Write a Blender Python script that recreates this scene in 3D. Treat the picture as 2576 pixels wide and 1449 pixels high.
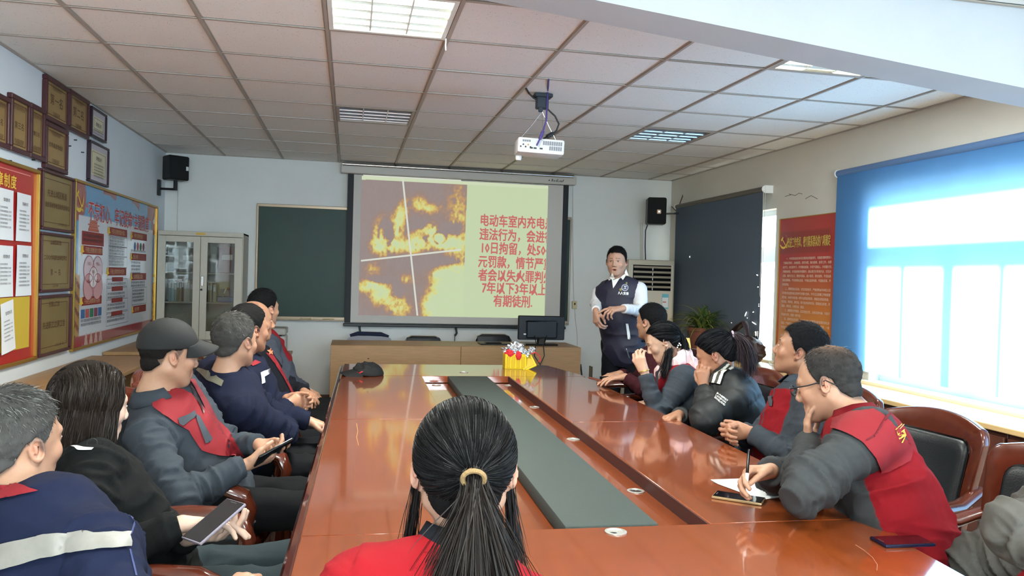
import bpy, bmesh, math, random
import numpy as np
from mathutils import Vector, Matrix, Quaternion
from mathutils.bvhtree import BVHTree

for _o in list(bpy.data.objects): bpy.data.objects.remove(_o, do_unlink=True)
SC = bpy.context.scene
COL = SC.collection
random.seed(7); RNG = np.random.default_rng(7)

# ---------------------------------------------------------------- camera (solved from the ceiling grid)
FPX, CAMH = 1968.86, 1.45
_y, _p, _r = 0.204337, 0.013853, 0.028385
def _basis(y, p, r):
    cy, sy, cp, sp, cr, sr = math.cos(y), math.sin(y), math.cos(p), math.sin(p), math.cos(r), math.sin(r)
    fw = np.array([sy*cp, cy*cp, -sp]); rt = np.array([cy, -sy, 0.]); up = np.cross(rt, fw)
    return rt*cr+up*sr, -rt*sr+up*cr, fw
CR, CU, CF = _basis(_y, _p, _r); CC = np.array([0, 0, CAMH])
cam_data = bpy.data.cameras.new('camera'); cam = bpy.data.objects.new('camera', cam_data); COL.objects.link(cam)
cam_data.sensor_width = 36; cam_data.lens = FPX/2576*36; cam_data.clip_start = 0.02
cam.matrix_world = Matrix(((CR[0], CU[0], -CF[0], CC[0]), (CR[1], CU[1], -CF[1], CC[1]), (CR[2], CU[2], -CF[2], CC[2]), (0, 0, 0, 1)))
SC.camera = cam
def _ray(px, py): return CR*(px-1288)/FPX - CU*(py-724.5)/FPX + CF
def onz(px, py, z): d = _ray(px, py); return CC+d*(z-CAMH)/d[2]
def ony(px, py, y): d = _ray(px, py); return CC+d*y/d[1]
def onx(px, py, x): d = _ray(px, py); return CC+d*x/d[0]
def at(px, py, dep): return CC+_ray(px, py)*dep

# ---------------------------------------------------------------- world, sun, exposure
W = bpy.data.worlds.new('sky'); SC.world = W; W.use_nodes = True
_nt = W.node_tree; _bg = _nt.nodes['Background']
_bg.inputs[0].default_value = (0.72, 0.86, 1.0, 1); _bg.inputs[1].default_value = 4.2
sun_d = bpy.data.lights.new('sun', 'SUN'); sun_d.energy = 26.0; sun_d.angle = math.radians(13.0); sun_d.color = (1.0, 0.90, 0.72)
sun = bpy.data.objects.new('sun', sun_d); COL.objects.link(sun)
SUNDIR = Vector((-1.0, 0.10, -0.36)).normalized()
sun.rotation_euler = SUNDIR.to_track_quat('-Z', 'Y').to_euler(); sun.location = (9, 4, 5)
SC.view_settings.view_transform = 'Standard'
try: SC.view_settings.look = 'None'
except Exception: pass
SC.view_settings.gamma = 1.0; SC.view_settings.use_curve_mapping = False
SC.view_settings.exposure = 1.2
SC.cycles.max_bounces = 8; SC.cycles.diffuse_bounces = 4; SC.cycles.glossy_bounces = 4; SC.cycles.transmission_bounces = 6
SC.cycles.caustics_reflective = False; SC.cycles.caustics_refractive = False
SC.cycles.sample_clamp_indirect = 4.0
SC.cycles.use_denoising = True

# fill light added behind the camera to brighten the front and left walls
_wl_d = bpy.data.lights.new('added_rear_fill', 'AREA'); _wl_d.shape = 'RECTANGLE'; _wl_d.size = 3.0; _wl_d.size_y = 1.3; _wl_d.energy = 112; _wl_d.color = (.86, .94, 1.0)
_wl_o = bpy.data.objects.new('added_rear_fill', _wl_d); COL.objects.link(_wl_o); _wl_o.location = (.6, -2.1, 1.65); _wl_o.rotation_euler = (math.radians(90), 0, 0); _wl_o.rotation_euler = (math.radians(-90), 0, math.radians(180))

# ---------------------------------------------------------------- materials
def lin(c):
    if isinstance(c, str):
        c = c.lstrip('#'); c = [int(c[i:i+2], 16)/255 for i in (0, 2, 4)]
    elif max(c) > 1.001: c = [v/255 for v in c]
    return tuple(((v+0.055)/1.055)**2.4 if v > 0.04045 else v/12.92 for v in c)+(1.0,)
MATS = {}
def mat(name, color=(200, 200, 200), rough=0.6, metal=0.0, noise=0.0, nscale=20.0, bump=0.0, bscale=60.0, emit=None, estr=1.0,
        spec=0.5, coat=0.0, stretch=None, attr=None, trans=0.0, alpha=1.0, sheen=0.0, ior=1.45):
    if name in MATS: return MATS[name]
    m = bpy.data.materials.new(name); m.use_nodes = True; nt = m.node_tree; n = nt.nodes; L = nt.links
    b = n['Principled BSDF']; c = lin(color)
    b.inputs['Base Color'].default_value = c; b.inputs['Roughness'].default_value = rough; b.inputs['Metallic'].default_value = metal
    b.inputs['Specular IOR Level'].default_value = spec; b.inputs['Coat Weight'].default_value = coat; b.inputs['Coat Roughness'].default_value = 0.06
    b.inputs['Transmission Weight'].default_value = trans; b.inputs['Alpha'].default_value = alpha; b.inputs['IOR'].default_value = ior
    b.inputs['Sheen Weight'].default_value = sheen
    tc = n.new('ShaderNodeTexCoord'); mp = n.new('ShaderNodeMapping'); L.new(tc.outputs['Object'], mp.inputs[0])
    if stretch: mp.inputs['Scale'].default_value = stretch
    src = None
    if attr:
        a = n.new('ShaderNodeAttribute'); a.attribute_name = attr; src = a.outputs['Color']; L.new(src, b.inputs['Base Color'])
    if noise > 0:
        t = n.new('ShaderNodeTexNoise'); t.inputs['Scale'].default_value = nscale; t.inputs['Detail'].default_value = 5; L.new(mp.outputs[0], t.inputs[0])
        r = n.new('ShaderNodeMapRange'); r.inputs['From Min'].default_value = 0.3; r.inputs['From Max'].default_value = 0.7
        r.inputs['To Min'].default_value = 1-noise; r.inputs['To Max'].default_value = 1+noise*0.6; L.new(t.outputs['Fac'], r.inputs['Value'])
        mx = n.new('ShaderNodeMix'); mx.data_type = 'RGBA'; mx.blend_type = 'MULTIPLY'; mx.inputs['Factor'].default_value = 1
        if src: L.new(src, mx.inputs['A'])
        else: mx.inputs['A'].default_value = c
        L.new(r.outputs[0], mx.inputs['B']); L.new(mx.outputs['Result'], b.inputs['Base Color'])
    if bump > 0:
        t2 = n.new('ShaderNodeTexNoise'); t2.inputs['Scale'].default_value = bscale; t2.inputs['Detail'].default_value = 4; L.new(mp.outputs[0], t2.inputs[0])
        bp = n.new('ShaderNodeBump'); bp.inputs['Strength'].default_value = bump; bp.inputs['Distance'].default_value = 0.01
        L.new(t2.outputs['Fac'], bp.inputs['Height']); L.new(bp.outputs[0], b.inputs['Normal'])
    if emit is not None:
        b.inputs['Emission Color'].default_value = lin(emit); b.inputs['Emission Strength'].default_value = estr
    MATS[name] = m; return m
def emat(name, attr, strength):
    m = bpy.data.materials.new(name); m.use_nodes = True; nt = m.node_tree; n = nt.nodes; b = n['Principled BSDF']
    b.inputs['Base Color'].default_value = (0.02, 0.02, 0.02, 1); b.inputs['Roughness'].default_value = 0.8
    a = n.new('ShaderNodeAttribute'); a.attribute_name = attr; nt.links.new(a.outputs['Color'], b.inputs['Emission Color'])
    b.inputs['Emission Strength'].default_value = strength; MATS[name] = m; return m

# ---------------------------------------------------------------- mesh helpers
class MB:
    def __init__(s): s.v = []; s.f = []
    def add(s, v, f):
        n = len(s.v); s.v.extend([tuple(map(float, p)) for p in v]); s.f.extend([tuple(int(i)+n for i in q) for q in f]); return s
    def box(s, x0, x1, y0, y1, z0, z1, bev=0.0, M=None, seg=1):
        if bev <= 0:
            v = [(x, y, z) for z in (z0, z1) for y in (y0, y1) for x in (x0, x1)]
            f = [(0, 2, 3, 1), (4, 5, 7, 6), (0, 1, 5, 4), (2, 6, 7, 3), (0, 4, 6, 2), (1, 3, 7, 5)]
        else:
            bm = bmesh.new(); bmesh.ops.create_cube(bm, size=1)
            for w in bm.verts: w.co = Vector(((x0+x1)/2+w.co.x*(x1-x0), (y0+y1)/2+w.co.y*(y1-y0), (z0+z1)/2+w.co.z*(z1-z0)))
            bmesh.ops.bevel(bm, geom=bm.edges[:], offset=bev, segments=seg, affect='EDGES', profile=0.5)
            bm.verts.index_update(); v = [tuple(w.co) for w in bm.verts]; f = [[w.index for w in q.verts] for q in bm.faces]; bm.free()
        if M is not None: v = [tuple(M @ Vector(p)) for p in v]
        return s.add(v, f)
    def ring_loft(s, rings, cap=True, closed=True):
        n = len(rings[0]); v = [p for r in rings for p in r]; f = []
        for i in range(len(rings)-1):
            for j in range(n if closed else n-1):
                k = (j+1) % n; f.append((i*n+j, i*n+k, (i+1)*n+k, (i+1)*n+j))
        if cap and closed: f.append(tuple(range(n))[::-1]); f.append(tuple((len(rings)-1)*n+j for j in range(n)))
        return s.add(v, f)
    def tube(s, path, r, n=8, cap=True, flat=1.0, up=None):
        P = [np.array(p, float) for p in path]; R = r if hasattr(r, '__len__') else [r]*len(P); rings = []
        prev = None
        for i, p in enumerate(P):
            t = P[min(i+1, len(P)-1)]-P[max(i-1, 0)]; t = t/(np.linalg.norm(t)+1e-9)
            if prev is None: a = np.array(up if up is not None else ((0, 0, 1) if abs(t[2]) < .9 else (1, 0, 0)), float)
            else: a = prev
            a = a-t*(a@t); a /= np.linalg.norm(a)+1e-9; prev = a; b = np.cross(t, a)
            rings.append([tuple(p+R[i]*(a*math.cos(w)*flat+b*math.sin(w))) for w in np.linspace(0, 2*math.pi, n, endpoint=False)])
        return s.ring_loft(rings, cap)
    def cyl(s, c, r, h, n=20, axis='z', r2=None):
        c = np.array(c, float); A = {'x': (1, 0, 0), 'y': (0, 1, 0), 'z': (0, 0, 1)}[axis] if isinstance(axis, str) else axis
        A = np.array(A, float); return s.tube([c, c+A*h], [r, r if r2 is None else r2], n)
    def lathe(s, prof, n=24, c=(0, 0, 0), axis='z'):
        rings = []
        for (r, h) in prof:
            ring = []
            for w in np.linspace(0, 2*math.pi, n, endpoint=False):
                a, b = r*math.cos(w), r*math.sin(w)
                p = {'z': (a, b, h), 'x': (h, a, b), 'y': (b, h, a)}[axis]; ring.append((c[0]+p[0], c[1]+p[1], c[2]+p[2]))
            rings.append(ring)
        return s.ring_loft(rings)
    def prism(s, pts, h0, h1):       # 2D outline (x,y) -> extruded z
        n = len(pts); v = [(p[0], p[1], h0) for p in pts]+[(p[0], p[1], h1) for p in pts]
        f = [tuple(range(n))[::-1], tuple(range(n, 2*n))]+[(i, (i+1) % n, n+(i+1) % n, n+i) for i in range(n)]
        return s.add(v, f)
    def disc(s, c, r, n=24, ry=None):
        ry = ry or r; return s.add([(c[0]+r*math.cos(a), c[1]+ry*math.sin(a), c[2]) for a in np.linspace(0, 2*math.pi, n, endpoint=False)], [tuple(range(n))])
    def quad(s, a, b, c, d): return s.add([a, b, c, d], [(0, 1, 2, 3)])
    def grid(s, fn, nu, nv):
        v = [fn(i/nu, j/nv) for j in range(nv+1) for i in range(nu+1)]
        f = [(j*(nu+1)+i, j*(nu+1)+i+1, (j+1)*(nu+1)+i+1, (j+1)*(nu+1)+i) for j in range(nv) for i in range(nu)]
        return s.add(v, f)
    def xf(s, M): s.v = [tuple(M @ Vector(p)) for p in s.v]; return s
    def build(s, name, m, parent=None, smooth=True, ang=35, fixn=True):
        me = bpy.data.meshes.new(name); me.from_pydata(s.v, [], s.f)
        if fixn:
            bm = bmesh.new(); bm.from_mesh(me); bmesh.ops.recalc_face_normals(bm, faces=bm.faces[:]); bm.to_mesh(me); bm.free()
        if smooth:
            me.polygons.foreach_set('use_smooth', [True]*len(me.polygons)); me.set_sharp_from_angle(angle=math.radians(ang))
        me.materials.append(m); return link(name, me, parent)
def link(name, me, parent=None):
    o = bpy.data.objects.new(name, me); COL.objects.link(o)
    if parent is not None: o.parent = parent
    return o
def tag(o, label=None, cat=None, group=None, kind=None):
    if label: o['label'] = label
    if cat: o['category'] = cat
    if group: o['group'] = group
    if kind: o['kind'] = kind
    return o
def thing(name, label, cat, loc=(0, 0, 0), rz=0, group=None, M=None):
    o = bpy.data.objects.new(name, None); COL.objects.link(o); o.empty_display_size = 0.05
    if M is not None: o.matrix_world = M
    else: o.location = loc; o.rotation_euler = (0, 0, rz)
    return tag(o, label, cat, group)
def struct(name, M=None):
    o = bpy.data.objects.new(name, None); COL.objects.link(o); o['kind'] = 'structure'
    if M is not None: o.matrix_world = M
    return o
def copy_tree(o, parent=None):
    c = o.copy(); COL.objects.link(c)
    if parent is not None: c.parent = parent
    for ch in [x for x in o.children]: copy_tree(ch, c)
    return c
def frameM(o, X, Y):
    X = Vector(X).normalized(); Y = Vector(Y).normalized(); Z = X.cross(Y)
    return Matrix(((X.x, Y.x, Z.x, o[0]), (X.y, Y.y, Z.y, o[1]), (X.z, Y.z, Z.z, o[2]), (0, 0, 0, 1)))
def lwall(y, z, off=0.0): return frameM((-1.93+off, y, z), (0, 1, 0), (0, 0, 1))
def rwall(y, z, off=0.0): return frameM((3.75-off, y, z), (0, -1, 0), (0, 0, 1))
def fwall(x, z, off=0.0): return frameM((x, 8.83-off, z), (1, 0, 0), (0, 0, 1))
_dg = None
def text(s, size, m, parent, u, v, n=0.002, name='lettering', align='LEFT', bold=0.0, sx=1.0, res=1, spacing=1.0, line=1.0, rot=0.0, shear=0.0, label=None):
    c = bpy.data.curves.new(name, 'FONT'); c.body = s; c.size = size; c.resolution_u = res; c.align_x = align; c.offset = bold
    c.space_character = spacing; c.space_line = line; c.shear = shear; c.offset = 0
    o = bpy.data.objects.new(name, c); COL.objects.link(o); bpy.context.view_layer.update()
    me = bpy.data.meshes.new_from_object(o.evaluated_get(bpy.context.evaluated_depsgraph_get()))
    bpy.data.objects.remove(o, do_unlink=True); bpy.data.curves.remove(c)
    me.transform(Matrix.Translation((u, v, n)) @ Matrix.Rotation(rot, 4, 'Z') @ Matrix.Diagonal((sx, 1, 1, 1)))
    if bold > 0:
        bm = bmesh.new(); bm.from_mesh(me)
        for dx, dy in ((bold, 0), (0, bold), (bold, bold)):
            k = len(bm.verts); bm.from_mesh(me); bm.verts.ensure_lookup_table()
            for v_ in bm.verts[k:]: v_.co.x += dx; v_.co.y += dy; v_.co.z += .00002*(1+dx/bold+2*dy/bold)
        bm.to_mesh(me); bm.free()
    me.materials.clear(); me.materials.append(m); o2 = link(name, me, parent)
    if label: o2['label'] = label
    return o2
def joinmesh(name, objs, parent):          # merge flat print pieces of one kind into one mesh
    bm = bmesh.new()
    for o in objs: bm.from_mesh(o.data)
    me = bpy.data.meshes.new(name); bm.to_mesh(me); bm.free(); me.materials.append(objs[0].data.materials[0])
    for o in objs: bpy.data.objects.remove(o, do_unlink=True)
    return link(name, me, parent)
def vnoise(P, seed=0):                     # numpy value noise, P (n,3)
    Pi = np.floor(P).astype(np.int64); F = P-Pi; F = F*F*(3-2*F); out = np.zeros(len(P))
    def h(a, b, c):
        n = (a*374761393+b*668265263+c*2147483647+seed*974634777) & 0xffffffff
        n = ((n ^ (n >> 13))*1274126177) & 0xffffffff
        return ((n ^ (n >> 16)) & 0xffff)/65535.0
    for dx in (0, 1):
        wx = F[:, 0] if dx else 1-F[:, 0]
        for dy in (0, 1):
            wy = F[:, 1] if dy else 1-F[:, 1]
            for dz in (0, 1):
                wz = F[:, 2] if dz else 1-F[:, 2]; out += wx*wy*wz*h(Pi[:, 0]+dx, Pi[:, 1]+dy, Pi[:, 2]+dz)
    return out
def fbm(P, seed=0, o=4):
    r = 0; a = .5
    for i in range(o): r = r+a*vnoise(P*2**i, seed+i); a *= .5
    return r
def set_col(me, C, name='Col'):
    at_ = me.color_attributes.new(name, 'FLOAT_COLOR', 'POINT'); C = np.asarray(C, dtype=np.float32)
    if C.shape[1] == 3: C = np.concatenate([C, np.ones((len(C), 1), np.float32)], 1)
    at_.data.foreach_set('color', C.ravel())
def arr(c): return np.array(lin(c)[:3])

# common materials
M_wall = mat('wall_plaster', (226, 226, 222), 0.9, noise=0.03, nscale=3, bump=0.12, bscale=90)
M_wallR = mat('wall_plaster_warm', (216, 208, 194), 0.9, noise=0.04, nscale=2.5, bump=0.12, bscale=90)
M_white = mat('white_paint', (235, 235, 232), 0.5)
M_black = mat('black_plastic', (22, 24, 28), 0.45)
M_gloss = mat('gloss_black', (10, 11, 13), 0.12)
M_steel = mat('chrome', (200, 200, 200), 0.22, metal=1.0)
M_pine = mat('pine_laminate', (164, 124, 82), 0.45, noise=0.12, nscale=6, stretch=(1, 1, 12))
M_pineh = mat('pine_laminate_flat', (160, 124, 84), 0.4, noise=0.10, nscale=5, stretch=(10, 1.2, 1))
M_gold = mat('gold_frame', (190, 150, 70), 0.35, metal=0.8)
M_redwood = mat('table_redwood', (132, 62, 27), 0.2, noise=0.13, nscale=5, stretch=(9, 1.2, 3), coat=1.0, spec=0.6)
M_redwood_d = mat('table_redwood_dark', (70, 22, 14), 0.2, noise=0.1, nscale=6, stretch=(9, 1.2, 3), coat=0.8)
M_chairwood = mat('chair_wood', (84, 36, 22), 0.18, noise=0.14, nscale=8, stretch=(3, 3, 3), coat=.6)
M_leather = mat('black_leather', (18, 22, 25), 0.42, bump=0.12, bscale=220)
M_paper = mat('white_paper', (236, 236, 236), 0.8)
M_ink = mat('grey_print', (70, 66, 66), 0.8)
M_wire = mat('black_cable', (20, 20, 24), 0.5)
M_wirew = mat('white_cable', (205, 200, 190), 0.5)
# ================================================================ ROOM SHELL
ZC = 2.6576; XL, XR, YF, YB = -1.93, 3.75, 8.83, -1.8
o = MB().box(XL-.2, XR+.3, YB-.2, YF+.2, -.1, 0).build('floor', mat('floor_terrazzo', (186, 178, 168), 0.4, noise=.1, nscale=30)); o['kind'] = 'structure'
o = MB().box(XL-.15, XL, YB-.15, YF+.15, 0, 2.85).build('wall_left', mat('wall_plaster_cool', (222, 226, 228), 0.9, noise=0.03, nscale=3, bump=0.1, bscale=90)); o['kind'] = 'structure'
o = MB().box(XL, XR, YF, YF+.15, 0, 2.85).build('wall_front', M_wall); o['kind'] = 'structure'
o = MB().box(XL, -1.0, YB-.15, YB, 0, 2.85).box(2.2, XR, YB-.15, YB, 0, 2.85).box(-1.0, 2.2, YB-.15, YB, 0, 1.05).box(-1.0, 2.2, YB-.15, YB, 2.42, 2.85).build('wall_back', M_wall); o['kind'] = 'structure'
for nm, x0, x1, y0, y1 in (('baseboard_front', XL, XR, YF-.012, YF), ('baseboard_left', XL, XL+.012, YB, YF-.012)):
    o = MB().box(x0, x1, y0, y1, 0, .1, .003).build(nm, mat('baseboard_brown', (92, 60, 44), .4)); o['kind'] = 'structure'
# right wall with three window openings
WINS = [(6.44, 8.36, .76, 2.14), (3.42, 5.09, .76, 2.14), (0.2, 1.9, .76, 2.14)]
wr = MB(); ys = [YB, 0.2, 1.9, 3.42, 5.09, 6.44, 8.36, YF]
for i in range(7):
    if i % 2 == 0: wr.box(XR, XR+.26, ys[i], ys[i+1], 0, 2.85)
    else: wr.box(XR, XR+.26, ys[i], ys[i+1], 0, .76); wr.box(XR, XR+.26, ys[i], ys[i+1], 2.14, 2.85)
o = wr.build('wall_right', M_wallR); o['kind'] = 'structure'
# glass: clear with a fresnel sheen
mg = bpy.data.materials.new('window_glass'); mg.use_nodes = True; nt = mg.node_tree; n = nt.nodes; n.clear()
out = n.new('ShaderNodeOutputMaterial'); tr = n.new('ShaderNodeBsdfTransparent'); gl = n.new('ShaderNodeBsdfGlossy'); mx = n.new('ShaderNodeMixShader'); mx.inputs[0].default_value = .07
tr.inputs[0].default_value = (.93, .97, .96, 1); gl.inputs['Roughness'].default_value = .02
nt.links.new(tr.outputs[0], mx.inputs[1]); nt.links.new(gl.outputs[0], mx.inputs[2]); nt.links.new(mx.outputs[0], out.inputs[0])
M_pvc = mat('window_plastic', (225, 228, 230), .4)
for k, (y0, y1, z0, z1) in enumerate(WINS):
    w = struct('window_%d' % (k+1)); xf0, xf1 = 3.84, 3.90
    tz0, tz1 = 1.66, 1.80                       # transom, sunlight drops its shadow a little lower on the blind
    fr_ = MB(); fr_.box(xf0, xf1, y0, y1, z1-.05, z1); fr_.box(xf0, xf1, y0, y1, z0, z0+.05); fr_.box(xf0, xf1, y0, y0+.05, z0+.05, z1-.05); fr_.box(xf0, xf1, y1-.05, y1, z0+.05, z1-.05)
    fr_.build('window_frame', M_pvc, w); MB().box(xf0, xf1, y0+.05, y1-.05, tz0, tz1).build('transom', M_pvc, w)
    ym = (y0+y1)/2; MB().box(xf0, xf1, ym-.045, ym+.045, z0+.05, tz0).build('mullion', M_pvc, w)
    for ys_ in ((y0+.05+ym-.045)/2, (y1-.05+ym+.045)/2): MB().box(xf0+.01, xf1-.01, ys_-.02, ys_+.02, z0+.05, tz0).build('sash_bar', M_pvc, w)
    MB().box(3.868, 3.872, y0+.04, y1-.04, tz1-.01, z1-.04).build('pane', mg, w)
    a = [(y0+.04, (y0+.05+ym-.045)/2), ((y0+.05+ym-.045)/2, ym-.04), (ym+.04, (y1-.05+ym+.045)/2), ((y1-.05+ym+.045)/2, y1-.04)]
    for (u0, u1) in a: MB().box(3.868, 3.872, u0, u1, z0+.04, tz0+.01).build('pane', mg, w)
    MB().box(3.70, 3.86, y0-.04, y1+.04, z0-.03, z0+.008, .004).build('windowsill', mat('sill_stone', (236, 226, 200), .35), w)
w = struct('window_4'); fr_ = MB()  # unseen rear window, added to go with the fill light behind the camera
for q in ((-1.0, 2.2, 1.05, 1.10), (-1.0, 2.2, 2.37, 2.42), (-1.0, -.95, 1.10, 2.37), (2.15, 2.2, 1.10, 2.37)): fr_.box(q[0], q[1], YB-.11, YB-.05, q[2], q[3])
fr_.build('window_frame', M_pvc, w); MB().box(.58, .62, YB-.11, YB-.05, 1.10, 2.37).build('mullion', M_pvc, w)
MB().box(-.96, .59, YB-.082, YB-.078, 1.09, 2.38).build('pane', mg, w); MB().box(.61, 2.16, YB-.082, YB-.078, 1.09, 2.38).build('pane', mg, w)
# pale ground and far building outside, seen only through the gaps
o = MB().box(5, 40, -30, 40, -3.2, -3).build('ground', mat('outdoor_ground', (170, 160, 145), .9)); o['kind'] = 'structure'

# ceiling: tiles in a metal grid
c0 = struct('ceiling'); MB().box(XL-.1, XR+.1, YB-.1, YF+.1, ZC+.13, ZC+.15).build('ceiling_slab', mat('slab_dark', (70, 62, 56), .9), c0)
mt = bpy.data.materials.new('ceiling_tile'); mt.use_nodes = True; nt = mt.node_tree; n = nt.nodes; b = n['Principled BSDF']; L = nt.links
tc = n.new('ShaderNodeTexCoord'); vo = n.new('ShaderNodeTexVoronoi'); vo.inputs['Scale'].default_value = 95; L.new(tc.outputs['Object'], vo.inputs[0])
no = n.new('ShaderNodeTexNoise'); no.inputs['Scale'].default_value = 30; L.new(tc.outputs['Object'], no.inputs[0])
ad = n.new('ShaderNodeMath'); ad.operation = 'MULTIPLY_ADD'; ad.inputs[1].default_value = .5; L.new(no.outputs['Fac'], ad.inputs[0]); L.new(vo.outputs['Distance'], ad.inputs[2])
cr = n.new('ShaderNodeValToRGB'); L.new(ad.outputs[0], cr.inputs[0]); cr.color_ramp.elements[0].position = .30; cr.color_ramp.elements[0].color = lin((150, 140, 132)); cr.color_ramp.elements[1].position = .42; cr.color_ramp.elements[1].color = lin((236, 231, 224))
L.new(cr.outputs[0], b.inputs['Base Color']); b.inputs['Roughness'].default_value = .95
tile_me = MB().box(-.289, .289, -.289, .289, 0, .014, .004).build('ceiling_tile', mt, c0).data
bpy.data.objects.remove(bpy.data.objects['ceiling_tile'])
M_tee = mat('tee_metal', (172, 160, 148), .5)
gx = [-.143+.6*i for i in range(-3, 8)]; gy = [4.038+.6*j for j in range(-10, 9)]
LIGHTS = {(0, -1): 'on', (4, -1): 'half', (0, 3): 'off', (4, 3): 'off', (0, -6): 'on', (4, -6): 'on'}
def clipped(x0, x1, y0, y1):
    return max(x0, XL), min(x1, XR), max(y0, YB), min(y1, YF)
for i in range(-3, 7):
    for j in range(-10, 8):
        if (i, j) in LIGHTS: continue
        x, y = -.143+.6*i, 4.038+.6*j
        a0, a1, b0, b1 = clipped(x, x+.6, y, y+.6)
        if a1-a0 < .06 or b1-b0 < .06: continue
        if a1-a0 > .59 and b1-b0 > .59:
            t = link('ceiling_tile', tile_me, c0); t.location = ((a0+a1)/2, (b0+b1)/2, ZC+.004+random.uniform(0, .0025))
            t.rotation_euler = (random.uniform(-.002, .002), random.uniform(-.002, .002), 0)
        else:
            MB().box(a0+.008, a1-.008, b0+.008, b1-.008, ZC+.005, ZC+.018, .003).build('ceiling_tile', mt, c0)
for x in gx:
    if XL < x < XR: MB().box(x-.008, x+.008, YB, YF, ZC-.003, ZC+.002).box(x-.0125, x-.009, YB, YF, ZC+.001, ZC+.03).box(x+.009, x+.0125, YB, YF, ZC+.001, ZC+.03).build('ceiling_runner', M_tee, c0)
for y in gy+[4.038+.6*8]:
    if YB < y < YF: MB().box(XL, XR, y-.009, y+.009, ZC-.0012, ZC+.002).build('ceiling_cross_tee', M_tee, c0)
for nm, q in (('trim_1', (XL, XL+.02, YB, YF)), ('trim_2', (XR-.02, XR, YB, YF)), ('trim_3', (XL, XR, YF-.02, YF))):
    o = MB().box(q[0], q[1], q[2], q[3], ZC-.002, ZC+.004).build(nm, M_tee); o['kind'] = 'structure'
# plastered beam, its underside drops towards the window wall
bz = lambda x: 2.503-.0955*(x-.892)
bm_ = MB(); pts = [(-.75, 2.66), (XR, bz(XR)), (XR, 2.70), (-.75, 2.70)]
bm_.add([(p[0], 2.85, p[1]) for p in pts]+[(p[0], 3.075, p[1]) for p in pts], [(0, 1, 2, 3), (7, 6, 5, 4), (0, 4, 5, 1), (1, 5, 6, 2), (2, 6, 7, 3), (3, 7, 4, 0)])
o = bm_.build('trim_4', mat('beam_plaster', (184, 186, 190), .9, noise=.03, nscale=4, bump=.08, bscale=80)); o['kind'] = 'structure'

# recessed lamps
M_louv = mat('louvre_aluminium', (215, 225, 235), .28, metal=.75)
M_tube = mat('tube_lit', (255, 255, 250), .5, emit=(250, 255, 240), estr=45)
M_lens = mat('lamp_white', (238, 240, 232), .4)
M_tubeoff = mat('tube_off', (220, 222, 222), .3)
names = {(0, -1): 'lit recessed fluorescent troffer overhead, brightest lamp at the top of the picture', (4, -1): 'half-lit recessed lamp partly hidden behind the white ceiling beam',
         (0, 3): 'unlit three-cell recessed lamp above the left half of the projection screen', (4, 3): 'unlit recessed lamp with silver louvre fins to the right of the projector'}
for (i, j), st in LIGHTS.items():
    x, y = -.143+.6*i+.3, 4.038+.6*j+.3
    lab = names.get((i, j), 'lit recessed ceiling lamp behind the beam on the %s side' % ('left' if i < 2 else 'right'))
    t = thing('ceiling_light', lab, 'light', (x, y, ZC), 0, 'rear ceiling lamps' if (i, j) not in names else 'recessed square ceiling lamps')
    f = MB(); 
    for a in (-1, 1): f.box(-.29, .29, a*.278-.012, a*.278+.012, -.002, .012, .002); f.box(a*.278-.012, a*.278+.012, -.266, .266, -.002, .012, .002)
    f.build('frame', M_tee if st != 'on' else M_lens, t)
    h = MB(); h.box(-.285, .285, -.285, .285, .095, .10); h.box(-.29, -.285, -.285, .285, 0.012, .10); h.box(.285, .29, -.285, .285, .012, .10); h.box(-.285, .285, -.29, -.285, .012, .10); h.box(-.285, .285, .285, .29, .012, .10)
    h.build('housing', M_lens if st != 'off' else mat('housing_white', (210, 210, 205), .5), t)
    for a in (-.09, .09): MB().box(a-.004, a+.004, -.266, .266, .003, .05).build('louvre_divider', M_louv if st == 'off' else M_lens, t)
    for q in (-.14, -.02, .10, .2):
        s = MB(); s.add([(-.266, q, .05), (.266, q, .05), (.266, q-.022, .004), (-.266, q-.022, .004), (-.266, q+.004, .05), (.266, q+.004, .05), (.266, q+.022, .004), (-.266, q+.022, .004)], [(0, 1, 2, 3), (4, 7, 6, 5)])
        s.build('louvre_fin', M_louv if st == 'off' else M_lens, t, smooth=False)
    for kx in (-.18, 0, .18):
        lit = st == 'on' or (st == 'half' and kx != 0)
        MB().cyl((kx, -.25, .07), .013, .5, 10, 'y').build('tube', M_tube if lit else M_tubeoff, t)
    if st != 'off':
        ld = bpy.data.lights.new('troffer_glow', 'AREA'); ld.shape = 'SQUARE'; ld.size = .5; ld.energy = 38 if st == 'on' else 12; ld.color = (.97, 1, .93)
        if j == -6: ld.energy = 24
        lo = bpy.data.objects.new('troffer_glow', ld); COL.objects.link(lo); lo.parent = t; lo.location = (0, 0, -.004)

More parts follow.
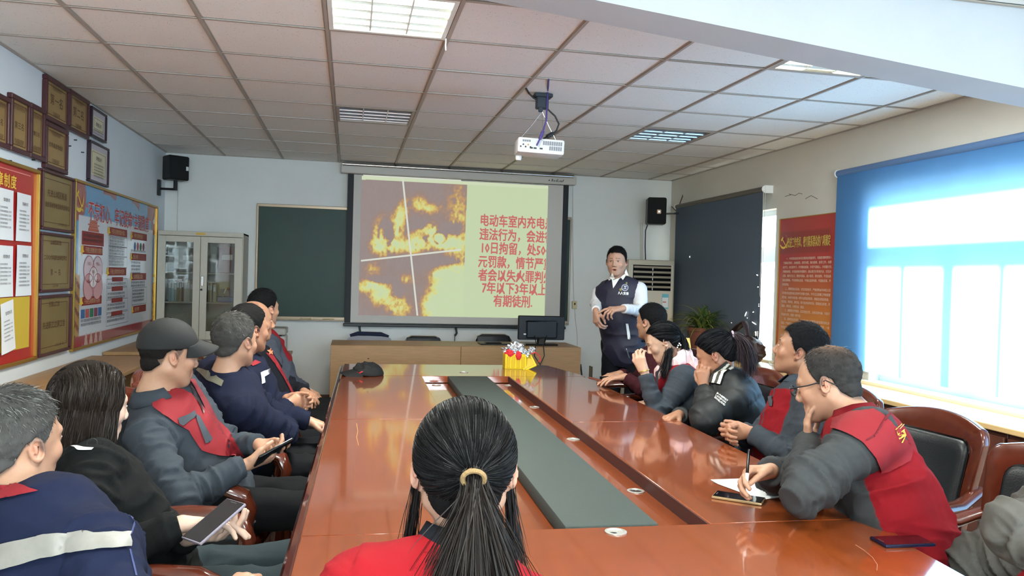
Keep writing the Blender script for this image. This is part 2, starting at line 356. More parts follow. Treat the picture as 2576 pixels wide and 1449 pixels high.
# ================================================================ BLINDS
def cloth_mat(name, col, tcol, transl, seed=0.0, op=0.0):
    m = bpy.data.materials.new(name); m.use_nodes = True; nt = m.node_tree; n = nt.nodes; n.clear(); L = nt.links
    out = n.new('ShaderNodeOutputMaterial'); d = n.new('ShaderNodeBsdfDiffuse'); t = n.new('ShaderNodeBsdfTranslucent'); mx = n.new('ShaderNodeMixShader')
    tc = n.new('ShaderNodeTexCoord'); no = n.new('ShaderNodeTexNoise'); no.inputs['Scale'].default_value = 6; L.new(tc.outputs['Object'], no.inputs[0])
    rm = n.new('ShaderNodeMapRange'); rm.inputs['To Min'].default_value = .9; rm.inputs['To Max'].default_value = 1.06; L.new(no.outputs['Fac'], rm.inputs[0])
    mc = n.new('ShaderNodeMix'); mc.data_type = 'RGBA'; mc.blend_type = 'MULTIPLY'; mc.inputs['Factor'].default_value = 1; mc.inputs['A'].default_value = lin(tcol); L.new(rm.outputs[0], mc.inputs['B'])
    d.inputs[0].default_value = lin(col); L.new(mc.outputs['Result'], t.inputs[0]); mx.inputs[0].default_value = transl
    L.new(d.outputs[0], mx.inputs[1]); L.new(t.outputs[0], mx.inputs[2])
    L.new(mx.outputs[0], out.inputs[0]); return m
M_blue = cloth_mat('blue_blind_cloth', (106, 156, 200), (132, 186, 246), .62)
M_navy = cloth_mat('grey_blackout_cloth', (96, 106, 118), (50, 50, 50), .004)
def blind(label, y0, y1, ztop, zbot, m, rollm, kind):
    t = thing('roller_blind', label, 'blind', (3.69 if kind == 'blue' else 3.66, (y0+y1)/2, ztop)); w = (y1-y0)/2; h = ztop-zbot
    MB().grid(lambda a, b_: (0.006*math.sin(b_*3+a*5), -w+2*w*a+ (0.035*b_*(a-.5)*2*(1 if kind == 'blue' else 0.4)), -b_*h), 24, 30).build('blind_cloth', m, t, fixn=False)
    MB().cyl((.01, -w-.01, .015), .026, 2*w+.02, 16, 'y').build('roller', rollm, t)
    MB().box(-.008, .008, -w-.0, w+.0, -h-.02, -h, .004).build('bottom_rail', rollm, t) if kind != 'blue' else None
    for s, n_ in ((-1, 'bracket'), (1, 'bracket')):
        MB().cyl((.01, s*(w+.012), .015), .032, .008*s, 14, 'y').box(.01, .088, s*(w+.012), s*(w+.022), -.02, .05, .003).build(n_, M_white, t)
    if kind != 'blue':
        MB().tube([(-.012, -w-.03, .0), (-.014, -w-.03, -.5), (-.014, -w-.028, -.95), (-.004, -w-.024, -.97), (.006, -w-.028, -.95), (.006, -w-.03, 0)], .0022, 6).build('pull_chain', M_wirew, t)
    return t
blind('translucent blue roller blind glowing in front of the big window', 2.75, 5.455, 2.31, .835, M_blue, mat('blue_roller', (88, 118, 160), .5), 'blue')
bt = blind('dark slate blackout roller blind behind the potted plant', 6.53, 8.46, 2.30, .80, M_navy, mat('grey_roller', (96, 90, 80), .4), 'dark')
blind('translucent blue roller blind on the rearmost window behind the beam', -.15, 2.25, 2.31, .80, M_blue, mat('blue_roller', (88, 118, 160), .5), 'blue')
# pin holes and scratches in the blackout cloth with the daylight put in as glowing discs
hl = MB()
for (px, py, w, h, r) in ((1905, 692, 10, 3, -.2), (1907, 722, 6, 3, 0), (1909, 770, 4, 4, 0), (1909, 765, 4, 2, .5), (1876, 790, 18, 4, .9), (1895, 785, 8, 3, .2), (1897, 813, 26, 3, -.25), (1735, 646, 4, 6, 0), (1840, 812, 3, 3, 0), (1880, 800, 4, 3, 0)):
    c = onx(px, py, 3.646); s = 1/300.; hl.prism([(0, 0)]*0 or [(math.cos(a)*w*s*.5*math.cos(r)-math.sin(a)*h*s*.5*math.sin(r), math.cos(a)*w*s*.5*math.sin(r)+math.sin(a)*h*s*.5) for a in np.linspace(0, 2*math.pi, 8, endpoint=False)], 0, .001)
    n0 = len(hl.v)-16
    for q in range(n0, n0+16): x_, y_, z_ = hl.v[q]; hl.v[q] = (c[0]-z_-3.66, c[1]-x_-(6.53+8.46)/2, c[2]+y_-2.30)
hl.build('scratch_glow', mat('scratch_daylight_glow', (240, 240, 235), .5, emit=(255, 255, 245), estr=1.2), bt)
# wall cracks above the red poster
for i_, path in enumerate(([(1985, 488), (2000, 492), (2010, 486), (2018, 488)], [(2026, 500), (2040, 492), (2056, 500)], [(1975, 494), (1990, 490)])):
    o = MB().tube([tuple(onx(a, b_, 3.748)) for a, b_ in path], .0025, 5).build('trim_%d' % (5+i_), mat('crack_grey', (128, 118, 106), .9)); o['kind'] = 'structure'
# ================================================================ LEFT WALL: plaques, certificates, boards
def pxrect(tl, bl, tr, br, X=-1.93):
    P = [onx(q[0], q[1], X) for q in (tl, bl, tr, br)]
    return (P[0][1]+P[1][1])/2, (P[2][1]+P[3][1])/2, (P[1][2]+P[3][2])/2, (P[0][2]+P[2][2])/2   # y0,y1,z0,z1
M_plfr = mat('plaque_wood_frame', (74, 36, 40), .35, noise=.1)
M_bronze = mat('bronze_plate', (164, 134, 84), .4, metal=.2, noise=.1, nscale=5)
M_bronze_d = mat('engraving', (92, 62, 42), .6)
def framed(name, label, cat, r, fw, depth, fm, fill, group, inner=True):
    y0, y1, z0, z1 = r; w, h = (y1-y0)-.006, (z1-z0)-.006; t = thing(name, label, cat, M=lwall((y0+y1)/2, (z0+z1)/2), group=group)
    f = MB()
    f.box(-w/2, w/2, h/2-fw, h/2, 0, depth, .004); f.box(-w/2, w/2, -h/2, -h/2+fw, 0, depth, .004)
    f.box(-w/2, -w/2+fw, -h/2+fw, h/2-fw, 0, depth, .004); f.box(w/2-fw, w/2, -h/2+fw, h/2-fw, 0, depth, .004); f.build('frame', fm, t)
    MB().box(-w/2+fw*.8, w/2-fw*.8, -h/2+fw*.8, h/2-fw*.8, 0, depth*.55).build('plate', fill, t)
    return t, w, h, depth*.55
def border(t, w, h, inset, th, n, m, name='border_line'):
    b = MB(); a, c = w/2-inset, h/2-inset
    for q in ((-a, a, c-th, c), (-a, a, -c, -c+th), (-a, -a+th, -c, c), (a-th, a, -c, c)): b.box(q[0], q[1], q[2], q[3], n, n+.0015)
    return b.build(name, m, t, smooth=False)
PLQ = [(((102.4, 183.7), (105.6, 299.3), (166, 221), (163.5, 329)), '第一名', 'bronze plaque reading first place, top row just under the ceiling'),
       (((105.6, 299.3), (101.9, 422), (162.7, 330), (160, 441)), '优秀基层党组织', 'bronze plaque with reddish lettering below the first place plaque'),
       (((166, 221), (164, 329), (216, 252), (215, 351)), '第二名', 'bronze plaque reading second place beside the certificates'),
       (((14.4, 229.7), (15, 381), (66.6, 254.5), (64, 395)), '第三名', 'bronze plaque reading third place, wall hung in the second row'),
       (((66.6, 254.5), (64, 396), (105.6, 275.6), (100.6, 408.6)), '第三名', 'narrow looking bronze plaque between third place plaque and tall first place plaque'),
       (((-40, 216), (-40, 360), (14.4, 248), (13, 379)), '第二名', 'bronze plaque cut by the left edge of the picture')]
for c, s, lab in PLQ:
    t, w, h, n = framed('award_plaque', lab, 'plaque', pxrect(*c), .03, .03, M_plfr, M_bronze, 'bronze plaques on the left wall')
    border(t, w, h, .045, .004, n, M_bronze_d)
    text(s, min(.075, (w-.12)/max(3, len(s))*.85), M_bronze_d, t, 0, -.02 if len(s) < 5 else .0, n+.001, align='CENTER', bold=.001, spacing=1.1)
    for q, l_ in ((.62, 10), (.52, 7), (-.6, 6), (-.7, 5)): text('一二三四五六七八九十'[:l_] if False else '先进集体荣誉单位表彰'[:l_], .022, M_bronze_d, t, 0, h/2*q, n+.001, align='CENTER')
BIG = [(((92.9, 423.2), (88.9, 576), (175.4, 446), (172, 589)), [('无锡县委员会', .035, -.12, .17, 'LEFT'), ('先进山城区街道', .05, .0, .03, 'CENTER'), ('组织系统争创活动先进单位', .036, .01, -.04, 'CENTER'), ('二〇〇五年十二月', .02, .1, -.15, 'CENTER')], 'large bronze plate, highest of the three beside the red notice board'),
       (((88.9, 580), (86, 734), (171.4, 592), (168, 736)), [('山城区委员会', .032, .0, .12, 'CENTER'), ('二〇〇六年度先进单位评比', .034, 0, .02, 'CENTER'), ('第  一  名', .045, 0, -.08, 'CENTER'), ('二〇〇七年', .02, 0, -.16, 'CENTER')], 'large bronze plate, middle one of the three beside the red notice board'),
       (((86, 740), (80, 902.5), (168, 740), (164, 880)), [('无锡山工会', .038, -.1, .12, 'LEFT'), ('先进职工之家工会', .05, .0, -.02, 'CENTER'), ('二〇〇八年一月', .022, .1, -.15, 'CENTER')], 'large bronze plate, lowest of the three beside the red notice board')]
for c, ls, lab in BIG:
    y0, y1, z0, z1 = pxrect(*c); t, w, h, n = framed('award_plaque', lab, 'plaque', (y0, y1, z0, z1), .018, .04, M_plfr, mat('bronze_plate_olive', (140, 118, 70), .35, metal=.2, noise=.12, nscale=4), 'large bronze plates')
    border(t, w, h, .05, .004, n, M_bronze_d)
    for s, sz, u, v, al in ls: text(s, sz, M_bronze_d, t, u, v, n+.001, align=al, bold=.0012)
M_cert = mat('certificate_paper', (214, 204, 172), .6); M_mount = mat('certificate_mount', (196, 186, 188), .6)
for c, lab in ((((221.9, 264.5), (220.6, 342.7), (261.6, 288), (258.4, 360.9)), 'small framed certificate with yellow paper, the upper one'), (((217.4, 349), (215.7, 455.8), (267, 373.8), (263.9, 473)), 'taller framed certificate with grey mount, the lower one')):
    t, w, h, n = framed('framed_certificate', lab, 'certificate', pxrect(*c), .018, .03, mat('dark_frame', (50, 34, 44), .35), M_mount, 'framed certificates')
    MB().box(-w/2+.06, w/2-.06, -h/2+.06, h/2-.06, n, n+.002).build('certificate', M_cert, t); border(t, w, h, .072, .003, n+.002, mat('cert_border', (120, 104, 84), .6))
    text('荣誉证书', .035, M_ink, t, 0, h/2-.13, n+.004, align='CENTER')
    for q in range(5): text('授予该单位先进集体称号特发此证', .016, M_ink, t, 0, h/2-.17-q*.022, n+.004, align='CENTER')
# nails left in the plaster
for (px, py), nl in zip(((171, 367), (204, 383), (186, 352), (190, 337), (205, 345), (80, 402), (20, 404)), ('left of the two lowest nails in the bare wall patch', 'nail nearest the lower certificate in the bare wall patch', 'nail in the middle of the bare wall patch', 'nail just under the second place plaque', 'nail under the right corner of the second place plaque', 'nail under the narrow plaque above the red board', 'nail at the far left above the red board')):
    c = onx(px, py, -1.93); o = MB().cyl((-1.93, c[1], c[2]), .004, .02, 6, 'x').build('wall_nail', M_wire); tag(o, 'bare '+nl, 'nail', 'nails in the left wall')
# ---- emblem helper (sickle and hammer), flat print
def emblem(t, u, v, s, n, m):
    b = MB(); out = []; inn = []
    for a in np.linspace(math.radians(205), math.radians(425), 22):
        k = (a-math.radians(205))/math.radians(220); th = .26*math.sin(min(1, k*1.1+.12)*math.pi)**.7*.55+.01
        out.append((math.cos(a)*s*.5, math.sin(a)*s*.5)); inn.append((math.cos(a)*s*(.5-th), math.sin(a)*s*(.5-th)+.0*s))
    v_ = [(u+x, v+y, n) for x, y in out]+[(u+x, v+y, n) for x, y in inn]; k = len(out); b.add(v_, [(i, i+1, k+i+1, k+i) for i in range(k-1)])
    R = lambda x, y, a: (u+s*(x*math.cos(a)-y*math.sin(a)), v+s*(x*math.sin(a)+y*math.cos(a)), n+.0006)
    A = math.radians(-45)
    for x0, x1, y0, y1 in ((-.04, .04, -.5, .25), (-.16, .16, .2, .33)): b.add([R(x0, y0, -A), R(x1, y0, -A), R(x1, y1, -A), R(x0, y1, -A)], [(0, 1, 2, 3)])
    A2 = math.radians(-135); b.add([R(-.05, .42, A2), R(.05, .42, A2), R(.05, .62, A2), R(-.05, .62, A2)], [(0, 1, 2, 3)])
    return b.build('emblem', m, t, smooth=False)
# ---- red notice board
M_red = mat('board_red', (176, 36, 34), .35, coat=.2); M_gtxt = mat('gold_print', (232, 190, 70), .5)
by0, by1, bz0, bz1 = 3.35, 5.385, .850, 2.030
t = thing('notice_board', 'red notice board with gold heading and pinned white sheets at the left edge', 'board', M=lwall(by1, bz0))
f = MB(); w, h = by1-by0, bz1-bz0
for q in ((-w, 0, h-.022, h), (-w, 0, 0, .022), (-w, -w+.022, .022, h-.022), (-.022, 0, .022, h-.022)): f.box(q[0], q[1], q[2], q[3], 0, .03, .003)
f.build('frame', M_gold, t); MB().box(-w+.02, -.02, .02, h-.02, 0, .012).build('panel', M_red, t)
MB().box(-w+.1, -.12, h-.052, h-.047, .012, .0135).build('heading_rule', mat('pink_rule', (226, 150, 140), .5), t)
MB().box(-w+.1, -.10, .09, .40, .012, .015).build('yellow_card', mat('yellow_card', (208, 176, 62), .6), t)
text('规章制度', .082, M_gtxt, t, -.672, 1.034, .014, align='LEFT', bold=.003, sx=1.0, spacing=1.16)
def sheet(label, c, tilt=0.0, n=.016):
    y0, y1, z0, z1 = pxrect(*c, X=-1.915); s = thing('pinned_sheet', label, 'paper', M=lwall((y0+y1)/2, (z0+z1)/2, n) @ Matrix.Rotation(tilt, 4, 'Z'), group='sheets on the red board')
    w, h = y1-y0, z1-z0; MB().grid(lambda a, b: ((a-.5)*w, (b-.5)*h, .002+.004*math.sin(a*3+b*2)), 6, 6).build('page', M_paper, s, fixn=False)
    tx = [text('管理制度', .022, M_ink, s, 0, h/2-.07, .009, align='CENTER')]
    for q in range(int((h-.14)/.022)): tx.append(text('为加强内部管理提高工作效率制定本规定'[:13 if q % 4 else 9], min(.0145, (w-.05)/14/1.0), M_ink, s, -w/2+.025, h/2-.11-q*.022, .009, sx=.92))
    joinmesh('printed_lines', tx, s); return s
sheet('white sheet pinned top right on red board', ((38, 481), (40, 606), (77.5, 493), (78, 609)))
sheet('white sheet pinned top row, second from the right', ((-12, 470), (-10, 600), (33, 479), (34, 607)))
sheet('white sheet with three bold heading lines in lower row', ((38, 618), (39, 744), (79, 617), (78, 744)))
sheet('white sheet in the lower row, second from the right', ((-12, 617), (-10, 748), (33, 618), (32, 746)))
sheet('white sheet leaning askew in the yellow card', ((-8, 762), (0, 890), (26, 756), (38, 880)), .12, .024)
sheet('white sheet in the top row near picture edge', ((-70, 460), (-68, 594), (-20, 469), (-18, 600)))
# ---- blue and white themed poster board
py0, py1, pz0, pz1 = 6.03, 8.43, .835, 2.058; w, h = py1-py0, pz1-pz0
t = thing('poster_board', 'large framed blue and white poster with red ribbon headings and four overlapping circles', 'poster', M=lwall(py0, pz0))
f = MB()
for q in ((0, w, h-.02, h), (0, w, 0, .02), (0, .02, .02, h-.02), (w-.02, w, .02, h-.02)): f.box(q[0], q[1], q[2], q[3], 0, .028, .003)
f.build('frame', M_gold, t)
NU, NV = 220, 110
def poster_col(u, v):       # printed picture, u 0..w, v 0..h
    c = np.zeros((len(u), 3)); blue = arr((70, 140, 186)); c[:] = blue
    top = h-v; x = u/w
    k = np.clip((v/h-.05)/.75, 0, 1)[:, None]; c = arr((176, 192, 206))*(1-k)+blue*k
    wav = .10+.06*np.sin(x*7.5+1.2)+.04*np.sin(x*17)
    red = arr((150, 52, 44)); m = (top < wav*.9) & ((x < .1) | ((x > .28) & (x < .42)) | ((x > .62) & (x < .72)) | (x > .85)); c[m] = red
    m = ((x-.045)**2/.004+(top-.12)**2/.03 < 1) | ((x-.965)**2/.004+(top-.12)**2/.03 < 1); c[m] = red
    m = (x > .045) & (x < .94) & (v > .10) & (top > .245); c[m] = arr((206, 208, 214))
    gold = arr((176, 132, 70)); m = ((x < .065) & (v < .62-.9*x+.05*np.sin(v*30)) & (v > .03)) | ((x > .95) & (v < .5+.05*np.sin(v*25))); c[m] = gold
    m = m & (np.sin(v*60+x*90) > .3); c[m] = arr((130, 70, 40))
    m = (v < .095); c[m] = arr((150, 34, 44)); m = (v < .12) & (x > .1) & (x < .3) & (np.sin(x*130)+v*20 < 1.2); c[m] = arr((196, 160, 150))
    return c
g = MB().grid(lambda a, b: (.015+a*(w-.03), .015+b*(h-.03), .014), NU, NV); o = g.build('printed_picture', mat('poster_print', (200, 200, 200), .25, attr='Col', coat=.35), t, smooth=False, fixn=False)
P = np.array(g.v); set_col(o.data, poster_col(P[:, 0], P[:, 1]))
N = .0155; M_pred = mat('print_maroon', (140, 40, 38), .5); M_pwh = mat('print_white', (238, 232, 230), .5)
text('“不忘初心、牢记使命”主题教育', .155, M_pwh, t, .245, h-.262, N, bold=.009, sx=.86, rot=-.004, name='heading_outline')
text('“不忘初心、牢记使命”主题教育', .155, mat('print_red', (176, 40, 52), .5), t, .248, h-.258, N+.001, bold=.003, sx=.86, rot=-.004, name='heading')
emblem(t, .105, h-.135, .19, N, M_gtxt); MB().add([(w-.16, h-.16, N), (w-.12, h-.13, N), (w-.10, h-.07, N), (w-.07, h-.13, N), (w-.09, h-.18, N), (w-.13, h-.19, N)], [(0, 1, 2, 5), (2, 3, 4, 5)]).build('white_dove', M_pwh, t, smooth=False)
def ribbon(u, v, wd, s, m=M_pred):
    MB().add([(u+.03, v, N), (u+wd, v, N), (u+wd, v+.065, N), (u+.03, v+.065, N)], [(0, 1, 2, 3)]).build('ribbon_heading', m, t, smooth=False)
    st = [(u+.02+.05*(1 if q % 2 else .45)*math.sin(q*math.pi/5), v+.03+.05*(1 if q % 2 else .45)*math.cos(q*math.pi/5), N+.0006) for q in range(10)]
    MB().add(st, [tuple(range(10))]).build('gold_star', M_gtxt, t, smooth=False); text(s, .045, mat('print_tan', (214, 176, 130), .5), t, u+.09, v+.015, N+.0006, sx=.9)
ribbon(.17, .695, .50, '开展主题教育的总要求'); ribbon(.17, .315, .50, '开展主题教育的目标')
ribbon(.80, .865, .55, '开展主题教育重大意义'); ribbon(.79, .535, .56, '开展主题教育根本任务')
ribbon(1.47, .860, .56, '开展主题教育重点'); ribbon(1.47, .670, .55, '重点对象'); ribbon(1.49, .490, .54, '主题教育重点措施'); ribbon(1.55, .19, .50, '组织领导')
MB().add([(.18, .765, N), (.695, .765, N), (.695, .865, N), (.18, .865, N)], [(0, 1, 2, 3)]).build('red_panel', M_pred, t, smooth=False)
tw = MB()
for x0, x1, v0, v1 in ((.31, .57, .870, .893), (.33, .55, .895, .912), (.30, .58, .914, .924), (.35, .53, .926, .945), (.34, .54, .947, .955)): tw.add([(x0, v0, N), (x1, v0, N), (x1-.01, v1, N), (x0+.01, v1, N)], [(0, 1, 2, 3)])
tw.build('gate_tower_print', mat('print_orange', (190, 96, 70), .5), t, smooth=False)
M_pk = mat('print_pink', (212, 160, 160), .5); M_pk2 = mat('print_pale_pink', (222, 200, 204), .5)
for ci_, (cu, cv, m) in enumerate(((.345, .585, M_pk2), (.55, .585, M_pk2), (.345, .452, M_pk), (.55, .452, M_pk), (.447, .523, M_pwh))):
    rr = (.105 if m is not M_pwh else .085)
    MB().add([(cu+rr*1.10*math.cos(a), cv+rr*.92*math.sin(a), N+.0004+.0004*ci_) for a in np.linspace(0, 2*math.pi, 32, endpoint=False)], [tuple(range(32))]).build('circle_print', m, t, smooth=False)
    MB().ring_loft([[(cu+r_*1.1*math.cos(a), cv+r_*.92*math.sin(a), N+.0026+.0002*ci_) for a in np.linspace(0, 2*math.pi, 32, endpoint=False)] for r_ in (rr, rr+.006)], cap=False).build('circle_outline', mat('print_rose', (170, 90, 96), .5), t, smooth=False)
    text('守初心', .03, M_pred, t, cu, cv+.03, N+.0036, align='CENTER'); 
for q, cc in enumerate(((52, 100, 150), (176, 92, 86), (44, 110, 80), (130, 60, 84), (52, 100, 150))):
    MB().add([(.19+q*.100, .222, N), (.275+q*.100, .222, N), (.275+q*.100, .288, N), (.19+q*.100, .288, N)], [(0, 1, 2, 3)]).build('coloured_box', mat('print_box%d' % q, cc, .5), t, smooth=False)
for q, cc in enumerate(((52, 100, 150), (186, 82, 76), (44, 110, 80), (176, 92, 86))):
    MB().disc((1.61+q*.10, .800, N+.0004), .036, ry=.036).build('coloured_oval', mat('print_box%d' % q, cc, .5), t, smooth=False)
def para(u, v, n, L, sz=.026, st=.034):
    s = '把学习教育调查研究检视问题整改落实贯穿全过程努力取得最好成效'
    return [text(s[(q*3) % 8:][:L], sz, M_ink, t, u, v-q*st, N+.0012) for q in range(n)]
tx = para(.21, .825, 2, 17)+para(.84, .835, 3, 18, .024, .025)+para(.84, .755, 3, 18, .024, .025)+para(.84, .665, 3, 18, .024, .025)+para(.82, .455, 1, 20)+para(.82, .375, 2, 20, .025, .03)+para(.82, .285, 2, 20, .025, .03)+para(.82, .185, 2, 20, .025, .03)+para(1.49, .745, 1, 19)+para(1.50, .640, 4, 12, .026, .031)+para(1.51, .46, 2, 19, .025, .03)+para(1.56, .385, 4, 17, .024, .03)+para(.19, .195, 2, 19, .025, .03)
joinmesh('body_text', tx, t)
bx = MB()
for (u0, v0, u1, v1) in ((.825, .777, 1.355, .858), (.825, .695, 1.36, .772), (.825, .600, 1.365, .688), (.795, .441, 1.38, .505), (.80, .335, 1.385, .43), (.80, .232, 1.41, .335), (.80, .124, 1.43, .222), (1.55, .265, 2.06, .418)):
    for q in ((u0, u1, v0, v0+.003), (u0, u1, v1, v1+.003), (u0, u0+.003, v0, v1), (u1, u1+.003, v0, v1)): bx.add([(q[0], q[2], N), (q[1], q[2], N), (q[1], q[3], N), (q[0], q[3], N)], [(0, 1, 2, 3)])
bx.build('box_outlines', M_ink, t, smooth=False)['kind'] = 'stuff'
for v0 in (.49, .41, .315, .205): MB().add([(.93, v0-.005, N+.001), (1.25, v0-.005, N+.001), (1.25, v0+.032, N+.001), (.93, v0+.032, N+.001)], [(0, 1, 2, 3)]).build('small_red_tab', M_pred, t, smooth=False)

# ================================================================ RIGHT WALL: red rules poster
t = thing('rules_poster', 'tall red to orange poster of rules with gold heading between the two windows', 'poster', M=rwall(6.35, .752, .004))
w, h = .862, 1.278
g = MB().grid(lambda a, b: (a*w, b*h, .008+.004*math.sin(a*3)), 20, 60); o = g.build('printed_sheet', mat('red_poster', (180, 40, 40), .35, attr='Col', coat=.3), t, fixn=False)
P = np.array(g.v); k = np.clip((1.0-P[:, 1]/h)*1.05, 0, 1); k = np.clip((k-.28)/.6, 0, 1)[:, None]; edge = ((P[:, 0] < .04) | (P[:, 0] > w-.075))[:, None]
cc = arr((168, 28, 34))*(1-k)+arr((206, 132, 36))*k; cc = np.where(edge, arr((176, 24, 34)), cc); m = (P[:, 1] > h-.30) & (P[:, 1] < h-.125) & (P[:, 0] < w-.12); cc[m] = arr((140, 26, 30)); set_col(o.data, cc)
MB().box(-.004, w+.004, h-.002, h+.004, 0, .014).box(w, w+.006, .0, h, 0, .014).box(-.006, 0, 0, h, 0, .014).build('edging', M_gold, t)
emblem(t, .075, h-.20, .13, .0135, M_gtxt)
text('改进工作作风、密切联系群众的八项规定', .098, mat('gold_print_dull', (206, 170, 84), .5), t, .135, h-.25, .0135, sx=.355, bold=.0025)
RL = ['      一、中央政治局全体同志要改进调查研究，到基层调研要深入', '了解真实情况，总结经验、研究问题、解决困难、指导工作，向群', '众学习、向实践学习，多同群众座谈，多同干部谈心，多商量讨论，', '多解剖典型，多到困难和矛盾集中、群众意见多的地方去，切忌走', '过场、搞形式主义；要轻车简从、减少陪同、简化接待，不张贴悬', '挂标语横幅，不安排群众迎送，不铺设迎宾地毯，不摆放花草，不', '安排宴请。',
      '      二、要精简会议活动，切实改进会风，严格控制以中央名义召', '开的各类全国性会议和举行的重大活动，不开泛泛部署工作和提要', '求的会，未经中央批准一律不出席各类剪彩、奠基活动和庆祝会、', '纪念会、表彰会、博览会、研讨会及各类论坛；提高会议实效，开', '短会、讲短话，力戒空话、套话。',
      '      三、要精简文件简报，切实改进文风，没有实质内容、可发可', '不发的文件、简报一律不发。',
      '      四、要规范出访活动，从外交工作大局需要出发合理安排出访', '活动，严格控制出访随行人员，严格按照规定乘坐交通工具，一般', '不安排中资机构、华侨华人、留学生代表等到机场迎送。',
      '      五、要改进警卫工作，坚持有利于联系群众的原则，减少交通', '管制，一般情况下不得封路、不清场闭馆。',
      '      六、要改进新闻报道，中央政治局同志出席会议和活动应根据', '工作需要、新闻价值、社会效果决定是否报道，进一步压缩报道的', '数量、字数、时长。', '      七、要严格文稿发表，除中央统一安排外，个人不公开出版著', '作、讲话单行本，不发贺信、贺电，不题词、题字。']
tx = [text(s.replace('      ', '　　'), .0245, mat('poster_pale_print', (226, 196, 176), .5), t, .075, h-.36-q*.0375, .0135, sx=1.0, bold=.0004) for q, s in enumerate(RL)]
joinmesh('rules_text', tx, t)
# narrow cable duct beside the poster
o = MB().box(3.738, 3.75, 5.44, 5.462, .8, 2.02, .002).build('cable_duct', M_wirew); tag(o, 'thin cream cable duct running down beside the red poster', 'duct')
# ================================================================ FRONT WALL
# green chalkboard
M_alu = mat('board_frame_alu', (150, 132, 112), .35, metal=.5)
t = thing('chalkboard', 'wide dark green chalkboard half hidden behind the projection screen', 'board', M=fwall(.757, 1.545))
w, h = 1.745, .60
MB().box(-w, w, -h, h, .004, .018).build('green_panel', mat('chalk_green', (18, 54, 46), .5, noise=.12, nscale=3), t)
f = MB(); f.box(-w-.01, w+.01, h-.012, h+.022, 0, .03, .004); f.box(-w-.012, -w+.012, -h, h, 0, .03, .004); f.box(w-.012, w+.012, -h, h, 0, .03, .004); f.box(-w-.01, w+.01, -h-.022, -h+.012, 0, .03, .004); f.build('frame', M_alu, t)
MB().box(-w, w, -h-.03, -h-.018, .0, .07, .003).build('chalk_tray', M_alu, t)
for u in (-1.22, -.98): MB().box(u-.06, u+.06, -h-.018, -h-.004, .02, .055, .005).build('chalk_stick', mat('chalk_stick', (206, 186, 150), .7), t)
# projection screen
t = thing('projection_screen', 'pulled down projection screen showing burning vehicles and red slide text', 'screen', M=fwall(1.20, 0))
M_case = mat('screen_case', (196, 190, 180), .45)
MB().box(-1.325, 1.325, 2.53, 2.632, .03, .13, .008).build('case', M_case, t)
MB().cyl((-1.31, 2.625, .13), .018, 2.6, 12, 'x').build('case_tube', M_steel, t)
MB().box(-1.25, 1.25, .90, 2.53, .078, .0795).build('screen_border', mat('screen_black_border', (24, 26, 30), .6), t)
MB().box(-1.185, 1.185, .905, 2.525, .0795, .081).build('screen_fabric', mat('screen_fabric', (206, 200, 192), .85), t)
MB().box(-1.262, 1.262, .862, .895, .066, .092, .006).build('bottom_bar', mat('screen_black_bar', (20, 21, 24), .4), t)
text('▪ RedLeaf', .045, mat('dark_print', (50, 40, 44), .5), t, .985, 2.555, .131, bold=.001, shear=.25)
# the projected slide: light thrown by the projector, painted on a fine grid of its own
NU, NV = 420, 310; x0, x1, z0, z1 = .098-1.20, 2.205-1.20, .985, 2.512
g = MB().grid(lambda a, b: (x0+a*(x1-x0), z0+b*(z1-z0), .0825), NU, NV)
P = np.array(g.v); q = (P[:, 0]-x0)/(x1-x0)*457+908; # photograph pixel columns
vy = 447+(1-(P[:, 1]-z0)/(z1-z0))*348+(q-908)*.028-6
def B(cx, cy, rx, ry, a=1.0, rot=0): 
    c_, s_ = math.cos(rot), math.sin(rot); X = (q-cx)*c_+(vy-cy)*s_; Y = -(q-cx)*s_+(vy-cy)*c_; return a*np.exp(-((X/rx)**2+(Y/ry)**2))
pn = np.stack([q/13., vy/17., q*0], 1); no1 = fbm(pn, 3, 5); pn2 = np.stack([q/5., vy/8., q*0], 1); no2 = fbm(pn2, 9, 4); rg = 1-np.abs(2*no1/.97-1)
I = (B(965, 590, 26, 45, 1.0)+B(1000, 545, 16, 55, .7, .2)+B(985, 615, 60, 16, .6)+B(1070, 580, 22, 22, .9)+B(1095, 595, 18, 18, .9)+B(1120, 610, 60, 14, .8)+B(1075, 520, 25, 14, .55)
     +B(1140, 500, 30, 70, .35)+B(1040, 605, 26, 30, .55)+B(1140, 575, 30, 40, .4)+B(1045, 505, 18, 22, .5)
     +B(960, 735, 30, 28, .85)+B(925, 715, 26, 14, .7)+B(1000, 755, 24, 24, .6)+B(1015, 700, 25, 15, .45)+B(935, 675, 25, 20, .35)
     +B(1115, 750, 34, 55, 1.15)+B(1150, 720, 40, 90, 1.0)+B(1085, 770, 24, 26, .8)+B(1095, 685, 14, 10, .8)+B(1130, 690, 50, 16, .5)+B(1010, 780, 26, 16, .45)+B(1160, 770, 60, 50, 1.1))
D = (B(968, 575, 13, 24, .9)+B(975, 600, 8, 30, .9)+B(1062, 590, 13, 16, .6)+B(1100, 575, 12, 10, .5)+B(1132, 570, 22, 14, .8, .2)+B(1045, 560, 20, 10, .5)+B(1100, 735, 14, 8, .4)+B(1112, 760, 16, 6, .35)+B(1000, 730, 12, 26, .6)+B(965, 700, 30, 8, .5)
     +B(905, 575, 20, 80, .4)+B(950, 480, 60, 34, .25)+B(1100, 652, 90, 10, .5))
wheel = np.exp(-((np.hypot((q-1098), (vy-593))-15)/3.5)**2)*.5+np.exp(-((np.hypot((q-968)*1.2, (vy-585)*.7)-20)/4)**2)*.35
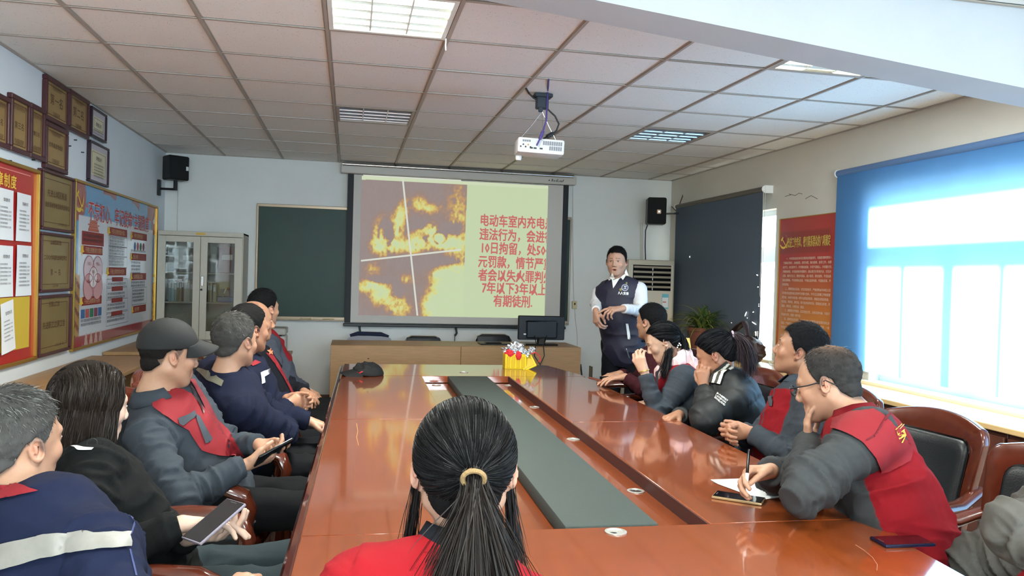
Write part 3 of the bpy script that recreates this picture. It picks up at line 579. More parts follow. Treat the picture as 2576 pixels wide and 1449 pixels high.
T_ = np.clip(I*(.30+1.15*rg)+(no2-.48)*.8*np.clip(I*2, 0, 1)-D*(1.0+.6*no1)-wheel*1.5, 0, 1.4); T_ = np.clip(T_+.24*np.tanh((T_-.42)*5)*np.clip(I*3, 0, 1)*.5+.10*np.clip(I*2, 0, 1)*no1, 0, 1.4)
rampx = [0, .18, .36, .55, .8, 1.05, 1.4]; rampc = np.array([arr(c) for c in ((160, 144, 140), (166, 140, 128), (192, 150, 108), (214, 180, 106), (224, 214, 122), (216, 226, 160), (206, 222, 178))])
C = np.stack([np.interp(T_, rampx, rampc[:, k]) for k in range(3)], 1)
C *= (1-.10*no2*(T_ < .2))[:, None]
right = q > 1161+(vy-450)*(-.008); mint = arr((204, 220, 178)); C[right] = mint
vt = 450+(q-908)*.026; C[(vy < vt)] = arr((214, 226, 190))
o = g.build('projected_picture', emat('projected_light', 'Col', .385), t, smooth=False, fixn=False); set_col(o.data, C)
_wl = MB(); pxm = lambda x_, y_: (lambda c: (c[0]-1.20, c[2], .0834))(ony(x_, y_, 8.7475))
for a_, b_, dx, dy in (((1013, 449), (1050, 794), 2.2, 0), ((908, 656), (1160, 628), 0, 2.2), ((914, 441), (1160, 454), 0, 1.6)):
    _wl.add([pxm(a_[0]-dx, a_[1]-dy), pxm(b_[0]-dx, b_[1]-dy), pxm(b_[0]+dx, b_[1]+dy), pxm(a_[0]+dx, a_[1]+dy)], [(0, 1, 2, 3)])
_wl.build('white_divider', mat('projected_white', (20, 20, 20), .8, emit=(226, 228, 216), estr=.385), t, smooth=False)
M_stxt = mat('projected_red_text', (30, 10, 10), .8, emit=(208, 112, 108), estr=.385)
SL = [('电动车室内充电是', 1206, 553), ('违法行为，会进行', 1205, 588), ('10日拘留，处500', 1207, 622), ('元罚款，情节严重', 1202, 657), ('者会以失火罪判处', 1202, 691), ('7年以下3年以上', 1211, 723), ('有期徒刑.', 1240, 756)]
tl = []
for s, px, py in SL:
    c = ony(px, py, 8.75); tl.append(text(s, .146, M_stxt, t, c[0]-1.20, c[2]-.058, .0832, bold=.006, sx=.745, rot=-.012))
o = joinmesh('slide_text', tl, t)
bm = bmesh.new(); bm.from_mesh(o.data); bmesh.ops.bisect_plane(bm, geom=bm.verts[:]+bm.edges[:]+bm.faces[:], plane_co=(x1-.003, 0, 0), plane_no=(1, 0, .0), clear_outer=True); bm.to_mesh(o.data); bm.free()
# cords under the screen
for px, lab in ((904, 'left black pull cord hanging from the screen bar'), (1147, 'middle black pull cord hanging from the screen bar')):
    a = ony(px, 822, 8.76); o = MB().tube([(a[0], 8.755, .862), (a[0]+.01, 8.755, .80), (a[0]-.01, 8.755, .77)], .012, 6).tube([(a[0]-.01, 8.755, .77), (a[0]-.012, 8.755, .6), (a[0]-.02, 8.755, .1)], .004, 6).build('pull_cord', M_wire); tag(o, lab, 'cord')
# white cable running beside the screen with a small switch box
P0 = [ony(x, y, 8.82) for x, y in ((1441, 470), (1441, 600), (1442, 700), (1444, 760))]; tag(MB().tube([tuple(p) for p in P0], .004, 6).build('wall_cable', M_wirew), 'thin white cable running down from the screen to the switch box', 'cable')
P0 = [ony(x, y, 8.82) for x, y in ((1446, 775), (1447, 800), (1452, 840), (1453, 880), (1456, 960))]; tag(MB().tube([tuple(p) for p in P0], .004, 6).build('wall_cable', M_wirew), 'thin white cable hanging below the switch box', 'cable')
c = ony(1444, 767, 8.83); t = thing('switch_box', 'small cream switch box on the wall right of the screen', 'switch', M=fwall(c[0], c[2]))
MB().box(-.028, .028, -.045, .045, 0, .03, .004).build('cover', mat('cream_plastic', (206, 192, 150), .5), t); MB().box(-.008, .008, .0, .025, .03, .036, .002).build('rocker', M_black, t)
# filing cabinet with glass doors
M_cab = mat('cabinet_grey', (196, 190, 174), .45, noise=.03); 
mgc = bpy.data.materials.new('cabinet_glass'); mgc.use_nodes = True; nt = mgc.node_tree; n = nt.nodes; n.clear()
out = n.new('ShaderNodeOutputMaterial'); tr = n.new('ShaderNodeBsdfTransparent'); gl = n.new('ShaderNodeBsdfGlossy'); mx = n.new('ShaderNodeMixShader'); mx.inputs[0].default_value = .05; tr.inputs[0].default_value = (.72, .74, .72, 1); gl.inputs['Roughness'].default_value = .03
nt.links.new(tr.outputs[0], mx.inputs[1]); nt.links.new(gl.outputs[0], mx.inputs[2]); nt.links.new(mx.outputs[0], out.inputs[0])
t = thing('filing_cabinet', 'tall pale grey steel cabinet with two glass doors of files in the front left corner', 'cabinet', (-1.485, 8.40, 0))
W2, D_, H_ = .41, .405, 1.82
b = MB(); b.box(-W2, -W2+.012, 0, D_, 0, H_, .003).box(W2-.012, W2, 0, D_, 0, H_, .003).box(-W2, W2, 0, D_, H_-.02, H_, .003).box(-W2, W2, 0, D_, 0, .04, .003).box(-W2, W2, D_-.01, D_, 0, H_)
b.box(-W2, W2, -.001, .012, H_-.045, H_, .003).build('body', M_cab, t)
for z in (.72, 1.10, 1.40): MB().box(-W2+.012, W2-.012, .02, D_-.012, z-.008, z+.008, .002).build('shelf', M_cab, t)
for s in (-1, 1):
    a, c_ = (-W2+.006, -.002) if s < 0 else (.002, W2-.006); gx0, gx1 = (a+.075, c_-.065) if s < 0 else (a+.065, c_-.075)
    d = MB(); zt, zb = H_-.05, .73
    d.box(a, gx0, -.022, -.002, zb, zt, .002).box(gx1, c_, -.022, -.002, zb, zt, .002).box(gx0, gx1, -.022, -.002, zt-.06, zt, .002).box(gx0, gx1, -.022, -.002, zb, zb+.085, .002)
    dd = d.build('glass_door', M_cab, t); MB().box(gx0-.004, gx1+.004, -.013, -.009, zb+.08, zt-.055).build('pane', mgc, dd)
    MB().box(a, c_, -.022, -.002, .05, .715, .003).build('lower_door', M_cab, t)
hd = MB(); hd.box(.012, .04, -.032, -.022, 1.27, 1.37, .003).build('handle', M_steel, t); MB().cyl((.018, -.024, 1.235), .011, -.014, 12, 'y').build('lock', M_black, t)
MB().box(-.05, .04, -.004, -.001, H_-.032, H_-.012).build('sticker', mat('yellow_sticker', (214, 170, 70), .5), t)
def book(x, z, w, h, col, lab, tilt=0, d=.2, nm='book', cat='book', grp='books in the glass cabinet'):
    bb = thing(nm, lab, cat, (-1.485+x, 8.46, z), 0, grp); bb.rotation_euler = (0, tilt, 0)
    MB().box(-w/2, w/2, 0, d, 0, h, min(.004, w*.2)).build('cover', mat('book_%d_%d_%d' % col, col, .6), bb); MB().box(-w/2*.7, w/2*.7, -.001, 0, h*.6, h*.85).build('spine_label', M_paper, bb)
x = -.315
BC = [((150, 176, 184), .03, .225), ((176, 196, 196), .028, .22), ((150, 176, 170), .02, .20), ((160, 130, 90), .026, .23), ((176, 150, 110), .02, .22), ((120, 76, 64), .018, .24), ((206, 196, 180), .03, .22), ((200, 190, 176), .03, .22), ((196, 190, 160), .026, .21), ((210, 200, 150), .02, .21), ((196, 170, 110), .016, .21), ((184, 64, 50), .018, .205), ((206, 190, 170), .014, .2)]
LB = ['pale blue file at the left end of the middle shelf', 'second pale blue file on the middle shelf', 'short teal file on the middle shelf', 'tan book beside the teal file', 'light tan book on the middle shelf', 'dark red thin book, tallest on the shelf', 'thick cream file with pink spine text', 'second thick cream file on the middle shelf', 'yellowish cream book on the middle shelf', 'pale yellow book left of the ochre one', 'ochre slim book beside the bright red one', 'bright red book near the door stile', 'last cream book behind the door stile']
for (c_, w_, h_), lb in zip(BC, LB): book(x+w_/2, 1.108, w_, h_, c_, lb); x += w_+.001
for x_, w_, h_, c_, lb, tl_ in ((.075, .016, .20, (150, 130, 110), 'brown slim book behind right glass door', 0), (.096, .02, .20, (196, 186, 160), 'cream slim book behind right glass door', 0), (.13, .03, .18, (184, 176, 150), 'wide pale book behind right glass door', 0), (.19, .015, .16, (206, 190, 160), 'pale book leaning behind the blue box', .35)): book(x_, 1.108, w_, h_, c_, lb, tl_)
bb = thing('file_box', 'bright blue file box lying on the middle shelf behind the right door', 'box', (-1.23, 8.45, 1.109)); MB().box(-.10, .10, 0, .22, 0, .055, .006).build('box_body', mat('blue_plastic', (66, 104, 176), .4), bb); MB().box(-.092, .10, .01, .22, .056, .13, .004).build('folder_stack', mat('slate_blue', (84, 96, 130), .5), bb)
for x_, c_, lb in ((-.30, (186, 196, 206), 'pale document box standing on the top shelf left'), (-.14, (150, 146, 140), 'grey newspaper stack on the top shelf'), (.11, (190, 190, 186), 'white magazine holder on the top shelf right'), (.24, (110, 62, 60), 'maroon folder lying against the cabinet back, top right')):
    w_ = .06 if x_ in (-.30, .11) else .17; h_ = .27 if x_ in (.11, .24) else .24
    bb = thing('document_box', lb, 'box', (-1.485+x_, 8.50, 1.409), 0, 'boxes on the top shelf'); MB().box(-w_/2, w_/2, 0, .2, 0, h_, .004).build('box_body', mat('boxc_%d' % c_[0], c_, .6, noise=.15, nscale=20), bb); MB().box(-w_/2*.6, w_/2*.6, -.002, 0, h_*.5, h_*.7).build('label_patch', M_paper, bb)
bb = thing('red_certificate', 'red certificate folder with white edge on the lower shelf', 'folder', (-1.75, 8.44, .732)); MB().box(-.055, .055, 0, .012, 0, .19, .003).build('cover', mat('cert_red', (150, 24, 36), .4), bb); MB().box(.055, .064, 0, .012, 0, .19, .002).build('edge', M_white, bb)
bb = thing('white_carton', 'small white carton on the lower shelf behind the right door', 'box', (-1.30, 8.46, .728)); MB().box(-.06, .06, 0, .1, 0, .12, .004).build('carton_body', M_white, bb); MB().box(-.04, .04, -.002, 0, .03, .07).build('carton_label', mat('slate_blue', (84, 96, 130), .5), bb)
# loudspeakers
t = thing('wall_speaker', 'black loudspeaker on an arm bracket above the filing cabinet', 'speaker', (-1.76, 8.50, 2.335), math.radians(35)); 
MB().box(-.105, .105, -.08, .08, 0, .245, .012).build('cabinet', M_black, t); MB().box(-.097, .097, -.09, -.078, .01, .235, .006).build('grille', mat('speaker_grille', (14, 15, 17), .8, bump=.4, bscale=400), t)
MB().box(.065, .09, -.093, -.09, .1, .14).build('badge', mat('badge_white', (220, 220, 215), .4), t)
br = thing('speaker_bracket', 'black arm bracket holding the left loudspeaker off the wall', 'bracket', (-1.76, 8.50, 2.335)); MB().cyl((.0, 0, -.10), .02, .10, 10).tube([(-.0, 0, -.09), (-.15, .0, -.09)], .012, 8).build('arm', M_black, br); MB().box(-.168, -.14, -.03, .03, -.16, .0, .004).build('wall_plate', M_black, br)
tag(MB().tube([(-1.78, 8.70, 2.33), (-1.80, 8.82, 2.2), (-1.80, 8.82, 1.9), (-1.795, 8.82, 1.6), (-1.80, 8.815, 1.83)], .004, 6).build('speaker_cable', M_wirew), 'white cable dropping from the left loudspeaker behind the cabinet', 'cable')
t = thing('wall_speaker', 'black loudspeaker with a square white badge above the air conditioner', 'speaker', (3.37, 8.36, 2.09), math.radians(-14))
MB().box(-.105, .105, -.10, .10, 0, .30, .014).build('cabinet', M_black, t); MB().box(-.098, .098, -.112, -.098, .008, .292, .006).build('grille', mat('speaker_grille', (14, 15, 17), .8, bump=.4, bscale=400), t)
MB().box(-.004, .042, -.118, -.111, .115, .161, .006).build('badge', mat('badge_tan', (226, 190, 160), .4, emit=(226, 190, 160), estr=.0), t); MB().cyl((.019, -.117, .138), .01, -.003, 12, 'y').build('badge_ring', M_steel, t)
br = thing('speaker_bracket', 'steel arm bracket holding the right loudspeaker to the window wall', 'bracket', (3.37, 8.36, 2.20)); MB().tube([(.10, .02, .02), (.24, .02, .03), (.375, .02, .03)], .012, 8).build('arm', M_steel, br); MB().box(.365, .379, -.02, .06, -.05, .08, .004).build('wall_plate', M_steel, br)
P0 = [ony(x, y, 8.5) for x, y in ((1733, 442), (1722, 480), (1706, 524), (1700, 530), (1690, 520))]; tag(MB().tube([tuple(p-np.array([.1*(i > 5), 0, 0])) for i, p in enumerate(P0)], .006, 6).build('speaker_cable', mat('brown_cable', (74, 48, 44), .5)), 'dark brown cable running from the ceiling to the right loudspeaker', 'cable')
P0 = [ony(x, y, 8.6) for x, y in ((1629, 566), (1624, 580), (1623, 620), (1624, 655))]; tag(MB().tube([tuple(p) for p in P0], .007, 6).build('speaker_cable', mat('navy_cable', (40, 38, 60), .5)), 'dark blue cable hanging below the right loudspeaker', 'cable')
for px, cl in ((1611, 'left'), (1616, 'right')): tag(MB().tube([tuple(ony(px, y, 8.82)) for y in (560, 660, 900)], .006, 6).build('wall_conduit', M_wallR), 'thin wall coloured conduit on the front wall, '+cl+' one of the close pair', 'pipe', 'wall conduits')
# floor standing air conditioner
a, b_ = ony(1588, 652, 8.30), ony(1692, 655, 8.30); cx = (a[0]+b_[0])/2; hw = (b_[0]-a[0])/2+.03; Ha = a[2]
t = thing('air_conditioner', 'cream floor standing air conditioner with black louvre grille in the far right corner', 'air conditioner', (cx, 8.30, 0))
M_ac = mat('ac_cream', (206, 196, 176), .35)
MB().box(-hw, hw, .0, .36, 0, Ha, .02, seg=2).build('body', M_ac, t); MB().box(-hw+.02, hw-.02, -.012, 0, .05, Ha-.05, .006).build('front_panel', mat('ac_front', (216, 206, 188), .3), t)
MB().box(-hw+.05, hw-.05, -.014, -.012, Ha-.345, Ha-.06).build('grille_recess', M_gloss, t)
for k in range(5): 
    z = Ha-.095-k*.055; MB().box(-hw+.055, hw-.055, -.034, -.014, z, z+.024, .004).build('louvre', mat('ac_louvre', (160, 148, 130), .4), t)
for k in range(5): MB().box(-.004, .004, -.036, -.03, Ha-.13-k*.055+.01, Ha-.09-k*.055).build('louvre_pin', M_white, t)
s = MB().box(hw-.15, hw-.07, -.0145, -.0125, Ha-.55, Ha-.38).build('energy_label', mat('label_blue', (120, 190, 206), .5), t); MB().box(hw-.145, hw-.075, -.0155, -.0145, Ha-.53, Ha-.42).build('label_centre', M_paper, t); MB().box(hw-.14, hw-.10, -.0165, -.0155, Ha-.475, Ha-.465).build('label_bar', mat('label_red', (200, 90, 70), .5), t)
# ================================================================ PROJECTOR
t = thing('projector', 'white ceiling projector hanging on thin wires with its port side towards us', 'projector', (1.205, 5.0, 2.32)); t.rotation_euler = (0.03, .035, math.radians(-6))
M_pw = mat('projector_white', (226, 226, 224), .35)
MB().box(-.155, .155, 0, .24, -.055, .045, .014, seg=2).build('housing', M_pw, t)
MB().box(-.148, .148, -.003, .0, -.035, .035).build('port_panel', mat('projector_grey', (200, 202, 206), .4), t)
for r in range(2):
    for k in range(9): MB().box(.01+k*.0145, .0205+k*.0145, -.005, -.003, .002-r*.032, .028-r*.032).build('vent_slot', mat('vent_grey', (120, 122, 128), .5), t) if not (r == 1 and k < 3) else None
for k in range(5): MB().cyl((-.135+k*.016, -.003, -.018+(.014 if k % 2 else 0)), .0055, -.004, 10, 'y').build('socket', M_black if k != 3 else mat('socket_gold', (180, 130, 60), .4), t)
for k in range(4): MB().box(-.125+k*.014, -.114+k*.014, -.005, -.003, .015, .028).build('vent_slot', mat('vent_grey', (120, 122, 128), .5), t)
for x_ in (-.065, -.04, .0): MB().box(x_-.01, x_+.01, -.005, -.003, -.028, -.018).build('video_port', M_black, t)
MB().lathe([(.0, 0), (.02, 0), (.022, -.012), (.018, -.03), (0, -.032)], 14, (-.125, .2, -.055)).build('foot', M_pw, t)
MB().cyl((-.08, .24, -.005), .03, .02, 16, 'y').build('lens', M_gloss, t)
pm = thing('projector_mount', 'black ceiling mount plate with hooks above the projector', 'bracket', (1.205, 5.0, ZC)); 
MB().box(-.055, .065, -.02, .06, -.025, -.001, .004).box(-.04, .04, -.01, .04, -.10, -.02, .006).box(-.028, .0, -.015, .0, -.125, -.09, .004).build('plate', mat('mount_slate', (38, 48, 58), .5), pm)
for a in ((-.13, .02), (-.13, .2), (.04, .12), (.10, .02)): MB().tube([(0, .0, -.12), (a[0]*.5, a[1]*.5, -.21), (a[0], a[1], -.29)], .0015, 5).build('hanging_wire', M_steel, pm)
Pc = [onz(1380, 200, ZC-.004)]+[ony(x, y, 4.98) for x, y in ((1378, 230), (1376, 270), (1374, 305), (1366, 330), (1358, 350), (1350, 366))]
tag(MB().tube([tuple(p) for p in Pc], .0055, 8).tube([tuple(Pc[-3]), tuple(Pc[-2])], .011, 8).build('video_cable', mat('purple_cable', (66, 48, 120), .45)), 'purple video cable running from the ceiling into the projector', 'cable')
Pc = [onz(1323, 222, ZC-.004)]+[ony(x, y, 5.03) for x, y in ((1330, 234), (1342, 246), (1352, 252), (1368, 262), (1378, 275), (1396, 292), (1406, 312), (1400, 328), (1390, 338), (1378, 342), (1366, 350))]
tag(MB().tube([tuple(p) for p in Pc], .006, 8).tube([tuple(ony(1392, 335, 5.02)), tuple(ony(1376, 344, 5.02))], .014, 8).build('power_cable', M_wire), 'black power cable looping beside the projector', 'cable')
t_ = MB().tube([tuple(onz(1122, 97, ZC-.004)), tuple(onz(1122, 97, ZC-.004)+np.array([.0, 0, -.035])), tuple(onz(1122, 97, ZC-.004)+np.array([.001, 0, -.06]))], .0028, 6).build('dangling_tie', M_white); tag(t_, 'short white tie dangling at the corner of the bright lamp', 'cable tie')

# ================================================================ PODIUM TABLE
PY, PZ = 7.45, .772
t = thing('podium_table', 'long light wood speaker table with full front panel below the screen', 'table', (1.05, PY, 0))
MB().box(-1.21, .01, 0, .018, .04, PZ-.002, .002).build('front_panel', M_pine, t); MB().box(.013, 1.21, 0, .018, .04, PZ-.002, .002).build('front_panel', M_pine, t)
MB().box(-1.21, 1.21, .018, .58, PZ-.03, PZ, .003).build('top', M_pineh, t)
for x in (-1.21, 1.19, -.0): MB().box(x, x+.02, .018, .56, 0, PZ-.03).build('side_panel', M_pine, t)
# stools / stackable chairs behind
M_fab = mat('chair_black_vinyl', (26, 26, 30), .5)
def metal_chair(x, ztop, lab, y=8.12):
    t = thing('metal_chair', lab, 'chair', (x, y, 0), 0, 'chairs behind the speaker table')
    w = .195; z0 = .46
    pth = [(-w, -.2, .0), (-w, -.18, z0)]; fr = MB()
    back = [(-w, .22, z0-.02), (-w, .23, ztop-.06), (-w+.03, .235, ztop-.018), (-w+.07, .235, ztop), (w-.07, .235, ztop), (w-.03, .235, ztop-.018), (w, .23, ztop-.06), (w, .22, z0-.02)]
    fr.tube(back, .011, 8); fr.build('back_frame', M_steel, t)
    MB().box(-w+.012, w-.012, .215, .24, z0+.13, ztop-.012, .02, seg=2).build('backrest', M_fab, t); MB().box(-w, w, -.22, .2, z0-.025, z0+.03, .02, seg=2).build('seat', M_fab, t)
    for sx in (-1, 1):
        for a, c_ in (((sx*w, -.18, z0-.02), (sx*w, -.23, 0)), ((sx*w, .2, z0-.02), (sx*w, .25, 0))): MB().tube([a, c_], .011, 8).build('leg', M_steel, t)
    return t
metal_chair(.78, .792, 'chrome framed chair with black backrest, middle of three behind the table')
metal_chair(1.538, .822, 'chrome framed chair with black backrest, just left of the monitor')
t3 = metal_chair(.215, .785, 'chrome framed chair with a grey jacket over it, leftmost behind the table', 8.15)
t = thing('draped_jacket', 'grey and navy jacket draped over the leftmost chair behind the table', 'jacket', (.215, 8.15, 0))
MB().grid(lambda a, b: ((a-.5)*(.44+.24*b), .235-.045+(-.10*b)+.012*math.sin(a*12)*b, .808-.02*abs(a-.5)*2-.30*b-.02*(abs(a-.5)*2)**4), 24, 12).build('grey_side', mat('jacket_grey', (150, 148, 156), .8), t, fixn=False)
MB().tube([(-.20, .20, .79), (-.12, .20, .812), (.12, .2, .808), (.20, .2, .785)], [.016, .024, .024, .014], 10).build('navy_collar', mat('navy_cloth', (24, 30, 56), .8), t)
# monitor
t = thing('computer_monitor', 'black computer monitor seen from behind standing on the speaker table', 'monitor', (1.90, 7.66, PZ))
MB().box(-.24, .24, -.02, .022, .055, .297, .008).build('screen_housing', M_black, t); MB().box(-.16, .16, -.035, -.02, .07, .25, .012).build('back_bulge', M_black, t)
for s in (-.1, .1): MB().box(s-.07, s+.07, -.0365, -.035, .235, .243).build('vent_strip', M_gloss, t)
MB().box(-.04, .04, -.03, .02, .0, .09, .01).build('neck', M_gloss, t); MB().box(-.17, .17, -.05, .12, 0, .014, .006).build('base', M_gloss, t)
MB().box(-.185, -.15, -.0215, -.0195, .105, .118).box(-.142, -.095, -.0215, -.0195, .102, .118).build('white_label', M_paper, t)
for x0_, x1_ in ((1345, 1349), (1376, 1369)):
    P0 = [ony(x0_, 845, 7.62), ony(x1_, 865, 7.46), ony(x1_-2, 872, 7.42), ony((x1_+x0_)/2-3, 895, 7.42), ony(1359, 917, 7.42), ony(1359, 990, 7.42)]
    tag(MB().tube([tuple(p) for p in P0], .0045, 6).build('monitor_cable', M_wire), 'black cable drooping from the monitor over the %s side' % ('left' if x0_ < 1350 else 'right'), 'cable')
t = thing('laptop', 'dark closed laptop lying on the speaker table left of the monitor', 'laptop', (1.44, 7.72, PZ)); MB().box(-.16, .16, -.10, .11, 0, .012, .004).build('base', M_black, t); MB().box(-.10, .06, -.06, .06, .012, .022, .004).build('lid', M_gloss, t)
tag(MB().tube([(2.275, 7.5, .60), (2.29, 7.5, .5), (2.30, 7.5, .3), (2.28, 7.48, .12), (2.3, 7.46, .0)], .009, 6).build('power_cable', M_wire), 'black power cable hanging at the right end of the speaker table', 'cable')
# printer behind the seated men
t = thing('printer', 'light grey printer with black paper slot in front of the chalkboard', 'printer', (-.80, 8.45, .60)); MB().box(-.17, .17, -.15, .15, 0, .18, .012).build('body', mat('printer_grey', (196, 194, 190), .45), t); MB().box(-.172, .172, -.16, .15, .19, .26, .01).build('lid', mat('printer_grey2', (180, 178, 172), .45), t)
MB().box(-.13, .13, -.155, -.0, .18, .192).build('paper_slot', M_gloss, t)
for k in range(6): MB().box(-.1+k*.04, -.075+k*.04, -.153, -.15, .05, .15).build('front_rib', M_white, t)
t = thing('printer_stand', 'plain light wood stand carrying the printer', 'stand', (-.80, 8.45, 0)); MB().box(-.22, .22, -.2, .2, .57, .60, .003).build('top', M_pineh, t)
for sx in (-1, 1): MB().box(sx*.2-.012, sx*.2+.012, -.18, .18, 0, .57).build('side_panel', M_pine, t)
# ================================================================ LEFT WALL DESKS
def side_desk(lab, y0, y1, x1, grp='desks along the left wall'):
    t = thing('side_desk', lab, 'desk', (-1.92, y0, 0), 0, grp); L = y1-y0; w = x1+1.92
    MB().box(0, w, 0, L, .732, .76, .003).build('top', M_pineh, t); MB().box(.02, w-.06, .02, .04, 0, .732).build('side_panel', M_pine, t); MB().box(.02, w-.06, L-.04, L-.02, 0, .732).build('side_panel', M_pine, t)
    MB().box(.02, .035, .04, L-.04, .3, .732).build('modesty_panel', M_pine, t)
side_desk('light wood desk along the left wall behind the long-haired woman', 4.62, 6.50, -1.42)
side_desk('light wood desk continuing nearer to us along the left wall', 2.70, 4.60, -1.42)
side_desk('light wood desk nearest the filing cabinet, set slightly higher', 6.78, 7.95, -1.46)
# ================================================================ WINDOW LEDGE CABINET
t = thing('window_cabinet', 'low brown cabinet with light wood top running under both windows', 'cabinet', (0, 0, 0))
MB().box(3.33, 3.745, 2.2, 8.4, .715, .745, .004).build('worktop', mat('ledge_wood', (214, 176, 122), .35, noise=.1, nscale=5, stretch=(8, 1, 1)), t)
MB().box(3.39, 3.74, 2.2, 8.38, .0, .06).build('plinth', mat('cabinet_brown', (64, 34, 26), .4), t)
for k in range(10):
    y = 2.2+k*.618; MB().box(3.36, 3.74, y+.003, y+.615, .06, .713, .003).build('carcass_unit', mat('cabinet_brown', (64, 34, 26), .4), t)
    d_ = MB().box(3.342, 3.36, y+.01, y+.605, .09, .69, .004).build('door', mat('cabinet_brown2', (84, 46, 34), .35, noise=.1), t); MB().box(3.33, 3.342, y+.54, y+.56, .5, .6, .003).build('handle', M_steel, d_)
# ================================================================ CONFERENCE TABLE
TA = math.radians(-1.2)
TM = Matrix.Rotation(TA, 4, 'Z')
tb = thing('conference_table', 'long glossy red brown conference table with sunken centre and dark runner', 'table', M=TM)
ZT, ZR, TH = .75, .700, .045
def poly(name, pts, z0, z1, m, bev=.003, parent=tb):
    o = MB().prism(pts, z0, z1).build(name, m, parent, ang=50)
    if bev:
        bm = bmesh.new(); bm.from_mesh(o.data); bmesh.ops.bevel(bm, geom=[e for e in bm.edges if abs(e.calc_face_angle(0)) > .9 and min(v.co.z for v in e.verts) > z1-.001], offset=bev, segments=2, affect='EDGES'); bm.to_mesh(o.data); bm.free()
    return o
g = .0015
xr = lambda y: 1.545+.02*math.sin((y-2.1)/3.4*math.pi)
xe = .39; xw_ = 1.0
poly('top_panel', [(-.155, 2.12+g), (xe, 2.12+g), (xe, 3.80-g), (-.155, 3.80-g)], ZT-TH, ZT, M_redwood)
poly('top_panel', [(-.155, 3.80+g), (xe, 3.80+g), (xe, 5.42-g), (-.155, 5.42-g)], ZT-TH, ZT, M_redwood)
def rp(y0, y1): return [(xw_, y0)]+[(xr(y), y) for y in np.linspace(y0, y1, 7)]+[(xw_, y1)]
poly('top_panel', rp(2.12+g, 3.70-g), ZT-TH, ZT, M_redwood); poly('top_panel', rp(3.70+g, 5.42-g), ZT-TH, ZT, M_redwood)
poly('end_panel', [(-.155, 5.42+g), (1.56, 5.42+g), (1.555, 5.55), (1.44, 6.1), (1.40, 6.12), (-.155, 6.12)], ZT-TH, ZT, M_redwood)
poly('end_panel', [(-.155, 2.12-g), (-.155, 1.62), (1.43, 1.62), (1.46, 1.66), (1.475, 1.88), (1.545, 2.12-g)], ZT-TH, ZT, M_redwood)
poly('recess_floor', [(xe-.01, 2.1), (xw_+.01, 2.1), (xw_+.01, 5.44), (xe-.01, 5.44)], ZR-.02, ZR, M_redwood, 0)
poly('recess_lip', [(xw_-.004, 2.12), (xw_+.0, 2.12), (xw_+.0, 5.42), (xw_-.004, 5.42)], ZR, ZT-.004, mat('recess_wood', (60, 22, 14), .6), 0)
M_run = mat('runner_felt', (52, 60, 56), .75, noise=.06, nscale=90, bump=.1, bscale=300)
MB().box(.567, .845, 2.13, 5.41, ZR, ZT+.002, .006, seg=2).build('centre_runner', M_run, tb)
rim = MB(); 
rim.tube([(-.162, 1.62, ZT-.035), (-.162, 6.12, ZT-.035)], .026, 10).tube([(-.16, 6.125, ZT-.035), (1.40, 6.125, ZT-.035), (1.445, 6.1, ZT-.035), (1.56, 5.55, ZT-.035)]+[(xr(y)+.003, y, ZT-.035) for y in np.linspace(5.42, 2.12, 9)]+[(1.48, 1.88, ZT-.035), (1.462, 1.66, ZT-.035), (1.43, 1.615, ZT-.035), (-.155, 1.615, ZT-.035)], .022, 10)
rim.build('edge_moulding', M_redwood_d, tb)
for q in ((-.05, -.03, 1.8, 5.95), (1.32, 1.34, 1.9, 5.7)): MB().box(q[0], q[1], q[2], q[3], .02, ZT-TH-.02, .003).build('skirt_panel', M_redwood_d, tb)
for q in ((-.05, 1.34, 1.78, 1.80), (-.05, 1.34, 5.72, 5.74)): MB().box(q[0], q[1], q[2], q[3], .02, ZT-TH-.02, .003).build('skirt_panel', M_redwood_d, tb)
M_grom = mat('grommet_steel', (206, 204, 196), .3, metal=.6)
for k, (px, py) in enumerate(((1167, 937), (1098, 969), (1279, 970), (1345, 1025), (1442, 1106), (1599, 1236), (1549, 1339))):
    z = ZR if k in (1, 2, 3, 4, 5) else ZT; c = TM.inverted() @ Vector(onz(px, py, z))
    gm = MB().lathe([(.030, 0), (.031, .003), (.024, .004), (.023, .001)], 24, (c.x, c.y, z)).build('cable_grommet', M_grom, tb)
    MB().add([(c.x+.023*math.cos(a), c.y+.023*math.sin(a), z+.0015) for a in np.linspace(0, 2*math.pi, 20, endpoint=False)], [tuple(range(20))]).build('grommet_cap', M_steel if k % 2 else M_grom, gm)
    MB().add([(c.x-.012+.012*math.cos(a), c.y-.01+.006*math.sin(a), z+.0022) for a in np.linspace(0, 2*math.pi, 12, endpoint=False)], [tuple(range(12))]).build('cable_slot', M_black, gm)
# thin scratch on the near right end of the varnish
tag(MB().tube([tuple(onz(x, y, ZT+.0006)) for x, y in ((2152, 1370), (2175, 1385), (2195, 1402), (2207, 1420), (2206, 1434))], .0005, 4).build('hair_thread', mat('pale_thread', (190, 150, 130), .6)), 'fine pale thread lying on the near right end of the table', 'thread')
tag(MB().tube([tuple(onz(x, y, ZT+.0006)) for x, y in ((897, 1065), (900, 1085), (897, 1100), (902, 1120))], .0009, 4).build('hair_thread', mat('straw_thread', (210, 160, 90), .6)), 'fine straw coloured thread lying on the left table section', 'thread')

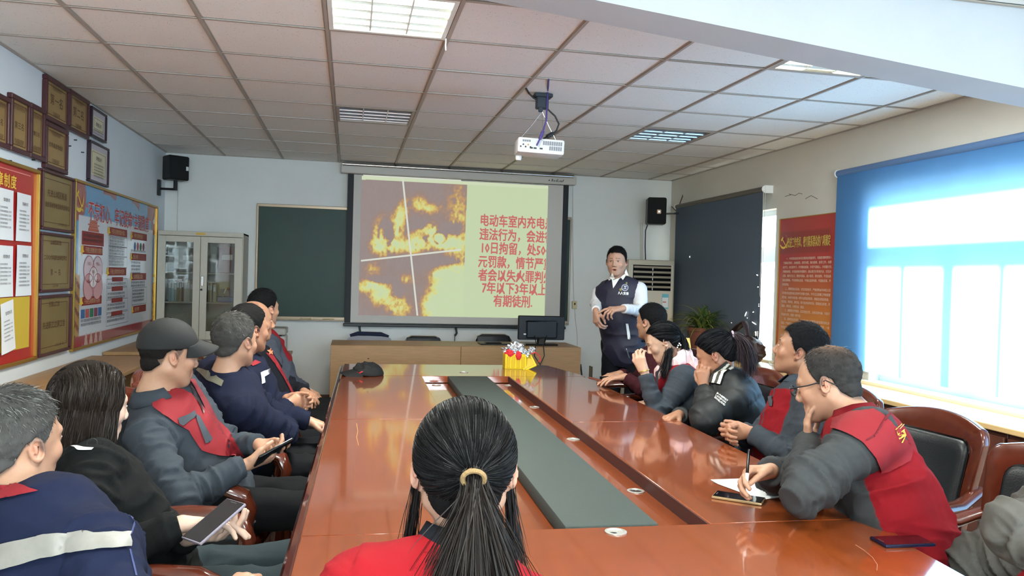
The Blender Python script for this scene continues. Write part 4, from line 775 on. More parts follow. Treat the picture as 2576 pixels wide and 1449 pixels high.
# ================================================================ ARMCHAIRS
def make_chair():
    t = thing('armchair', 'x', 'chair')
    # seat
    MB().box(-.25, .25, -.24, .27, .37, .425, .012, seg=2).build('seat_frame', M_chairwood, t)
    MB().box(-.235, .235, -.215, .26, .42, .485, .028, seg=3).build('seat', M_leather, t)
    tilt = math.radians(-11); BM = Matrix.Translation((0, -.23, .40)) @ Matrix.Rotation(-tilt, 4, 'X')
    # back: arched wooden frame
    def arch(w0, w1, h0, h1, n=14):
        pts = [(-w0, h0)]; 
        pts += [(-w1, h1-.09)]+[(-w1+.045*(1-math.cos(a)), h1-.09+.065*math.sin(a)) for a in np.linspace(0.2, math.pi/2, 5)]
        top = [(x, h1-.025+.04*(1-(x/(w1-.045))**2)) for x in np.linspace(-w1+.06, w1-.06, n)]
        return pts+top+[(-x, y) for x, y in pts[::-1]]
    A = arch(.225, .265, .0, .58)
    cv = lambda x, y: -.05*(1-(x/.27)**2)*min(1, y/.4)          # back is bowed backwards
    def slab(out, cy, prof, nm, m):
        rings = []
        for th, s in prof: rings.append([(x*s, th+cv(x*s, (y-cy)*s+cy), (y-cy)*s+cy) for x, y in out])
        return MB().ring_loft(rings).xf(BM).build(nm, m, t, ang=50)
    slab(A, .29, [(-.020, .02), (-.020, .3), (-.020, .55), (-.020, .8), (-.020, .97), (-.016, .99), (-.010, 1.0), (.010, 1.0), (.016, .99), (.020, .97), (.020, .8), (.020, .55), (.020, .3), (.020, .02)], 'back_frame', M_chairwood)
    def rr(w, h0, h1, r, k=6):
        P = []
        for cx, cy, a0 in ((w-r, h1-r, 0), (-w+r, h1-r, math.pi/2), (-w+r, h0+r, math.pi), (w-r, h0+r, 1.5*math.pi)):
            for a in np.linspace(a0, a0+math.pi/2, k): P.append((cx+r*math.cos(a), cy+r*math.sin(a)))
            nx = {0: (-1, 0), 1: (0, -1), 2: (1, 0), 3: (0, 1)}
        Q = []
        for i, p in enumerate(P):
            q = P[(i+1) % len(P)]; d = math.hypot(q[0]-p[0], q[1]-p[1]); m_ = max(1, int(d/.05)); Q += [(p[0]+(q[0]-p[0])*j/m_, p[1]+(q[1]-p[1])*j/m_) for j in range(m_)]
        return Q
    R_ = rr(.195, .06, .495, .05)
    for sg, nm in ((1, 'back_pad'), (-1, 'rear_pad')):
        slab(R_, .28, [(sg*a_, s_) for a_, s_ in ((.018, 1.0), (.030, .995), (.038, .965), (.042, .92), (.044, .8), (.045, .6), (.045, .4), (.045, .2), (.045, .02))], nm, M_leather)
        if sg == 1: MB().tube([Vector((x*1.005, sg*.022+cv(x, y), (y-.28)*1.005+.28)) for x, y in R_+R_[:1]], .006, 6).xf(BM).build('piping', M_gloss, t)
    for s in (-1, 1):
        path = [(s*.245, -.33, .72), (s*.275, -.20, .675), (s*.30, -.05, .672), (s*.305, .10, .675), (s*.30, .20, .668), (s*.292, .262, .640), (s*.285, .285, .59), (s*.28, .275, .53)]
        a = MB().tube(path, [.022, .030, .034, .036, .037, .036, .032, .026], 12, flat=.72, up=(0, 0, 1)); a.build('armrest', M_chairwood, t)
        MB().tube([(s*.28, .275, .535), (s*.272, .262, .47), (s*.262, .25, .25), (s*.258, .25, 0.0)], [.024, .026, .024, .018], 10).build('leg', M_chairwood, t)
        MB().tube([(s*.28, .2751, .545), (s*.2795, .274, .535)], .0272, 12).build('metal_ring', M_steel, t)
        MB().tube([(s*.225, -.22, .45), (s*.235, -.24, .25), (s*.245, -.32, 0.0)], [.024, .023, .017], 10).build('leg', M_chairwood, t)
    MB().box(-.24, .24, -.235, -.215, .2, .235, .005).build('stretcher', M_chairwood, t)
    return t
ch0 = make_chair()
def chair(x, y, face, label, group=None, first=[True]):
    if first[0]: c = ch0; first[0] = False
    else: c = copy_tree(ch0)
    c.location = (x, y, 0); c.rotation_euler = (0, 0, math.radians(face-90)); c['label'] = label; c['group'] = group or 'wooden armchairs around the conference table'
    return c
CH = [(-.58, 1.80, -4, 'armchair of the grey haired man nearest us on the left, only its armrest end showing'), (-.58, 2.31, 0, 'armchair under the long-haired woman, armrest beside her phone'), (-.57, 3.25, -8, 'armchair of the man in the black cap, glossy armrests on both sides'),
      (-.55, 3.90, -4, 'armchair of the grey-haired man in navy workwear'), (-.56, 4.42, -2, 'armchair of the man with clasped hands, mostly hidden'), (-.56, 4.97, 0, 'armchair of the bald man on the left side'), (-.58, 5.50, 4, 'armchair farthest on the left side'),
      (2.06, 5.22, 178, 'armchair of the man in maroon, farthest on the right'), (1.95, 4.62, 180, 'armchair of the girl in the pink hood'), (1.94, 4.02, 182, 'armchair with bright wooden back behind the woman in the black puffer jacket'), (2.02, 3.36, 182, 'armchair of the man with clasped hands on the right side'),
      (1.93, 2.66, 184, 'empty looking armchair behind the man writing, farther of the two dark backs'), (1.83, 1.97, 184, 'armchair with large black back at the lower right edge'), (.19, 1.02, 90, 'armchair of the woman with the ponytail at the near end of the table')]
for c in CH: chair(*c)

# ================================================================ THINGS ON THE TABLE
def phone(lab, M, body=(20, 22, 34), screen=None, name='smartphone', l=.15, w=.073):
    t = thing(name, lab, 'phone', M=M); MB().box(-w/2, w/2, -l/2, l/2, 0, .0085, .003, seg=2).build('body', mat('phone_%d' % body[0], body, .25, metal=.3), t)
    MB().box(-w/2+.003, w/2-.003, -l/2+.003, l/2-.003, .0082, .0092, .0004).build('glass_screen', screen or mat('phone_glass', (14, 12, 18), .05, coat=1), t)
    MB().box(-.012, .012, l/2-.011, l/2-.008, .0092, .0095).build('speaker_slot', mat('slot_grey', (60, 60, 64), .4), t); return t
def Mtab(px, py, z, ang): c = onz(px, py, z); return Matrix.Translation((c[0], c[1], z)) @ Matrix.Rotation(math.radians(ang), 4, 'Z')
phone('smartphone with gold rim lying beside the white paper', Mtab(1858, 1256, ZT+.0005, 51), (170, 140, 100), l=.158, w=.078)
phone('dark blue smartphone lying alone at the right edge of the table', Mtab(2270, 1366, ZT+.0005, 88), (28, 30, 56), l=.15, w=.074)
t = thing('writing_paper', 'blank white sheet of paper under the writing hand', 'paper', M=Matrix.Identity(4))
cp = [onz(x, y, ZT) for x, y in ((1787, 1212), (1915, 1259), (1986, 1249), (1872, 1209))]
MB().grid(lambda a, b: tuple((cp[0]*(1-a)+cp[1]*a)*(1-b)+(cp[3]*(1-a)+cp[2]*a)*b+np.array([0, 0, .002+.004*math.sin(a*3.1)*b+.006*max(0, .15-a)/.15])), 12, 8).build('page', M_paper, t, fixn=False)
# yellow box with foil escape hood bag
bx_ = Mtab(1294, 927, ZT, 0)
M_yel = mat('yellow_plastic', (232, 196, 24), .35, noise=.08, nscale=12)
t = thing('yellow_tin', 'open yellow box at the far end of the table holding a silver foil hood', 'box', M=bx_)
b = MB(); w_, d_, h_ = .085, .045, .115
sh = [(-w_, -d_), (w_, -d_), (w_, d_), (-w_, d_)]
for q in ((-w_, w_, -d_, -d_+.004), (-w_, w_, d_-.004, d_), (-w_, -w_+.004, -d_, d_), (w_-.004, w_, -d_, d_), ): b.box(q[0], q[1], q[2], q[3], 0, h_, .0015)
b.box(-w_, w_, -d_, d_, 0, .004); b.build('box_walls', M_yel, t)
for k in range(4): MB().box(-.07+k*.038, -.045+k*.038, -d_-.003, -d_, .01, h_-.02, .002).build('moulded_rib', mat('yellow_dark', (206, 170, 20), .4), t)
LM = Matrix.Translation((.115, -.05, .005)) @ Matrix.Rotation(math.radians(-24), 4, 'Y') @ Matrix.Rotation(math.radians(-28), 4, 'X')
MB().box(-.055, .055, -.006, .006, 0, .125, .004).xf(LM).build('box_lid', M_yel, t); MB().box(-.042, .042, -.009, -.006, .012, .113, .002).xf(LM).build('lid_panel', mat('yellow_dark', (206, 170, 20), .4), t)
t = thing('foil_hood', 'crumpled silver foil hood with red cloth spilling out of the yellow box', 'hood', M=bx_)
M_foil = mat('foil_silver', (225, 228, 230), .22, metal=.9)
def crumple(c, r, seed, amp, nu=40, nv=24):
    V = []
    for j in range(nv+1):
        for i in range(nu):
            a, p = 2*math.pi*i/nu, math.pi*j/nv; V.append((math.sin(p)*math.cos(a), math.sin(p)*math.sin(a), math.cos(p)))
    V = np.array(V); nn = fbm(V*3.2+seed, seed, 4); nn = 1+amp*(np.abs(nn*2-1)-.35)*2; V = V*nn[:, None]*np.array(r)+np.array(c)
    return MB().add(V, [(j*nu+i, j*nu+(i+1) % nu, (j+1)*nu+(i+1) % nu, (j+1)*nu+i) for j in range(nv) for i in range(nu)])
crumple((-.005, 0, .145), (.085, .05, .05), 3, .55).build('foil_cloth', M_foil, t, smooth=False); crumple((.075, -.01, .118), (.05, .045, .035), 8, .6).build('foil_cloth', M_foil, t, smooth=False); crumple((.125, -.03, .145), (.03, .03, .03), 5, .6, 24, 16).build('foil_cloth', M_foil, t, smooth=False)
M_rc = mat('red_cloth', (206, 38, 44), .7)
crumple((-.045, -.035, .118), (.045, .02, .03), 11, .4).build('red_lining', M_rc, t); crumple((.02, -.05, .105), (.025, .012, .035), 12, .35).build('red_lining', M_rc, t); MB().tube([(.12, -.05, .12), (.15, -.055, .13), (.185, -.05, .10), (.19, -.06, .07), (.17, -.06, .06)], .004, 6).build('red_cord', M_rc, t)

# ================================================================ PLANT, LAMP, BAG, BOTTLE ON THE LEDGE
pl = thing('spider_plant', 'bushy spider plant in a terracotta pot in front of the dark blind', 'plant', (3.50, 7.35, .746))
M_terra = mat('terracotta', (140, 82, 62), .7, noise=.12)
MB().lathe([(0.0, 0), (.10, 0), (.135, .21), (.15, .215), (.152, .25), (.138, .252), (.13, .22), (0, .22)], 28).build('pot', M_terra, pl)
MB().lathe([(0.0, .225), (.13, .225), (.0, .24)], 20).build('soil', mat('soil', (50, 38, 30), .9), pl)
M_leaf = mat('leaf_green', (78, 104, 48), .45, noise=.3, nscale=14); M_leaf2 = mat('leaf_yellow', (136, 140, 62), .5, noise=.2, nscale=14)
rl = random.Random(5)
for k in range(120):
    a = rl.uniform(0, 2*math.pi); L_ = rl.uniform(.28, .50); el = rl.uniform(.25, 1.35) if k > 25 else rl.uniform(1.1, 1.5); w_ = rl.uniform(.007, .012); n_ = 9; v = []; p = np.array([rl.uniform(-.05, .05), rl.uniform(-.05, .05), .23]); e = el
    side = np.array([-math.sin(a), math.cos(a), 0])
    for i in range(n_+1):
        s = i/n_; ww = w_*(1-s**2.2)+.0008; up = np.array([math.cos(a)*-math.sin(e), math.sin(a)*-math.sin(e), math.cos(e)])*ww*.35
        v += [tuple(p-side*ww+up), tuple(p), tuple(p+side*ww+up)]
        d = np.array([math.cos(a)*math.cos(e), math.sin(a)*math.cos(e), math.sin(e)]); p = p+d*L_/n_; e -= (1.5/n_)*(1.2 if el > .8 else .9)
        if p[0] > .17: p[0] = .17
    f = [(i*3+q, i*3+q+1, i*3+q+4, i*3+q+3) for i in range(n_) for q in (0, 1)]
    MB().add(v, f).build('leaf', M_leaf2 if (k % 4 == 0) else M_leaf, pl, fixn=False)
lp = thing('desk_lamp', 'small desk lamp with grey dome shade glowing on the ledge left of the plant', 'lamp', (3.50, 7.72, .746))
MB().lathe([(0.0, .235), (.03, .232), (.06, .20), (.075, .15), (.078, .12), (.074, .12), (.068, .15), (.05, .2), (0, .222)], 24).build('shade', mat('shade_grey', (92, 102, 108), .5), lp)
MB().lathe([(0, 0), (.06, 0), (.06, .118), (0, .12)], 24).build('glowing_body', mat('lamp_glow', (236, 226, 150), .5, emit=(250, 236, 150), estr=.35), lp)
bg = thing('handbag', 'dark brown leather bag with raised strap slumped on the ledge', 'bag', (3.50, 6.50, .746))
crumple((0, -.06, .11), (.13, .25, .13), 21, .12, 40, 28).build('bag_body', mat('brown_leather', (58, 40, 36), .5, bump=.3, bscale=30), bg)
MB().tube([(0, .12, .19), (0, .21, .25), (0, .08, .32), (0, .0, .36), (0, -.03, .33), (0, -.06, .24), (0, -.03, .20)], [.03, .042, .045, .03, .028, .022, .02], 10, flat=.35).build('strap', mat('brown_leather2', (48, 32, 36), .45), bg)
MB().tube([(-.11, .1, .10), (-.135, 0, .11), (-.11, -.12, .10)], .008, 8).build('piping', mat('brown_leather2', (48, 32, 36), .45), bg)
bt_ = thing('vacuum_bottle', 'dark vacuum bottle with a steel cap behind the brown bag', 'bottle', (3.60, 6.47, .746))
MB().lathe([(0, 0), (.034, 0), (.036, .01), (.036, .17), (.028, .21), (.018, .235), (0, .235)], 20).build('body', mat('bottle_dark', (36, 34, 36), .25, metal=.5), bt_); MB().lathe([(0, .235), (.019, .235), (.02, .275), (.017, .28), (0, .28)], 20).build('cap', M_steel, bt_)
tag(MB().tube([tuple(onz(x, y, .752)) for x, y in ((1930, 905), (1938, 918), (1952, 922), (1957, 915))], .0025, 6).build('thin_cable', M_wirew), 'thin pale cable curled on the sunlit ledge below the poster', 'cable')
# ================================================================ IMPLICIT SURFACES FOR PEOPLE
def nrm(v): v = np.asarray(v, float); return v/(np.linalg.norm(v)+1e-12)
def V3(*a): return np.array(a, float)
class SDF:
    def __init__(s, lo, hi, h):
        s.o = np.array(lo, float); s.h = h; s.n = np.ceil((np.array(hi)-s.o)/h).astype(int)+1
        s.F = np.full(s.n, 9.0, np.float32)
    def sub(s, lo, hi):
        a = np.maximum(0, np.floor((lo-s.o)/s.h).astype(int)); b = np.minimum(s.n, np.ceil((hi-s.o)/s.h).astype(int)+2)
        if (b <= a).any(): return None
        g = [(s.o[i]+np.arange(a[i], b[i])*s.h).astype(np.float32) for i in range(3)]
        return (slice(a[0], b[0]), slice(a[1], b[1]), slice(a[2], b[2])), np.stack(np.meshgrid(*g, indexing='ij'), -1)
    def put(s, lo, hi, fn, k=.02, mode='u'):
        pad = k+2*s.h; r = s.sub(np.array(lo)-pad, np.array(hi)+pad)
        if r is None: return
        sl, P = r; d = fn(P).astype(np.float32); F = s.F[sl]
        if mode == 'u': h = np.maximum(k-np.abs(F-d), 0)/max(k, 1e-6); s.F[sl] = np.minimum(F, d)-h*h*k*.25
        else: d = -d; h = np.maximum(k-np.abs(F-d), 0)/max(k, 1e-6); s.F[sl] = np.maximum(F, d)+h*h*k*.25
    def cap(s, a, b, ra, rb=None, k=.02, mode='u', flat=None, fax=None, cut=False):
        a = np.asarray(a, float); b = np.asarray(b, float); rb = ra if rb is None else rb; ab = b-a; L2 = float(ab@ab)+1e-12; m = max(ra, rb)
        def fn(P):
            q = P-a; t = np.clip((q@ab)/L2, 0, 1); e = q-t[..., None]*ab; rr = ra+(rb-ra)*t
            if flat:
                u = np.asarray(fax)-0; c = e@u; e = e+(c*(1/flat-1))[..., None]*u; d = (np.sqrt((e*e).sum(-1))-rr)*min(1, (flat+1)/2)
            else: d = np.sqrt((e*e).sum(-1))-rr
            if cut: d = np.maximum(d, ((q@ab)/L2-1)*math.sqrt(L2))
            return d
        s.put(np.minimum(a, b)-m, np.maximum(a, b)+m, fn, k, mode)
    def ell(s, c, r, R=None, k=.02, mode='u'):
        c = np.asarray(c, float); r = np.asarray(r, float); R = np.eye(3) if R is None else R; m = r.max()
        def fn(P):
            q = (P-c)@R.T; k0 = np.sqrt(((q/r)**2).sum(-1)); k1 = np.sqrt(((q/(r*r))**2).sum(-1))+1e-9; return k0*(k0-1)/k1
        s.put(c-m, c+m, fn, k, mode)
    def mesh(s):
        F = s.F; S = F < 0; n = F.shape
        c = np.zeros((n[0]-1, n[1]-1, n[2]-1), np.uint8)
        for dx in (0, 1):
            for dy in (0, 1):
                for dz in (0, 1): c += S[dx:n[0]-1+dx, dy:n[1]-1+dy, dz:n[2]-1+dz]
        act = (c > 0) & (c < 8); I = np.argwhere(act)
        if len(I) == 0: return np.zeros((0, 3)), []
        id_ = np.full(act.shape, -1, np.int64); id_[act] = np.arange(len(I))
        acc = np.zeros((len(I), 3)); cnt = np.zeros(len(I))
        for ax in range(3):
            o1, o2 = [q for q in range(3) if q != ax]
            for u in (0, 1):
                for v in (0, 1):
                    A = I.copy(); A[:, o1] += u; A[:, o2] += v; B = A.copy(); B[:, ax] += 1
                    fa = F[A[:, 0], A[:, 1], A[:, 2]].astype(float); fb = F[B[:, 0], B[:, 1], B[:, 2]].astype(float); m = (fa < 0) != (fb < 0)
                    t = fa/(fa-fb+1e-12); P = np.zeros((len(I), 3)); P[:, o1] = u; P[:, o2] = v; P[:, ax] = t
                    acc[m] += P[m]; cnt[m] += 1
        V = s.o+(I+acc/cnt[:, None])*s.h; Q = []
        for ax in range(3):
            o1, o2 = (ax+1) % 3, (ax+2) % 3
            sl0 = [slice(None)]*3; sl1 = [slice(None)]*3; sl0[ax] = slice(0, n[ax]-1); sl1[ax] = slice(1, n[ax])
            E = S[tuple(sl0)] != S[tuple(sl1)]; J = np.argwhere(E); J = J[(J[:, o1] > 0) & (J[:, o2] > 0) & (J[:, o1] < n[o1]-1) & (J[:, o2] < n[o2]-1)]
            ins = S[J[:, 0], J[:, 1], J[:, 2]]
            def g(a, b): K = J.copy(); K[:, o1] -= a; K[:, o2] -= b; return id_[K[:, 0], K[:, 1], K[:, 2]]
            q = np.stack([g(1, 1), g(0, 1), g(0, 0), g(1, 0)], 1); q[~ins] = q[~ins][:, ::-1]; Q.append(q)
        Q = np.concatenate(Q); Q = Q[(Q >= 0).all(1)]
        return V, Q
def fastmesh(name, V, Q, m, parent=None, col=None, smooth=True):
    me = bpy.data.meshes.new(name); nq = len(Q); w = Q.shape[1]
    me.vertices.add(len(V)); me.vertices.foreach_set('co', np.asarray(V, np.float32).ravel()); me.loops.add(nq*w); me.loops.foreach_set('vertex_index', Q.astype(np.int32).ravel())
    me.polygons.add(nq); me.polygons.foreach_set('loop_start', np.arange(0, nq*w, w, dtype=np.int32)); me.polygons.foreach_set('loop_total', np.full(nq, w, np.int32))
    me.update(calc_edges=True)
    if smooth: me.polygons.foreach_set('use_smooth', np.ones(nq, bool))
    if m: me.materials.append(m)
    if col is not None: set_col(me, col)
    return link(name, me, parent)
def vnormals(V, Q):
    a = V[Q[:, 2]]-V[Q[:, 0]]; b = V[Q[:, 3]]-V[Q[:, 1]]; fn = np.cross(a, b); N = np.zeros_like(V)
    for i in range(4): np.add.at(N, Q[:, i], fn)
    return N/(np.linalg.norm(N, axis=1, keepdims=True)+1e-12)
def ik(S, W, pole, l1, l2):
    d = W-S; D = np.linalg.norm(d); u = d/D
    if D > (l1+l2)*.995: k = D/((l1+l2)*.995); l1 *= k; l2 *= k
    a = (l1*l1-l2*l2+D*D)/(2*D); h = math.sqrt(max(l1*l1-a*a, 1e-6)); p = np.asarray(pole, float); p = nrm(p-u*(p@u)); return S+u*a+p*h

CK = .40
def arc(c): return arr(c)*CK
M_skin = mat('skin', (200, 160, 135), .48, attr='Col', spec=.4, noise=.05, nscale=60, bump=.04, bscale=350)
_b = M_skin.node_tree.nodes['Principled BSDF']; _b.inputs['Subsurface Weight'].default_value = .08; _b.inputs['Subsurface Radius'].default_value = (.02, .008, .004)
M_cloth = mat('garment_cloth', (60, 60, 60), .9, attr='Col', spec=.22, bump=.12, bscale=420, noise=.06, nscale=12)
def add_folds(m, sc=16, st=.5):
    nt = m.node_tree; n = nt.nodes; L = nt.links; b = n['Principled BSDF']; old = b.inputs['Normal'].links[0].from_socket if b.inputs['Normal'].links else None
    tc = n.new('ShaderNodeTexCoord'); t = n.new('ShaderNodeTexNoise'); t.inputs['Scale'].default_value = sc; t.inputs['Detail'].default_value = 3; t.inputs['Distortion'].default_value = 1.2; t.noise_type = 'RIDGED_MULTIFRACTAL' if 'RIDGED_MULTIFRACTAL' in t.bl_rna.properties['noise_type'].enum_items else 'FBM'
    L.new(tc.outputs['Object'], t.inputs[0]); bp = n.new('ShaderNodeBump'); bp.inputs['Strength'].default_value = st; bp.inputs['Distance'].default_value = .006; L.new(t.outputs['Fac'], bp.inputs['Height'])
    if old: L.new(old, bp.inputs['Normal'])
    L.new(bp.outputs[0], b.inputs['Normal'])
add_folds(M_cloth, 9, .45)
M_nylon = mat('garment_nylon', (30, 30, 30), .62, attr='Col', bump=.05, bscale=200)
M_hair = mat('hair', (20, 18, 16), .52, attr='Col', spec=.22)
M_hairbase = mat('hair_base', (16, 14, 13), .8, attr='Col', bump=.3, bscale=420, stretch=(1, 1, .25), spec=.15)
SKIN = dict(light=(212, 172, 146), mid=(196, 150, 122), tan=(180, 132, 104), pale=(226, 192, 170))

def hairline(phi, tab):     # phi 0 = front .. 180 = back, gives the lowest z of hair
    return np.interp(phi, [q[0] for q in tab], [q[1] for q in tab])
SHORT = [(0, .078), (35, .074), (58, .050), (72, .012), (84, -.010), (92, .024), (108, .012), (120, -.030), (150, -.058), (180, -.064)]
RECEDE = [(0, .112), (30, .108), (50, .088), (62, .050), (74, .010), (84, -.010), (92, .022), (108, .010), (120, -.034), (150, -.064), (180, -.070)]
FRINGE = [(0, .2), (60, .2), (75, .014), (84, -.005), (92, .024), (108, .010), (120, -.030), (150, -.056), (180, -.06)]

def hand(sd, W, d, n, side, s=1.0, curl=(.35, .4, .45, .5), c2=1.0, thumb=(.6, .7, .3), spread=.10, k=.006, tb=.3):
    d = nrm(d); n = np.asarray(n, float); n = nrm(n-d*(n@d)); lat = np.cross(n, d)*side
    P = lambda a, b, c: W+s*(a*d+b*lat+c*n)
    kn = [P(.086, .030, 0), P(.090, .010, -.002), P(.086, -.010, -.001), P(.078, -.028, .002)]
    sd.cap(W, P(.03, 0, .002), .021*s, .024*s, k=.012, flat=.75, fax=n)
    for q, (kp, r) in enumerate(zip(kn, (.0125, .0125, .012, .011))): sd.cap(P(.018, (.012, .005, -.004, -.012)[q], .002), kp, .0155*s, r*s, k=.012)
    for q, (kp, L) in enumerate(zip(kn, ((.044, .026, .020), (.048, .030, .021), (.044, .028, .020), (.034, .021, .018)))):
        ang = 0; p = kp; dd = nrm(d+lat*spread*(1.2, .3, -.5, -1.4)[q])
        for j, l in enumerate(L):
            ang += curl[q]*(1, c2, .8*c2)[j]; dr = dd*math.cos(ang)+n*math.sin(ang); e = p+dr*l*s
            r0 = (.0092, .0084, .0078)[j]*s*(.9 if q == 3 else 1); sd.cap(p, e, r0, r0*.93, k=k*.7 if j else .008); p = e
    dr = nrm(lat*thumb[0]+d*thumb[1]+n*thumb[2]); p = P(.022, .022, .006)
    for j, (l, r) in enumerate(((.040, .0135), (.032, .0105), (.026, .0092))):
        e = p+dr*l*s; sd.cap(p, e, r*s, r*.88*s, k=.010 if j == 0 else .004); p = e; dr = nrm(dr+d*tb*.5-lat*tb)
class Person: pass
M_eye = mat('eyeball', (210, 205, 200), .2, attr='Col')
def to_world(p, A): return p.Hc+p.hs*(A@p.HR)
def person(label, head, hyaw, hip, cyaw, hpitch=0, hroll=0, s=1.0, hs=1.0, skin='mid', hair='short', hcol=(26, 24, 24), grey=0.0, tab=SHORT, thick=(.016, .010), vox=.005, cvox=.0075,
           arms=None, legyaw=None, stand=False, shw=.175, bulk=1.0, jcol=None, jmat=None, tcol=(34, 34, 38), jname='jacket', collar=None, wr=1.0, hipz=.545, neck=None, ears=(1, 1), mouth=0, strands=(1400, .022), fem=False, legs=True, shoe=(30, 28, 28), nb=None, puff=False, sleeves=True, shd=.075, bald=0.0):
    Hc = np.asarray(head, float); p = Person(); cp, sp_ = math.cos(math.radians(hpitch)), math.sin(math.radians(hpitch)); a = math.radians(hyaw)
    f0 = V3(math.cos(a), math.sin(a), 0); r0 = V3(math.sin(a), -math.cos(a), 0); hf = f0*cp-V3(0, 0, 1)*sp_; hu = np.cross(r0, hf); cr_, sr_ = math.cos(math.radians(hroll)), math.sin(math.radians(hroll)); hr, hu = r0*cr_-hu*sr_, hu*cr_+r0*sr_
    HR = np.stack([hr, hf, hu]); hs_ = hs*s; L = lambda x, y, z: Hc+hs_*(x*hr+y*hf+z*hu); p.L = L; p.HR = HR; p.Hc = Hc; p.hs = hs_; p.hf, p.hr, p.hu = hf, hr, hu
    ca = math.radians(cyaw); cf0 = V3(math.cos(ca), math.sin(ca), 0)
    Nb = (Hc-V3(0, 0, .158*s)-hf*.010*s-cf0*.030*s-(hu-V3(0, 0, 1))*.05) if nb is None else np.asarray(nb, float)
    Pv = V3(hip[0], hip[1], (0.96*s if stand else hipz)); w = nrm(Nb-Pv); cf = nrm(cf0-w*(cf0@w)); cr = np.cross(cf, w)
    Cc = Pv+(Nb-Pv)*.66; TL = np.linalg.norm(Nb-Pv); p.Nb, p.P, p.w, p.cf, p.cr, p.Cc = Nb, Pv, w, cf, cr, Cc
    Sh = {sg: Nb-w*shd*s+cr*sg*shw*s-cf*.0 for sg in (-1, 1)}
    root = thing('person', label, 'person', (hip[0], hip[1], 0)); p.root = root; off = np.array([hip[0], hip[1], 0])
    # ---- arms
    arms = arms or {}; A = {}
    for sg in (-1, 1):
        q = arms.get(sg)
        if q is None: q = dict(w=Sh[sg]+cf*.22-w*.34-cr*sg*.06, pole=cr*sg-w)
        Wp = np.asarray(q['w'], float); E = ik(Sh[sg], Wp, q.get('pole', cr*sg-V3(0, 0, 1)), .285*s, .255*s) if 'e' not in q else np.asarray(q['e'], float); A[sg] = (Sh[sg], E, Wp, q)
    p.arms = A
    # ---- body (skin): head, neck, trunk, arms, hands as one surface
    pts = [Hc+.17*s, Hc-.17*s, Pv-.13, Pv+.13]+[v for q in A.values() for v in (q[0]+.08, q[0]-.08, q[1]+.06, q[1]-.06, q[2]+.19, q[2]-.19)]
    lo, hi = np.min(pts, 0), np.max(pts, 0); sd = SDF(lo, hi, vox)
    ae = dict(R=HR)
    sd.ell(L(0, -.014, .034), V3(.076, .096, .084)*hs_, k=.02, **ae); sd.ell(L(0, .012, -.010), V3(.069, .078, .086)*hs_, k=.03, **ae)
    sd.ell(L(0, .036, -.052), V3(.050 if not fem else .045, .050, .060)*hs_, k=.03, **ae); sd.ell(L(0, .068, -.098), V3(.021, .018, .017)*hs_, k=.022, **ae)
    for g_ in (-1, 1):
        sd.cap(L(g_*.056, -.012, -.052), L(g_*.022, .058, -.096), .017*hs_, .015*hs_, k=.03); sd.ell(L(g_*.043, .058, -.026), V3(.022, .020, .020)*hs_, k=.02, **ae)
        sd.cap(L(g_*.012, .088, .022), L(g_*.040, .074, .022), .009*hs_, .010*hs_, k=.014); sd.ell(L(g_*.031, .102, .002), V3(.016, .014, .0105)*hs_, k=.010, mode='s', **ae); sd.ell(L(g_*.031, .078, .002), V3(.013, .0115, .0115)*hs_, k=.004, **ae)
        sd.ell(L(g_*.0125, .098, -.036), V3(.0085, .010, .008)*hs_, k=.007, **ae)
        if ears[0 if g_ < 0 else 1]:
            er = nrm(HR[0]*g_*.80-HR[1]*.60); ef = nrm(np.cross(HR[2], er)); eu = nrm(HR[2]*.98-HR[1]*.18); ef = nrm(np.cross(eu, er)); RE = np.stack([er, ef, np.cross(er, ef)]); c = L(g_*.0815, -.012, -.004)
            sd.ell(c+er*.004*hs_, V3(.0078, .0178, .030)*hs_, R=RE, k=.005); sd.ell(c+er*.0105*hs_+HR[1]*.003, V3(.0085, .0115, .021)*hs_, R=RE, k=.003, mode='s'); sd.ell(c+er*.006*hs_-HR[1]*.0015, V3(.004, .005, .012)*hs_, R=RE, k=.004); sd.ell(L(g_*.076, .003, -.010), V3(.005, .006, .008)*hs_, k=.004, **ae); sd.ell(L(g_*.079, -.004, -.030), V3(.006, .0085, .010)*hs_, k=.006, **ae)
    sd.cap(L(0, .087, .014), L(0, .105, -.026), .0075*hs_, .0098*hs_, k=.012); sd.ell(L(0, .106, -.030), V3(.0095, .0095, .0080)*hs_, k=.007, **ae)
    sd.cap(L(-.016, .085, -.0635), L(.016, .085, -.0635), .0075*hs_, k=.008); sd.cap(L(-.015, .083, -.0745), L(.015, .083, -.0745), .0085*hs_, k=.008)
    if mouth: sd.ell(L(0, .094, -.070), V3(.0185, .02, .0062)*hs_, k=.004, mode='s', **ae)
    else: sd.cap(L(-.022, .096, -.069), L(.022, .096, -.069), .0035*hs_, k=.004, mode='s')
    nk = .051*s if not fem else .043*s; nk = nk if neck is None else neck
    sd.cap(L(0, -.028, -.050), Nb+w*.01, nk, nk*1.10, k=.035); sd.cap(Nb, Nb-w*.10, nk*1.1, .08*s, k=.05)
    sd.cap(Pv, Cc, .11*s, .13*s, k=.05, flat=.7, fax=cf); sd.cap(Sh[-1], Sh[1], .045*s, k=.04)
    for sg, (S0, E, Wp, q) in A.items():
        sd.cap(S0, E, .042*s, .034*s, k=.03); sd.cap(E, Wp, .034*s, .0235*s, k=.02)
        hd = q.get('hd', nrm(Wp-E)); hn = q.get('hn', -V3(0, 0, 1)); hand(sd, Wp, hd, hn, q.get('side', -sg), s*q.get('hs', 1.0), **q.get('h', {}))
    V, Q = sd.mesh()
    q = (V-Hc)@HR.T/hs_; base = arr(SKIN[skin] if isinstance(skin, str) else skin)*.72; C = np.tile(base, (len(V), 1))
